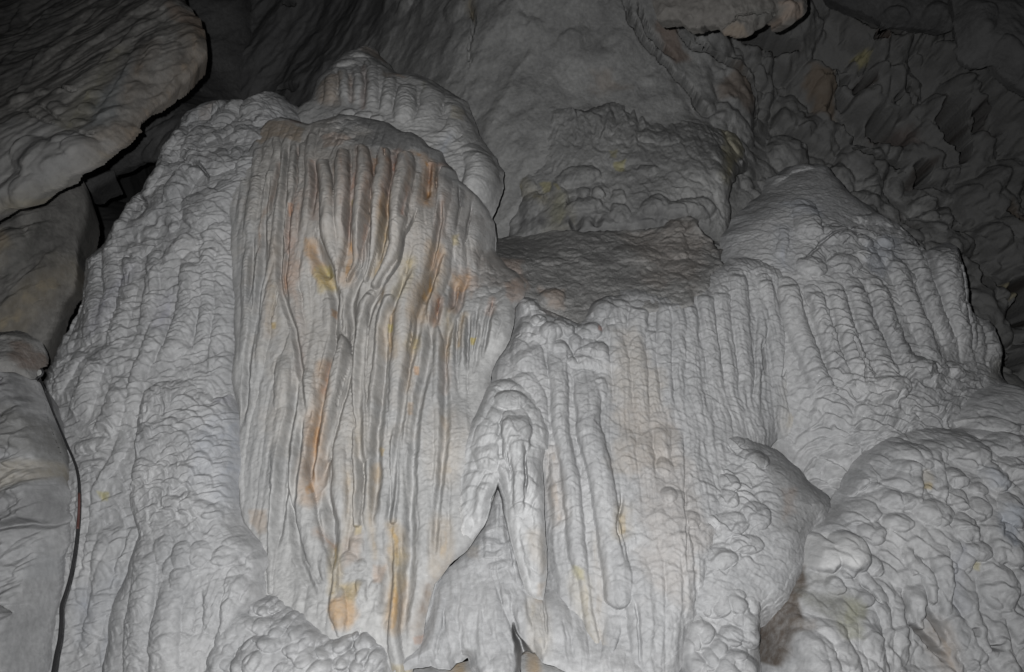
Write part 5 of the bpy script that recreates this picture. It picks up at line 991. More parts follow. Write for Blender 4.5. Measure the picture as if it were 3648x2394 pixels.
# ---- apron behind and below the pale drapery
rockbody('drapery_apron', 'white',
    [('C2', [(-200, 1560), (-120, 1420), (0, 1320), (50, 1130), (90, 960), (180, 840), (300, 730), (390, 600), (450, 480), (500, 300), (545, 180), (600, 330), (660, 600), (760, 900), (860, 980), (1000, 860), (1200, 860), (1460, 940), (1560, 1200), (1640, 1800), (1400, 1700), (1290, 1600), (1180, 1560), (1080, 1545), (980, 1525), (900, 1500), (850, 1490), (800, 1432), (760, 1440), (715, 1478), (705, 1640), (640, 1700), (540, 1650), (420, 1600), (345, 1540), (325, 1470), (290, 1495), (240, 1490), (205, 1535), (130, 1525), (70, 1500), (0, 1530), (-200, 1570)])],
    [(1790, 1750, 4.38), (1760, 1900, 4.28), (1850, 1900, 4.28), (1640, 2050, 4.2), (1560, 2200, 4.1), (1800, 2150, 4.1), (1950, 2150, 4.12), (2100, 2150, 4.15), (2250, 2150, 4.15), (1600, 2390, 3.95), (1850, 2390, 3.85), (1850, 2250, 4.0), (2050, 2330, 3.95), (2250, 2390, 3.9), (1830, 2330, 4.0)],
    R=0.1, pitch=0.0039, rough=0.009, rfreq=5, seed=121, edge=0.012,
    feats=[F('C2', [(130, 960), (110, 1130), (80, 1300), (40, 1480), (20, 1600)], [90, 100, 110, 110, 60], 0.65, name='drapery'), F('C2', [(190, 1040), (220, 1200), (250, 1350), (280, 1490)], [70, 90, 110, 90], 0.65, name='drapery'), F('C2', [(160, 1200), (165, 1350), (180, 1500)], [70, 100, 90], 0.6, name='drapery'),
           F('C2', [(240, 900), (300, 1100), (380, 1300), (480, 1500), (560, 1750)], [150, 200, 220, 240, 240], 0.45, name='drapery'), F('C2', [(400, 900), (450, 1100), (520, 1300), (580, 1450), (640, 1750)], [170, 200, 190, 180, 160], 0.4, name='drapery'),
           F('C2', [(590, 920), (600, 1050), (600, 1200)], [50, 60, 40], 0.5), F('C2', [(670, 960), (700, 1150), (740, 1300), (790, 1420)], [90, 100, 80, 50], 0.5, name='drapery'), F('C2', [(780, 1080), (810, 1250), (820, 1420), (820, 1500)], [70, 80, 70, 40], 0.55, name='drapery'),
           F('C2', [(600, 380), (625, 520), (650, 680), (680, 820), (730, 980)], [50, 50, 54, 56, 40], 0.8, add=0.02, rip=0.15, lam=0.05, name='drapery'), F('C2', [(660, 800), (690, 900), (740, 1000)], [40, 40, 30], 0.5),
           F('C2', [(920, 930), (930, 1100), (960, 1280), (980, 1450)], [130, 180, 220, 200], 0.4, name='drapery'), F('C2', [(1030, 1000), (1070, 1200), (1110, 1400), (1150, 1560)], [90, 110, 110, 90], 0.4, name='drapery'),
           F('C2', [(1330, 1120), (1330, 1250), (1310, 1400), (1290, 1600)], [90, 90, 70, 70], 0.55, name='drapery'), F('C2', [(1430, 1050), (1420, 1250), (1380, 1450), (1350, 1700)], [110, 130, 110, 110], 0.4, name='drapery'),
           F('C2', [(480, 320), (520, 380)], [50, 40], 0.4, name='lip'), F('C2', [(440, 560), (520, 540)], [40, 34], 0.5, name='lip'), F('C2', [(450, 640), (560, 660)], [50, 44], 0.4, name='lip'), F('C2', [(440, 740), (520, 750), (600, 700)], [44, 40, 36], 0.5, name='lip'), F('C2', [(480, 830), (560, 820), (620, 790)], [44, 50, 36], 0.5, name='lip'),
           G('C2', [(632, 1200), (655, 1320), (690, 1420), (730, 1540), (780, 1750)], [12, 50, 110, 170, 200], 0.24), G('C2', [(862, 1000), (862, 1150), (860, 1330)], [24, 30, 22], 0.03)],
    reliefs=[dict(k='flow', c=(0.035, 0.35), a=0.010, ang=8, seed=3), dict(k='tongues', c=(0.12, 0.06), a=0.016, seed=4, poly=('C2', [(300, 250), (700, 250), (720, 860), (300, 860)]), soft=0.06), dict(k='tongues', c=(0.2, 0.12), a=0.014, seed=8, patchy=1)],
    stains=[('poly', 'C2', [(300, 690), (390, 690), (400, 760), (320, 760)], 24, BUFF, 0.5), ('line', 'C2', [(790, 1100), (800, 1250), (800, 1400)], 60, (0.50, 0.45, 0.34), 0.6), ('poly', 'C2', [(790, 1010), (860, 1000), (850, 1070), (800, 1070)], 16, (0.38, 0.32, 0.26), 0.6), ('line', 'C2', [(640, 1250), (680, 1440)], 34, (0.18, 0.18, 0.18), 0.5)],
    label='smooth pale apron of draperies fanning out at the bottom centre below the long crack', cat='flowstone')
rockbody('bedrock', 'curtain',
    [('C2', [(-300, 1500), (0, 1500), (300, 1480), (720, 1440), (800, 1420), (900, 1480), (1250, 1500), (1300, 1900), (-300, 1900)])],
    [(1500, 2380, 4.15), (1900, 2330, 4.15), (2100, 2394, 4.15), (1700, 2394, 4.1), (1900, 2500, 3.9)],
    R=0.06, pitch=0.007, rough=0.02, rfreq=5, seed=125, stains=[('poly', 'C2', [(760, 1440), (850, 1440), (860, 1800), (740, 1800)], 30, (0.44, 0.30, 0.14), 0.8), ('poly', 'C2', [(200, 1480), (330, 1490), (330, 1800), (200, 1800)], 30, (0.48, 0.33, 0.14), 0.8)],
    label='rusty yellow bedrock peeping out below the draperies at the bottom edge', cat='rock')

# ---- brown dusty shelf between the domes
rockbody('rock_shelf', 'mud',
    [('M3', [(-420, 420), (-330, 300), (-180, 270), (0, 250), (150, 205), (350, 200), (500, 205), (640, 210), (800, 200), (980, 185), (1010, 140), (1090, 105), (1180, 140), (1260, 240), (1345, 330), (1370, 420), (1250, 560), (1100, 700), (700, 720), (560, 850), (300, 880), (0, 800), (-300, 760)])],
    [(1800, 850, ('wall_flowstone', -.03)), (2000, 825, ('wall_flowstone', -.03)), (2150, 820, ('wall_flowstone', -.03)), (2300, 818, ('wall_flowstone', -.03)), (2440, 775, ('wall_flowstone', -.04)), (2550, 850, 5.35), (1700, 950, 5.0), (1900, 960, 5.1), (2100, 950, 5.15), (2300, 950, 5.15), (2450, 960, 5.1), (1900, 1080, 4.9), (2100, 1060, 4.95), (1700, 1080, 4.85), (2580, 890, 5.2), (2000, 1180, 4.8)],
    R=0.03, pitch=0.0062, rough=0.03, rfreq=5, seed=131, edge=0.045,
    feats=[F('M3', [(1000, 260), (1050, 170), (1110, 150)], [160, 130, 80], 0.3, name='boss'), K('M3', 1190, 190, 70, 60, 0.4, name='boss'), K('M3', 1290, 250, 40, 60, 0.5, name='boss'), K('M3', 800, 360, 150, 90, 0.2, name='boss'), K('M3', 400, 340, 80, 40, 0.35, -20, name='boss'), K('M3', 480, 400, 60, 30, 0.4, -30, name='boss'), K('M3', 290, 390, 90, 40, 0.3, name='boss'),
           K('M3', 290, 620, 90, 70, 0.4, name='boss'), K('M3', 60, 420, 120, 130, 0.2, name='boss'), K('M3', 1040, 300, 90, 150, 0.2, 15, name='boss')],
    reliefs=[dict(k='tongues', c=(0.09, 0.035), a=0.005, seed=3, wav=0.02, patchy=1), dict(k='cobbles', c=0.07, a=0.022, seed=6, patchy=1, wav=0.03), dict(k='ridge', c=(0.12, 0.09), a=0.008, seed=9)],
    stains=[('poly', 'M3', [(680, 240), (1000, 170), (1150, 120), (1300, 300), (1100, 540), (880, 540), (800, 380)], 90, BROWN, 0.45), ('poly', 'M3', [(-200, 270), (700, 210), (800, 420), (820, 560), (400, 720), (0, 640), (-150, 450)], 60, (0.19, 0.188, 0.186), 0.6),
            ('poly', 'M3', [(-350, 480), (-150, 380), (100, 420), (140, 560), (60, 760), (-200, 720)], 30, (0.34, 0.25, 0.22), 0.6), ('poly', 'M3', [(200, 570), (370, 580), (360, 700), (240, 700)], 26, (0.33, 0.26, 0.23), 0.7), ('poly', 'M3', [(1150, 150), (1240, 170), (1230, 230), (1160, 220)], 20, (0.35, 0.34, 0.33), 0.7),
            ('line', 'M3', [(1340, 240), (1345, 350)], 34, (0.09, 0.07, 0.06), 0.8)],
    label='dusty dark brown sloping rock shelf between the stained curtain and the right dome', cat='rock')

# ---- right curtain under the shelf
RC = dict(rip=0.18, lam=0.04)
RD = dict(rip=0.28, lam=0.028)
rockbody('flowstone_curtain', 'white', ref='right_curtain', outline=
    [('C1', [(870, 260), (890, 150), (1000, 130), (1100, 170), (1130, 240), (1230, 290), (1330, 340), (1440, 380), (1500, 300), (1560, 220), (1680, 130), (1800, 100)]), ('M3', [(690, 570), (800, 545), (950, 590), (1010, 560), (1150, 540), (1220, 500), (1300, 430), (1400, 380), (1560, 380), (1700, 420)]),
     ('M4', [(330, 520), (420, 800), (520, 1100), (620, 1400), (560, 1562)]), ('B3', [(1700, 100), (1500, 400), (1300, 1000), (1150, 1300), (1000, 1800), (520, 1800), (540, 1500), (300, 1200), (240, 1000), (200, 400)]), ('C1', [(900, 1562), (760, 1250), (655, 1000), (640, 950), (650, 850), (690, 760), (745, 650), (800, 570), (860, 440)])],
    depth=[(1870, 1100, 4.75), (2000, 1150, 4.7), (2150, 1070, 4.85), (2350, 1040, 4.85), (2550, 980, 4.95), (2750, 950, 5.0), (2000, 1350, 4.55), (2250, 1300, 4.65), (2500, 1300, 4.7), (2750, 1300, 4.85), (2000, 1600, 4.35), (2300, 1600, 4.4), (2600, 1600, 4.5), (2850, 1550, 4.75), (2100, 1900, 4.2), (2400, 1900, 4.15), (2200, 2200, 4.05), (2400, 2300, 3.95), (2200, 2450, 3.9)],
    R=0.16, pitch=0.0048, rough=0.009, rfreq=5, seed=141, edge=0.012, warp=0.01,
    feats=[K('C1', 1280, 620, 100, 70, 0.5), K('C1', 1500, 760, 150, 70, 0.4), K('C1', 1640, 800, 90, 70, 0.4), K('C1', 1210, 600, 60, 60, 0.4), K('C1', 1040, 210, 80, 60, 0.55), K('C1', 940, 230, 60, 80, 0.4), K('C1', 1090, 370, 80, 70, 0.5), K('C1', 950, 440, 90, 70, 0.3), K('C1', 1210, 480, 110, 110, 0.4), K('C1', 1290, 420, 70, 90, 0.4), K('C1', 1370, 470, 60, 80, 0.55), K('C1', 1170, 260, 70, 40, 0.4),
           K('C1', 960, 540, 120, 70, 0.35), F('C1', [(960, 640), (1000, 720), (1080, 850), (1130, 1000), (1160, 1200)], [280, 290, 200, 120, 90], 0.35, name='lobe'), F('C1', [(950, 840), (1000, 950), (1080, 1150), (1110, 1400), (1120, 1600)], [200, 200, 160, 120, 110], 0.4, name='lobe', add=0.02),
           F('S', [(1988, 1227), (1988, 1288), (1988, 1384), (1995, 1500), (2014, 1614), (2030, 1730), (2046, 1872), (2058, 1986), (2072, 2044), (2086, 2130), (2109, 2244), (2132, 2360), (2145, 2450)], [60, 66, 64, 64, 62, 62, 62, 62, 46, 38, 34, 36, 34], 0.75, name='column', rip=0.14, lam=0.05), F('C1', [(1180, 950), (1185, 1200), (1190, 1500)], [60, 70, 80], 0.3),
           K('C1', 1560, 470, 130, 100, 0.55), K('C1', 1440, 580, 70, 110, 0.5), K('C1', 1650, 650, 100, 110, 0.5), K('C1', 1560, 600, 90, 90, 0.4), K('C1', 1680, 250, 130, 150, 0.45), K('C1', 1570, 270, 70, 90, 0.4), K('C1', 1740, 450, 60, 120, 0.4),
           F('S', [(2082, 1275), (2095, 1365), (2092, 1422), (2097, 1490), (2103, 1545), (2118, 1590), (2143, 1729), (2172, 1901), (2195, 2044), (2197, 2118)], [90, 104, 98, 80, 92, 94, 88, 84, 90, 84], 0.55, name='column', add=0.05, rip=0.1, lam=0.07), F('C1', [(1640, 900), (1670, 1050), (1640, 1200)], [130, 130, 80], 0.5, name='lobe', add=0.03), F('B3', [(670, 1150), (670, 1280), (640, 1420), (620, 1600)], [80, 90, 80, 70], 0.6, name='column'),
           F('B3', [(640, 100), (680, 350), (705, 560), (715, 700)], [50, 56, 50, 40], 0.6), F('B3', [(540, 500), (560, 750), (580, 950), (600, 1200)], [50, 60, 60, 60], 0.5)]
          + [K('B3', 280 + 10 * math.sin(k * 2.1) + k * 3.2, 40 + k * 62, 30, 40, 0.35, -20) for k in range(13)] + [K('B3', 325 + 6 * math.sin(k * 1.7) + k * 2.6, 330 + k * 66, 24, 44, 0.35, -20) for k in range(8)]
          + [K('B3', 440 + 6 * math.sin(k * 1.3) + k * 8.5, 90 + k * 68, 26, 34, 0.35, 10) for k in range(13)] + [K('B3', 665 + 8 * math.sin(k * 1.3) + k * 5, -60 + k * 72, 30, 38, 0.3, 10) for k in range(10)] + [K('C1', 1770, 950 + k * 66, 44, 36, 0.3) for k in range(6)] + [K('C1', 1375 + 8 * math.sin(k), 960 + k * 70, 30, 40, 0.3) for k in range(9)] +
          [F('M3', [(710, 640), (705, 850), (720, 1150), (740, 1400), (760, 1600)], [120, 120, 120, 110, 110], 0.45, rip=0.15, lam=0.03), F('M3', [(820, 690), (810, 900), (830, 1200), (860, 1450), (880, 1650)], [120, 120, 110, 110, 110], 0.5, **RC), F('M3', [(900, 830), (905, 1050), (920, 1300), (940, 1600)], [80, 80, 80, 90], 0.5, **RD),
           F('M3', [(1000, 660), (985, 800), (980, 1000), (1000, 1250), (1020, 1600)], [120, 110, 100, 90, 90], 0.5, **RC), F('M3', [(1050, 660), (1075, 900), (1070, 1150), (1080, 1350), (1090, 1600)], [110, 100, 80, 80, 80], 0.5, **RC), F('M3', [(1130, 680), (1150, 950), (1180, 1200), (1230, 1450), (1250, 1650)], [100, 100, 100, 110, 100], 0.4, **RD),
           F('M3', [(1240, 620), (1260, 850), (1290, 1100), (1310, 1400)], [110, 100, 100, 100], 0.45, **RD), F('M3', [(1340, 600), (1360, 850), (1390, 1150), (1400, 1420)], [110, 100, 100, 100], 0.4, **RD), F('M3', [(1430, 480), (1460, 750), (1480, 1050), (1490, 1420)], [110, 110, 110, 110], 0.45, rip=0.2, lam=0.03),
           F('M3', [(1520, 460), (1570, 650), (1590, 800), (1565, 1000), (1555, 1250), (1550, 1540)], [100, 90, 70, 50, 50, 50], 0.65, name='drapery', add=0.02), F('M3', [(1600, 520), (1640, 700), (1680, 900), (1700, 1100), (1700, 1380)], [110, 110, 110, 100, 90], 0.5, rip=0.1),
           F('M4', [(60, 480), (140, 620), (190, 850), (230, 1050), (235, 1380)], [110, 110, 110, 80, 60], 0.5, name='drapery'), F('M4', [(270, 900), (290, 1100), (330, 1300), (330, 1500)], [50, 60, 60, 50], 0.6), 
           G('M4', [(120, 880), (125, 1000), (140, 1110)], [30, 44, 24], 0.06), G('M4', [(255, 950), (240, 1150)], [30, 24], 0.05),
           F('B3', [(760, -60), (770, 200), (790, 450)], [110, 110, 100], 0.45, rip=0.1), F('B3', [(860, -60), (870, 200), (890, 500)], [110, 110, 90], 0.45, **RD), F('B3', [(980, -40), (985, 180), (990, 300)], [110, 110, 110], 0.5, **RC), K('B3', 985, 280, 56, 70, 0.5), K('B3', 1010, 470, 60, 60, 0.55), F('B3', [(1060, -40), (1080, 250), (1090, 520)], [100, 90, 80], 0.4, **RD),
           F('B3', [(1170, -40), (1170, 250), (1160, 450)], [90, 90, 80], 0.35, **RD), F('B3', [(810, 690), (800, 850), (830, 1100), (870, 1400), (890, 1700)], [120, 170, 170, 150, 150], 0.45, rip=0.2, lam=0.05), F('B3', [(930, 620), (930, 850), (940, 1200), (950, 1650)], [120, 120, 110, 110], 0.4, **RD), F('B3', [(1050, 600), (1040, 850), (1050, 1150), (1050, 1600)], [120, 120, 100, 100], 0.35, **RD),
           K('B3', 770, 730, 50, 70, 0.4), K('B3', 950, 590, 60, 50, 0.4), K('B3', 1160, 620, 60, 50, 0.4), G('B3', [(720, 420), (725, 520), (700, 640), (720, 740), (740, 880)], [22, 28, 30, 24, 20], 0.035), G('B3', [(760, 1060), (800, 1150), (840, 1350), (850, 1600)], [26, 26, 26, 24], 0.03), G('B3', [(1115, 0), (1120, 500), (1125, 1000)], [18, 18, 14], 0.012)],
    reliefs=[dict(k='columns', c=0.055, a=0.032, len=0.45, wav=0.01, poly=('M3', [(640, 900), (1500, 600), (1600, 1500), (1250, 1600), (1250, 2600), (-400, 2600), (-400, 1700)]), soft=0.1), dict(k='tongues', c=(0.11, 0.028), a=0.009, seed=3, wav=0.012), dict(k='cobbles', c=0.12, a=0.06, seed=6, poly=('C1', [(860, 120), (1300, 250), (1800, 80), (1800, 830), (1350, 800), (1250, 560), (900, 620)]), soft=0.05, wav=0.04), dict(k='flow', c=(0.025, 0.3), a=0.006, seed=9),
             dict(k='tongues', c=(0.15, 0.07), a=0.02, seed=12, poly=('B3', [(1150, 250), (1800, 100), (1600, 800), (1100, 1100), (900, 600)]), soft=0.1)],
    stains=[('poly', 'M3', [(670, 850), (780, 830), (900, 1000), (1000, 1300), (1010, 1700), (690, 1700)], 60, BUFF, 0.55), ('poly', 'B3', [(700, -100), (1020, -100), (1200, 500), (1300, 780), (1120, 960), (1100, 1120), (860, 1100), (860, 700)], 60, (0.50, 0.45, 0.41), 0.45), ('poly', 'C1', [(1630, 440), (1680, 450), (1680, 485), (1640, 480)], 8, (0.42, 0.16, 0.14), 0.8),
            ('poly', 'B3', [(420, 910), (490, 930), (500, 1010), (440, 1000)], 18, (0.52, 0.50, 0.20), 0.75), ('line', 'B3', [(470, 1020), (500, 1200), (560, 1500)], 60, (0.54, 0.50, 0.38), 0.6), ('line', 'B3', [(280, 200), (300, 450), (330, 600)], 50, (0.48, 0.40, 0.33), 0.5), ('line', 'B3', [(730, 560), (720, 680)], 44, (0.50, 0.42, 0.26), 0.7), ('poly', 'B3', [(130, 680), (220, 700), (230, 860), (150, 900)], 40, BUFF, 0.5),
            ('line', 'M3', [(480, 720), (700, 590), (950, 600), (1150, 550), (1300, 440)], 110, GREYDUST, 0.6), ('line', 'M4', [(290, 1200), (300, 1400)], 60, (0.46, 0.42, 0.35), 0.5), ('line', 'B3', [(560, 700), (580, 1000), (600, 1400)], 34, BUFF, 0.5), ('poly', 'C1', [(1100, 150), (1330, 200), (1300, 320), (1130, 250)], 40, (0.28, 0.25, 0.23), 0.6), ('poly', 'C1', [(1330, 180), (1520, 180), (1480, 330), (1420, 360), (1340, 330)], 40, (0.2, 0.2, 0.2), 0.6)],
    label='pale curtain of upright columns and knobs below the brown shelf, right of centre', cat='flowstone', group='flowstone curtains')

# ---- pale lobed drapery in the centre, in front
rockbody('pale_drapery', 'fresh',
    [('C1', [(640, 960), (720, 920), (830, 900), (900, 930), (1000, 960), (1080, 1080), (1150, 1200), (1180, 1400), (1175, 1562)]), ('C2', [(868, 0), (856, 250), (868, 560), (882, 700), (872, 900), (855, 1060), (800, 1040), (735, 1000), (672, 800), (615, 520), (590, 380), (560, 250), (542, 215), (490, 360), (440, 530), (385, 600), (295, 730), (185, 825), (112, 940), (85, 1000), (55, 1190), (-20, 1320), (20, 1050), (80, 900), (150, 600), (210, 300), (240, 0)]), ('C1', [(400, 1500), (480, 1290), (560, 1120)])],
    [(1750, 1360, ('right_curtain', -.01)), (1850, 1365, ('right_curtain', -.02)), (1700, 1500, 4.34), (1800, 1500, 4.28), (1930, 1490, ('right_curtain', -.04)), (1700, 1650, 4.25), (1640, 1800, 4.25), (1850, 1700, 4.15), (1930, 1700, 4.2), (1900, 1900, 4.1), (1920, 2080, 4.1), (1590, 2000, 4.2), (1545, 2200, 4.15), (1650, 1400, 4.5)],
    R=0.035, pitch=0.0039, rough=0.009, rfreq=5, seed=151, edge=0.010, warp=0.012,
    feats=[K('C1', 830, 1110, 160, 110, 0.34, 0, 0.03, name='lobe'), K('C1', 800, 980, 110, 60, 0.4, name='lobe'), F('C1', [(890, 1250), (880, 1380), (900, 1500), (890, 1640)], [200, 290, 250, 190], 0.26, add=0.09, name='lobe'), K('C1', 820, 1270, 90, 80, 0.3, add=0.03, name='lobe'), K('C1', 960, 1330, 80, 90, 0.3, add=0.03, name='lobe'), K('C1', 780, 1310, 60, 80, 0.3, add=0.05, name='lobe'), F('C1', [(720, 1190), (640, 1280), (600, 1400), (560, 1600)], [130, 150, 190, 190], 0.4, name='lobe'),
           F('C1', [(650, 1010), (610, 1120), (560, 1250), (500, 1450)], [100, 120, 140, 140], 0.35, name='lobe'), F('C1', [(1020, 1180), (1060, 1300), (1070, 1450), (1060, 1600)], [110, 110, 110, 100], 0.4, name='lobe'), F('C1', [(1090, 1200), (1120, 1350), (1130, 1562)], [80, 90, 90], 0.4), K('C1', 990, 1200, 50, 60, 0.4),
           F('B3', [(60, 80), (80, 200), (88, 400), (85, 600)], [130, 100, 70, 50], 0.65, add=0.06, name='lobe'), F('B3', [(20, 60), (30, 200), (40, 320)], [80, 80, 50], 0.5, add=0.04, name='lobe'), F('C2', [(690, 200), (690, 330), (690, 470)], [80, 80, 50], 0.6, add=0.05, name='lobe'),
           F('C2', [(440, -20), (470, 100), (500, 170)], [170, 160, 100], 0.4, name='lobe'), F('C2', [(470, 230), (430, 350), (400, 480), (380, 560)], [110, 110, 90, 50], 0.5, add=0.02, name='lobe'), F('C2', [(360, 0), (360, 200), (340, 380), (270, 600), (180, 780)], [120, 130, 130, 130, 70], 0.3),
           F('C2', [(560, 60), (575, 200), (600, 330)], [60, 56, 50], 0.6, name='lobe'), F('C2', [(780, -20), (780, 150), (780, 300), (770, 430)], [130, 130, 120, 110], 0.5, name='drapery'), F('C2', [(830, 100), (840, 400), (830, 700), (810, 900)], [60, 90, 110, 80], 0.4, name='drapery'), F('C2', [(770, 500), (790, 700), (800, 900), (830, 1040)], [150, 150, 120, 60], 0.4, name='drapery'), F('C2', [(650, 40), (660, 200), (640, 330)], [60, 60, 40], 0.5),
           F('C2', [(110, 200), (110, 500), (100, 800)], [80, 80, 60], 0.3), F('C2', [(240, 100), (220, 400), (160, 700), (100, 900)], [130, 140, 130, 60], 0.3), G('C2', [(730, 0), (740, 130), (730, 330)], [20, 30, 20], 0.05), G('C2', [(600, 0), (620, 180)], [16, 14], 0.03)],
    reliefs=[dict(k='tongues', c=(0.14, 0.075), a=0.018, seed=3, wav=0.03), dict(k='cobbles', c=0.12, a=0.016, seed=6, patchy=1, wav=0.05), dict(k='flow', c=(0.03, 0.25), a=0.007, ang=-15, seed=9)],
    stains=[('poly', 'C2', [(760, 590), (850, 580), (870, 700), (850, 900), (800, 900)], 40, BUFF, 0.6), ('line', 'C2', [(160, 300), (170, 600), (150, 780)], 90, (0.52, 0.44, 0.30), 0.5), ('poly', 'C2', [(790, 960), (860, 950), (850, 1050), (800, 1040)], 16, (0.38, 0.32, 0.26), 0.6)],
    label='bright white lobed drapery in the centre with a bulb and a slanting lower edge', cat='flowstone')

# ---- right dome
DC = dict(rip=0.65, lam=0.062)
rockbody('flowstone_dome', 'white',
    [('M3', [(1180, 560), (1290, 450), (1340, 340), (1345, 240), (1420, 130), (1520, 20), (1600, -30)]), ('P', [(1790, 408), (1830, 385), (1890, 371), (1935, 383), (1950, 408), (1985, 445), (2050, 490), (2098, 518), (2125, 552), (2150, 582), (2178, 566), (2215, 558), (2240, 580), (2250, 640), (2256, 715), (2300, 762), (2335, 830), (2340, 880), (2440, 960), (2440, 1200), (1980, 1200), (1900, 1260), (1800, 1180), (1740, 900), (1690, 760), (1640, 700)])],
    [(2600, 900, 5.15), (2700, 700, 5.5), (2850, 600, 5.7), (2950, 640, 5.65), (2800, 800, 5.25), (3000, 800, 5.3), (3150, 850, 5.45), (2900, 1000, 5.0), (3200, 1000, 5.2), (2700, 1100, 4.95), (3000, 1250, 4.85), (3250, 1250, 5.0), (3400, 900, 5.4), (3430, 1100, 5.3), (3450, 1350, 5.1), (2900, 1450, 4.75), (3100, 1500, 4.7), (3300, 1480, 4.8), (3560, 1250, 5.4), (2650, 900, 5.15), (3600, 1500, 5.0), (2750, 1700, 4.8), (2950, 1800, 4.85), (3300, 1750, 4.9), (3600, 1700, 4.95)],
    R=0.26, pitch=0.0053, rough=0.012, rfreq=4, seed=161, edge=0.016,
    feats=[F('M4', [(260, 560), (310, 760), (390, 980), (480, 1180), (580, 1400)], [130, 140, 140, 140, 150], 0.6, rip=0.4, lam=0.06), F('M4', [(420, 600), (500, 850), (590, 1080), (680, 1280)], [110, 110, 120, 130], 0.45, **DC), F('M4', [(560, 580), (630, 850), (710, 1080), (780, 1300)], [120, 120, 130, 130], 0.5, **DC),
           F('M4', [(680, 560), (760, 800), (850, 1050), (900, 1250)], [120, 130, 130, 130], 0.5, **DC), F('M4', [(810, 560), (900, 800), (980, 1000), (1040, 1230)], [130, 140, 150, 150], 0.5, **DC), F('M4', [(930, 420), (1030, 650), (1110, 850), (1170, 1050), (1210, 1250)], [130, 130, 130, 130, 130], 0.5, **DC), F('M4', [(1020, 300), (1110, 500), (1190, 720), (1260, 900), (1310, 1080)], [110, 110, 120, 120, 120], 0.5, **DC),
           F('M4', [(1230, 320), (1250, 500), (1290, 700), (1330, 850), (1370, 1000), (1420, 1120)], [170, 190, 170, 140, 110, 80], 0.5, add=0.06, rip=0.6, lam=0.05, name='pillar'), F('M4', [(1360, 420), (1380, 650), (1400, 850), (1420, 1050)], [50, 50, 56, 50], 0.6, add=0.05), F('M4', [(1430, 700), (1450, 900), (1460, 1080)], [70, 90, 70], 0.5, rip=0.4, lam=0.03),
           F('M4', [(1520, 720), (1540, 900), (1530, 1080)], [150, 180, 140], 0.5, rip=0.6, lam=0.05, name='lobe'), F('M4', [(370, 60), (400, 180), (440, 300)], [150, 170, 160], 0.4, name='lobe'), F('M4', [(500, 240), (640, 260), (680, 330)], [130, 150, 110], 0.4, name='lobe'), K('M4', 420, 430, 100, 80, 0.4, name='lobe'), K('M4', 620, 420, 120, 70, 0.4, name='lobe'), K('M4', 740, 290, 70, 50, 0.5), K('M4', 870, 290, 60, 60, 0.5),
           K('M4', 760, 390, 90, 50, 0.4), K('M4', 880, 380, 60, 70, 0.4), K('M4', 980, 500, 100, 60, 0.4), K('M4', 1080, 1070, 120, 90, 0.45), K('M4', 1290, 1080, 70, 60, 0.5), K('M4', 900, 1190, 120, 80, 0.45), F('M4', [(700, 140), (850, 140), (960, 200)], [70, 80, 60], 0.5, name='lip'), F('M4', [(630, 230), (800, 240), (930, 330)], [50, 60, 50], 0.5, name='lip'), F('M4', [(250, 200), (240, 330), (245, 420)], [60, 60, 50], 0.4),
           G('M4', [(330, 410), (440, 330), (560, 240), (640, 222), (720, 240), (820, 270)], [20, 26, 28, 26, 22, 14], 0.035), G('M4', [(500, 430), (520, 390), (600, 360), (740, 370), (770, 420)], [14, 20, 22, 20, 12], 0.025), G('M4', [(350, 580), (380, 640), (420, 740)], [18, 22, 16], 0.03), G('M4', [(640, 860), (680, 950), (720, 1060), (750, 1200)], [14, 20, 20, 16], 0.03), F('T4', [(240, 1200), (330, 1140), (450, 1120), (560, 1130)], [90, 110, 120, 100], 0.35, name='lip'), F('M4', [(1440, 690), (1520, 710), (1600, 800)], [40, 50, 40], 0.5, name='lip')],
    reliefs=[dict(k='tongues', c=(0.13, 0.050), a=0.030, seed=3, wav=0.03, fan=('M4', (300, -350)), rmean=1.2, poly=('M4', [(380, 150), (1100, 150), (1600, 900), (1600, 1500), (1000, 1800), (500, 1600), (560, 1300), (420, 700)]), soft=0.12), dict(k='tongues', c=(0.12, 0.055), a=0.045, seed=25, ang=12, wav=0.04, poly=('M4', [(350, 1150), (1200, 980), (1500, 1150), (1300, 1900), (250, 1900), (250, 1500)]), soft=0.1), dict(k='cobbles', c=0.13, a=0.05, seed=29, wav=0.05, poly=('M4', [(350, 1200), (1200, 1030), (1500, 1150), (1300, 1900), (250, 1900), (250, 1500)]), soft=0.1, patchy=1), dict(k='tongues', c=(0.10, 0.040), a=0.009, seed=5, ang=-15, poly=('M4', [(-800, 100), (400, -150), (500, 400), (300, 600), (-300, 700)]), soft=0.1), dict(k='tongues', c=(0.07, 0.03), a=0.009, seed=7, ang=20)],
    stains=[('poly', 'M4', [(250, 30), (450, 30), (480, 120), (280, 130)], 40, (0.42, 0.45, 0.51), 0.55), ('poly', 'M4', [(750, 270), (950, 260), (950, 400), (820, 500), (760, 420)], 50, (0.42, 0.45, 0.51), 0.5), ('poly', 'T4', [(20, 1260), (400, 1150), (620, 1200), (700, 1260), (1000, 1480), (800, 1460), (560, 1330), (300, 1380), (100, 1500)], 40, (0.27, 0.27, 0.27), 0.6),
            ('line', 'M4', [(240, 200), (245, 420)], 50, (0.42, 0.45, 0.51), 0.5), ('poly', 'M4', [(1500, 1000), (1620, 1000), (1620, 1130), (1520, 1120)], 30, (0.28, 0.27, 0.23), 0.6), ('poly', 'M4', [(1420, 660), (1600, 760), (1560, 1120), (1450, 1080)], 30, (0.35, 0.35, 0.35), 0.5)],
    label='broad right hand flowstone dome with scaly ribs slanting down to the right', cat='flowstone', group='flowstone domes')

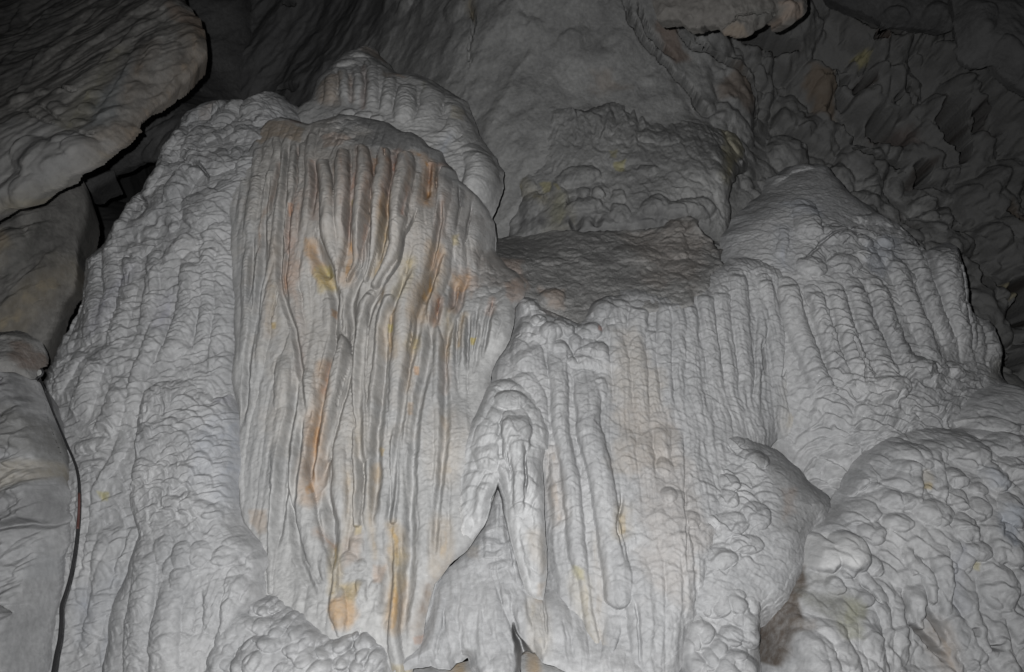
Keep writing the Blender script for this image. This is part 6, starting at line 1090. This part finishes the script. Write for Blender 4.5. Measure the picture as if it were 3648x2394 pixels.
# ---- grey smooth mound in front of it
rockbody('flowstone_mound', 'white',
    [('P', [(1560, 1420), (1590, 1250), (1610, 1120), (1640, 1030), (1660, 1000), (1695, 988), (1740, 1000), (1775, 1030), (1815, 1052), (1850, 1080), (1880, 1115), (1925, 1155), (1940, 1185), (1925, 1220), (1880, 1255), (1870, 1340), (1840, 1420), (1700, 1500)])],
    [(2600, 1530, 4.55), (2750, 1600, 4.5), (2560, 1700, 4.38), (2750, 1750, 4.34), (2900, 1760, 4.4), (2960, 1800, 4.4), (2550, 1950, 4.15), (2800, 1950, 4.2), (2500, 2200, 4.0), (2750, 2150, 4.1)],
    R=0.2, pitch=0.0039, rough=0.012, rfreq=5, seed=171, edge=0.014,
    feats=[K('B3', 1370, 60, 60, 40, 0.5), K('B3', 1400, 110, 90, 50, 0.45), K('B3', 1540, 230, 110, 70, 0.35), K('B3', 1250, 310, 50, 50, 0.5), K('B3', 1380, 380, 70, 60, 0.5), K('B3', 1240, 460, 50, 50, 0.5), K('B3', 1360, 480, 80, 60, 0.5), K('B3', 1270, 620, 70, 70, 0.5), K('B3', 1400, 640, 110, 70, 0.35, 15), K('B3', 1560, 580, 90, 90, 0.3), K('B3', 1330, 850, 120, 70, 0.35), K('B3', 1500, 760, 110, 60, 0.35), F('B3', [(1130, 770), (1220, 760), (1300, 780)], [40, 50, 36], 0.6, name='lip')],
    reliefs=[dict(k='tongues', c=(0.09, 0.045), a=0.034, seed=3, wav=0.03, poly=('B3', [(1100, 0), (1560, 100), (1680, 300), (1560, 600), (1560, 900), (1000, 1100)]), soft=0.12), dict(k='tongues', c=(0.07, 0.03), a=0.009, seed=5)],
    stains=[('poly', 'B4', [(60, 190), (250, 200), (420, 370), (560, 520), (530, 600), (380, 700), (200, 640), (180, 380)], 50, (0.25, 0.25, 0.25), 0.75), ('poly', 'B4', [(240, 420), (330, 430), (330, 560), (250, 600)], 26, (0.33, 0.28, 0.25), 0.7), ('line', 'B4', [(-10, 90), (180, 170), (380, 310), (560, 490)], 60, (0.27, 0.27, 0.27), 0.5), ('poly', 'B4', [(-60, 300), (60, 240), (100, 400), (-60, 500)], 30, PALE, 0.2)],
    label='rounded mound with a blunt grey smooth nose, left of the lower right boulder', cat='flowstone', group='flowstone mounds')

# ---- lower right boulder
rockbody('flowstone_boulder', 'white',
    [('B4', [(590, 420), (630, 330), (700, 230), (800, 130), (950, 55), (1100, 28), (1240, 35), (1350, 30)]), ('M4', [(1290, 1400), (1330, 1290), (1420, 1200), (1530, 1170), (1620, 1155), (1736, 1180), (2100, 1300), (2700, 1500)]), ('B4', [(2700, 1900), (40, 1900), (60, 1500), (60, 1250), (140, 1050), (320, 930), (380, 700), (440, 600), (540, 510)])],
    [(3000, 1700, 4.5), (3150, 1600, 4.55), (3350, 1550, 4.6), (3500, 1420, 4.8), (3640, 1430, 4.75), (3050, 1850, 4.35), (3250, 1800, 4.35), (3500, 1750, 4.4), (3650, 1650, 4.5), (2900, 1980, 4.2), (3150, 2050, 4.2), (3400, 2050, 4.2), (3640, 2000, 4.25), (2800, 2150, 4.15), (3000, 2150, 4.1), (2900, 2390, 3.9), (3150, 2390, 4.0), (3400, 2390, 4.1), (3640, 2390, 4.1), (2760, 2350, 4.05), (3900, 1800, 4.5), (4200, 2100, 4.5), (4100, 2390, 4.4)],
    R=0.2, pitch=0.0046, rough=0.012, rfreq=5, seed=181, edge=0.015, warp=0.016,
    feats=[K('B4', 950, 190, 200, 130, 0.28, -10, name='lobe'), K('B4', 1380, 180, 150, 130, 0.3, name='lobe'), K('B4', 1640, 150, 130, 90, 0.45, name='lobe'), K('B4', 680, 350, 110, 90, 0.4, 20, name='lobe'), K('B4', 1570, 20, 140, 50, 0.5, -15, name='lobe'), F('B4', [(760, 190), (790, 290), (850, 370), (910, 410)], [70, 60, 56, 40], 0.6), F('B4', [(800, 330), (850, 430)], [60, 50], 0.5),
           F('B4', [(1160, 70), (1170, 200), (1210, 350), (1210, 500)], [90, 80, 50, 44], 0.6, name='drip'), F('B4', [(1230, 120), (1220, 250)], [50, 60], 0.5), F('B4', [(1070, 160), (1060, 330), (1060, 540)], [70, 50, 40], 0.5, name='drip'), K('B4', 1300, 350, 70, 70, 0.5), K('B4', 1320, 480, 60, 70, 0.5), K('B4', 1440, 430, 70, 40, 0.5), K('B4', 1550, 350, 90, 100, 0.4), K('B4', 1660, 300, 80, 90, 0.4), F('B4', [(1600, 200), (1640, 320), (1650, 420)], [70, 60, 30], 0.6, name='drip'),
           K('B4', 960, 500, 100, 60, 0.4, name='lobe'), K('B4', 1170, 570, 120, 80, 0.45, name='lobe'), K('B4', 1360, 650, 80, 90, 0.5, name='lobe'), K('B4', 1450, 550, 80, 70, 0.5), K('B4', 1660, 560, 80, 110, 0.5, name='lobe'), F('B4', [(1540, 560), (1560, 680), (1560, 850)], [90, 100, 90], 0.55, name='drip'), K('B4', 730, 560, 110, 90, 0.35, name='lobe'), K('B4', 800, 700, 80, 80, 0.4), K('B4', 960, 640, 90, 60, 0.4), K('B4', 1430, 800, 90, 70, 0.5), K('B4', 1520, 890, 80, 44, 0.5, 20), K('B4', 1640, 800, 100, 110, 0.4),
           K('B4', 470, 810, 120, 120, 0.42, 0, 0.05, name='white_boss'), K('B4', 650, 810, 130, 130, 0.42, 0, 0.05, name='white_boss'), K('B4', 790, 900, 60, 70, 0.4), K('B4', 640, 930, 60, 40, 0.5), F('B4', [(1040, 800), (1050, 900), (1130, 980), (1150, 1100)], [80, 70, 80, 60], 0.65, add=0.03, name='drip'), F('B4', [(1020, 780), (1030, 880), (1045, 950)], [50, 50, 34], 0.7, add=0.04, name='drip'), F('B4', [(1180, 740), (1200, 850), (1230, 1000), (1240, 1180)], [140, 120, 110, 80], 0.6, add=0.03, name='drip'),
           F('B4', [(1030, 1010), (1050, 1120), (1080, 1270)], [120, 110, 40], 0.55, add=0.03, name='drip'), F('B4', [(1250, 690), (1290, 800), (1290, 930)], [60, 56, 40], 0.6, name='drip'), F('B4', [(1360, 820), (1350, 900), (1350, 960)], [100, 90, 60], 0.5), F('B4', [(1360, 1000), (1380, 1120), (1440, 1270), (1480, 1400)], [130, 120, 90, 50], 0.6, name='drip'), F('B4', [(1330, 1150), (1390, 1280), (1410, 1390)], [60, 50, 30], 0.6, name='drip'), K('B4', 1570, 1040, 120, 140, 0.4, name='lobe'), K('B4', 1700, 1000, 60, 80, 0.5),
           F('B4', [(1540, 1240), (1600, 1350), (1640, 1450)], [130, 110, 80], 0.5, name='lobe'), F('B4', [(1660, 1200), (1740, 1300), (1800, 1450)], [150, 150, 120], 0.5, name='lobe'), F('B4', [(1560, 1440), (1620, 1520), (1680, 1650)], [130, 150, 140], 0.5, name='lobe'), F('B4', [(1230, 1150), (1310, 1280), (1400, 1430), (1480, 1600)], [120, 140, 130, 120], 0.45, name='lobe'),
           F('B4', [(860, 1000), (930, 1100), (990, 1200)], [70, 70, 50], 0.4, name='drip'), F('B4', [(720, 950), (820, 1060), (900, 1150)], [70, 60, 40], 0.4), K('B4', 740, 1100, 70, 50, 0.5, 20), K('B4', 560, 1020, 60, 60, 0.4), K('B4', 300, 1220, 60, 80, 0.3), K('B4', 540, 1290, 100, 60, 0.4, -10),
           F('B4', [(380, 1290), (400, 1400), (430, 1560), (430, 1700)], [150, 170, 170, 160], 0.45, name='lobe'), F('B4', [(500, 1330), (520, 1440), (560, 1600)], [80, 90, 90], 0.5), F('B4', [(590, 1340), (640, 1450), (650, 1620)], [110, 110, 110], 0.5, name='lobe'), F('B4', [(780, 1260), (800, 1400), (830, 1540), (840, 1700)], [150, 150, 130, 120], 0.5, name='lobe'), F('B4', [(830, 1130), (880, 1230), (900, 1400), (910, 1600)], [90, 80, 70, 70], 0.5), F('B4', [(960, 1150), (970, 1350), (970, 1600)], [80, 90, 100], 0.5), F('B4', [(680, 1250), (710, 1400), (730, 1560)], [60, 60, 60], 0.5), F('B4', [(250, 1370), (260, 1480), (270, 1600)], [110, 120, 120], 0.4),
           G('B4', [(1010, 1230), (1060, 1290), (1130, 1350), (1200, 1440), (1270, 1500)], [40, 50, 60, 60, 40], 0.09), G('B4', [(1090, 1130), (1130, 1200), (1190, 1270), (1220, 1380)], [50, 60, 60, 40], 0.08), G('B4', [(970, 1020), (990, 1120), (1010, 1220), (1040, 1400)], [26, 26, 26, 20], 0.06), G('B4', [(1500, 1390), (1600, 1410)], [40, 34], 0.05), G('B4', [(1420, 1290), (1430, 1340)], [40, 34], 0.06), G('B4', [(700, 1000), (780, 1070), (860, 1150)], [26, 24, 20], 0.03)],
    reliefs=[dict(k='tongues', c=(0.10, 0.065), a=0.03, seed=3, wav=0.03), dict(k='cobbles', c=0.11, a=0.045, seed=6, patchy=1, wav=0.05), dict(k='cobbles', c=0.05, a=0.016, seed=8, patchy=1, wav=0.02)],
    stains=[('poly', 'B4', [(190, 960), (320, 950), (390, 890), (420, 1010), (370, 1100), (360, 1240), (330, 1340), (280, 1410), (230, 1530), (150, 1530), (110, 1420), (120, 1200), (140, 1060)], 18, (0.135, 0.112, 0.094), 1.15), ('poly', 'B4', [(340, 1040), (480, 1010), (620, 1050), (760, 1150), (740, 1250), (640, 1260), (600, 1200), (480, 1180), (380, 1150)], 40, (0.19, 0.19, 0.165), 0.8),
            ('poly', 'B4', [(620, 1100), (740, 1160), (720, 1330), (640, 1330), (600, 1250)], 40, (0.38, 0.38, 0.28), 0.6), ('poly', 'B4', [(320, 1250), (440, 1240), (450, 1290), (340, 1310)], 18, (0.23, 0.2, 0.175), 0.7), ('poly', 'B4', [(370, 780), (430, 710), (560, 690), (680, 720), (760, 800), (730, 880), (620, 900), (560, 880), (480, 920), (390, 880)], 14, (0.68, 0.68, 0.68), 0.9), ('poly', 'B4', [(1085, 390), (1145, 390), (1140, 430), (1085, 425)], 10, (0.52, 0.44, 0.22), 0.9), ('line', 'B4', [(1120, 340), (1115, 400)], 26, (0.5, 0.44, 0.3), 0.6), ('poly', 'B4', [(1405, 880), (1440, 880), (1440, 925), (1405, 920)], 8, (0.5, 0.48, 0.25), 0.7),
            ('poly', 'B4', [(1480, 290), (1620, 330), (1620, 440), (1520, 430)], 40, (0.40, 0.44, 0.51), 0.5), ('poly', 'B4', [(1600, 520), (1700, 520), (1700, 700), (1620, 820), (1590, 700)], 40, (0.38, 0.43, 0.51), 0.55), ('line', 'B4', [(1180, 1300), (1230, 1420), (1280, 1540)], 60, (0.36, 0.28, 0.21), 0.6), ('poly', 'B4', [(1040, 1240), (1130, 1350), (1180, 1600), (1040, 1600)], 26, (0.33, 0.33, 0.33), 0.6),
            ('poly', 'B4', [(390, 700), (520, 560), (620, 500), (640, 560), (480, 680), (420, 720)], 24, (0.27, 0.27, 0.27), 0.65), ('poly', 'B4', [(400, 930), (560, 940), (520, 1030), (380, 1030)], 24, (0.27, 0.27, 0.26), 0.65), ('line', 'B4', [(1330, 1150), (1300, 950), (1320, 780)], 40, (0.38, 0.40, 0.46), 0.5)],
    label='lumpy dripping flowstone boulder in the lower right corner with a brown muddy patch', cat='flowstone')

# ---- knobbly bench at the bottom right of centre
rockbody('knobbly_deposit', 'white',
    [('B3', [(1040, 1800), (1040, 1350), (1090, 1180), (1120, 1110), (1200, 1060), (1220, 980), (1330, 930), (1480, 950), (1570, 1000), (1610, 1060), (1600, 1200), (1585, 1400), (1600, 1560), (1640, 1800)])],
    [(2450, 2180, 4.1), (2580, 2060, 4.15), (2720, 2120, 4.18), (2480, 2350, 4.0), (2620, 2250, 4.05), (2720, 2280, 4.08), (2600, 2400, 3.95), (2750, 2400, 4.0)],
    R=0.13, pitch=0.0039, rough=0.010, rfreq=6, seed=191, edge=0.014,
    feats=[K('B3', 1170, 1150, 60, 50, 0.45), K('B3', 1230, 1140, 44, 70, 0.45), K('B3', 1330, 1130, 60, 80, 0.45), K('B3', 1450, 1110, 90, 90, 0.45), K('B3', 1530, 1140, 60, 60, 0.45), K('B3', 1500, 1240, 90, 70, 0.5), K('B3', 1450, 1230, 50, 40, 0.4), K('B3', 1410, 1340, 80, 60, 0.5), K('B3', 1530, 1350, 90, 60, 0.5, -10), K('B3', 1160, 1260, 60, 70, 0.5), K('B3', 1140, 1380, 70, 90, 0.5), K('B3', 1240, 1320, 50, 60, 0.4), K('B3', 1160, 1500, 90, 80, 0.45), K('B3', 1260, 1480, 60, 60, 0.45), K('B3', 1460, 1540, 150, 90, 0.5), K('B3', 1350, 1010, 90, 40, 0.4), K('B3', 1230, 1040, 60, 36, 0.4), K('B3', 1560, 1030, 60, 40, 0.4), K('B3', 1330, 1420, 50, 50, 0.4), K('B3', 1060, 1450, 50, 80, 0.4)],
    reliefs=[dict(k='cobbles', c=0.10, a=0.06, seed=3, wav=0.04), dict(k='tongues', c=(0.1, 0.05), a=0.016, seed=5)],
    label='bench of white rounded knobs at the bottom edge, left of the brown muddy patch', cat='flowstone', group='knobbly deposits along the foot')

# ---- left foreground boulder and the brown knob on it
rockbody('rock_boulder', 'white',
    [('L5', [(-1200, 330), (-500, 330), (0, 360), (120, 400), (250, 470), (310, 600), (340, 720), (400, 850), (450, 950), (500, 1050), (530, 1150), (540, 1250), (540, 1400), (535, 1500)]), ('B1', [(475, 620), (450, 760), (415, 880), (400, 1000), (370, 1160), (350, 1250), (320, 1400), (300, 1562), (280, 1800), (-1100, 1800)])],
    [(50, 1300, 4.35), (130, 1380, 4.38), (60, 1500, 4.25), (180, 1500, 4.33), (50, 1700, 4.12), (180, 1700, 4.2), (60, 1900, 4.1), (180, 1900, 4.17), (80, 2100, 4.06), (150, 2150, 4.1), (60, 2390, 4.0), (130, 2390, 4.02),
     (-250, 1350, 4.35), (-250, 1700, 4.15), (-250, 2100, 4.06), (-250, 2500, 3.98), (-600, 1500, 4.2), (-600, 2100, 4.1), (265, 1640, ('flank', -.07)), (272, 1800, ('flank', -.08)), (262, 1960, ('flank', -.08)), (222, 2150, ('flank', -.08)), (175, 2390, ('flank', -.08))],
    R=0.08, pitch=0.0046, rough=0.012, rfreq=4, seed=201, edge=0.012,
    feats=[K('B1', 240, 990, 110, 150, 0.5, -28, name='lobe'), F('B1', [(300, 830), (350, 880), (370, 950)], [90, 80, 50], 0.4, name='lobe'), K('B1', 60, 1000, 100, 110, 0.3, name='lobe'), K('B1', 110, 1280, 120, 130, 0.4, 30, name='lobe'), K('B1', 280, 1230, 80, 70, 0.45), K('B1', 280, 1350, 60, 60, 0.45), K('B1', 40, 1480, 150, 110, 0.45, name='lobe'), K('B1', 330, 1110, 60, 60, 0.4), K('B1', 350, 1010, 50, 90, 0.3), K('B1', 250, 1480, 70, 70, 0.4), K('B1', 20, 1290, 60, 90, 0.4),
           F('B1', [(430, 640), (340, 700), (230, 770), (150, 840)], [50, 50, 50, 40], 0.4, name='ledge'), F('B1', [(370, 600), (280, 680), (160, 760), (60, 860)], [60, 50, 60, 60], 0.4, name='ledge'), F('B1', [(400, 400), (280, 380), (150, 420), (20, 500)], [70, 70, 70, 60], 0.4, name='ledge'), F('B1', [(440, 520), (300, 490), (120, 580), (-20, 660)], [70, 80, 90, 70], 0.35, name='ledge'),
           G('B1', [(390, 560), (280, 640), (120, 640), (-20, 690)], [40, 60, 60, 50], 0.06), G('B1', [(0, 1050), (100, 1160), (180, 1210)], [24, 26, 20], 0.05), F('L5', [(0, 420), (100, 470), (160, 500)], [80, 70, 40], 0.4, name='ledge'), F('L5', [(150, 580), (210, 660), (270, 700)], [40, 50, 30], 0.4, name='ledge'), F('L5', [(0, 620), (120, 700), (260, 860)], [90, 100, 80], 0.3, name='ledge')],
    reliefs=[dict(k='cobbles', c=0.30, a=0.16, rs=0.95, seed=18, patchy=1, wav=0.10), dict(k='ridge', c=(0.22, 0.2), a=0.03, seed=3, ang=-30), dict(k='flow', c=(0.06, 0.4), a=0.016, ang=-50, seed=5), dict(k='cobbles', c=0.11, a=0.03, seed=8, poly=('B1', [(130, 1100), (420, 900), (420, 1700), (150, 1700)]), soft=0.06, wav=0.04)],
    stains=[('poly', 'L5', [(-300, 330), (200, 430), (330, 700), (420, 880), (300, 930), (60, 860), (-300, 900)], 60, (0.15, 0.15, 0.155), 0.85), ('poly', 'B1', [(-300, -100), (200, -80), (380, 100), (480, 300), (470, 420), (330, 330), (220, 200), (-300, 230)], 40, (0.21, 0.208, 0.20), 0.85), ('poly', 'B1', [(-300, 280), (150, 250), (300, 290), (200, 380), (80, 430), (0, 480), (-300, 500)], 40, (0.42, 0.38, 0.31), 0.75), ('poly', 'B1', [(330, 300), (480, 350), (480, 450), (400, 420)], 24, (0.27, 0.25, 0.21), 0.7),
            ('poly', 'B1', [(-300, 520), (120, 420), (350, 400), (400, 560), (240, 660), (0, 700), (-300, 720)], 40, (0.23, 0.23, 0.235), 0.75), ('poly', 'B1', [(200, 860), (340, 840), (330, 960), (220, 1000)], 40, (0.46, 0.48, 0.5), 0.4)],
    label='big smooth grey boulder at the left edge with pale lobes below, left of the cable', cat='rock')
rockbody('rock_outcrop', 'mud',
    [('L5', [(-400, 200), (-100, 180), (0, 160), (120, 145), (190, 170), (240, 205), (290, 240), (310, 285), (335, 325), (346, 370), (335, 405), (295, 425), (280, 450), (240, 500), (120, 450), (-400, 480)])],
    [(20, 1190, 4.3), (130, 1240, 4.3), (60, 1280, 4.2), (150, 1310, 4.3), (-100, 1250, 4.2)],
    R=0.05, depth_skirt=0.12, pitch=0.005, rough=0.03, rfreq=5, seed=211, edge=0.01,
    feats=[F('L5', [(0, 190), (110, 180), (200, 200), (280, 250)], [60, 60, 50, 50], 0.5, name='boss'), K('L5', 40, 350, 90, 60, 0.3, name='boss')],
    reliefs=[dict(k='cobbles', c=0.05, a=0.012, seed=3, patchy=1)],
    stains=[('poly', 'L5', [(60, 210), (240, 250), (330, 330), (340, 400), (260, 430), (160, 400), (60, 320)], 26, (0.17, 0.125, 0.10), 0.9), ('poly', 'L5', [(-100, 140), (120, 140), (260, 220), (120, 220), (-100, 210)], 20, (0.13, 0.125, 0.12), 0.8), ('poly', 'L5', [(0, 320), (100, 380), (130, 460), (0, 470)], 26, (0.32, 0.31, 0.3), 0.6)],
    label='brown rock knob at the left edge just above the bolt of the cable', cat='rock')

#==================================================================== SMALL THINGS
def plain(name, color, rough=0.5, metal=0.0):
    m = bpy.data.materials.new(name); m.use_nodes = True
    b = m.node_tree.nodes['Principled BSDF']
    n = m.node_tree.nodes.new('ShaderNodeTexNoise'); n.inputs['Scale'].default_value = 40; n.inputs['Detail'].default_value = 4
    r = m.node_tree.nodes.new('ShaderNodeValToRGB')
    r.color_ramp.elements[0].color = (*[c * 0.65 for c in color], 1); r.color_ramp.elements[1].color = (*[min(1, c * 1.3) for c in color], 1)
    m.node_tree.links.new(n.outputs[0], r.inputs[0]); m.node_tree.links.new(r.outputs[0], b.inputs['Base Color'])
    b.inputs['Roughness'].default_value = rough; b.inputs['Metallic'].default_value = metal
    return m
M['rubber'] = plain('grey_black_rubber', (0.035, 0.035, 0.037), 0.55)
M['red_rubber'] = plain('red_brown_rubber', (0.11, 0.05, 0.045), 0.55)
M['steel'] = plain('dull_steel', (0.45, 0.45, 0.44), 0.5, 0.3)

def tube(name, pts, r, mat, parent=None, sides=10, base=(0, 0, 0)):
    P = np.asarray(pts, float) - np.array(base)
    n = len(P); T = np.gradient(P, axis=0); T /= np.linalg.norm(T, axis=1)[:, None]
    up = np.array((0, 1.0, 0)); rr = np.broadcast_to(r, (n,))
    v = []; f = []
    for i in range(n):
        a = np.cross(T[i], up); a /= np.linalg.norm(a); b = np.cross(T[i], a)
        for k in range(sides):
            t = 2 * math.pi * k / sides
            v.append(P[i] + rr[i] * (a * math.cos(t) + b * math.sin(t)))
    for i in range(n - 1):
        for k in range(sides):
            f.append((i * sides + k, i * sides + (k + 1) % sides, (i + 1) * sides + (k + 1) % sides, (i + 1) * sides + k))
    f.append(tuple(range(sides - 1, -1, -1))); f.append(tuple((n - 1) * sides + k for k in range(sides)))
    me = bpy.data.meshes.new(name); me.from_pydata([tuple(q) for q in v], [], f); me.update()
    me.polygons.foreach_set('use_smooth', np.ones(len(f), bool)); me.materials.append(mat)
    o = bpy.data.objects.new(name, me); COL.objects.link(o)
    if parent: o.parent = parent
    return o

def p3(pts):
    out = []
    for x, y, Y in pts:
        wx, wz = at(x, y, Y); out.append((wx, Y, wz))
    return spline(np.array(out), 8 * len(out))
cab = [(141, 1352, 3.98), (150, 1368, 3.96), (165, 1405, 3.88), (190, 1470, 3.86), (215, 1530, 3.84), (240, 1590, 3.80), (258, 1630, 3.76), (272, 1670, 3.72), (280, 1720, 3.68), (282, 1780, 3.64), (280, 1840, 3.62), (274, 1910, 3.58), (265, 1980, 3.54), (252, 2050, 3.50), (235, 2110, 3.46), (219, 2160, 3.42), (218, 2215, 3.38), (212, 2280, 3.34), (201, 2330, 3.30), (190, 2394, 3.24), (172, 2470, 3.18)]
cab = [(a, b, c if b < 1450 else min(c + 0.45, REF['flank'](a / 1000, b / 1000) - 0.13)) for a, b, c in cab]
cpts = p3(cab)
root = bpy.data.objects.new('cable', None); COL.objects.link(root)
root.location = tuple(cpts[-1])
tag(root, 'thin dark cable hanging from a bolt and running down the left side', 'cable')
L = len(cpts); rr = np.interp(np.linspace(0, 1, L), [0, 0.4, 0.6, 1], [0.0044, 0.0050, 0.0066, 0.0086])
i1, i2 = int(L * 0.44), int(L * 0.53)
tube('upper_length', cpts[:i1 + 1], rr[:i1 + 1], M['rubber'], root, base=root.location)
o = tube('taped_length', cpts[i1 - 1:i2 + 1], rr[i1 - 1:i2 + 1] + 0.0006, M['red_rubber'], root, base=root.location)
o['label'] = 'reddish length of the cable'
tube('lower_length', cpts[i2 - 1:], rr[i2 - 1:], M['rubber'], root, base=root.location)

# the bolt: a plate, a square eye and the kinked end of the cable round it
bx, bz = at(141, 1330, 4.04)
root = bpy.data.objects.new('wall_bolt', None); COL.objects.link(root)
root.location = (bx, 4.04, bz)
tag(root, 'small pale steel bolt plate with a dark wire loop, at the top of the cable', 'bolt')
vs = []; fs = []
oc = [(-0.011, 0.004), (-0.004, 0.017), (0.008, 0.016), (0.012, 0.002), (0.006, -0.013), (-0.006, -0.014)]
for y in (-0.006, 0.006):
    vs += [(x, y, z) for x, z in oc]
fs = [tuple(range(6)), tuple(range(11, 5, -1))] + [(k, k + 6, (k + 1) % 6 + 6, (k + 1) % 6) for k in range(6)]
me = bpy.data.meshes.new('plate'); me.from_pydata(vs, [], fs); me.update(); me.materials.append(M['steel'])
o = bpy.data.objects.new('plate', me); COL.objects.link(o); o.parent = root
bv = o.modifiers.new('bevel', 'BEVEL'); bv.width = 0.002; bv.segments = 2
tube('wire_loop', spline(np.array([(0.004, 0, 0.022), (0.014, -0.004, 0.012), (0.018, -0.006, 0.0), (0.012, -0.006, -0.012), (0.0, -0.010, -0.022), (0.0, -0.02, -0.032)]), 40), 0.0052, M['rubber'], root)
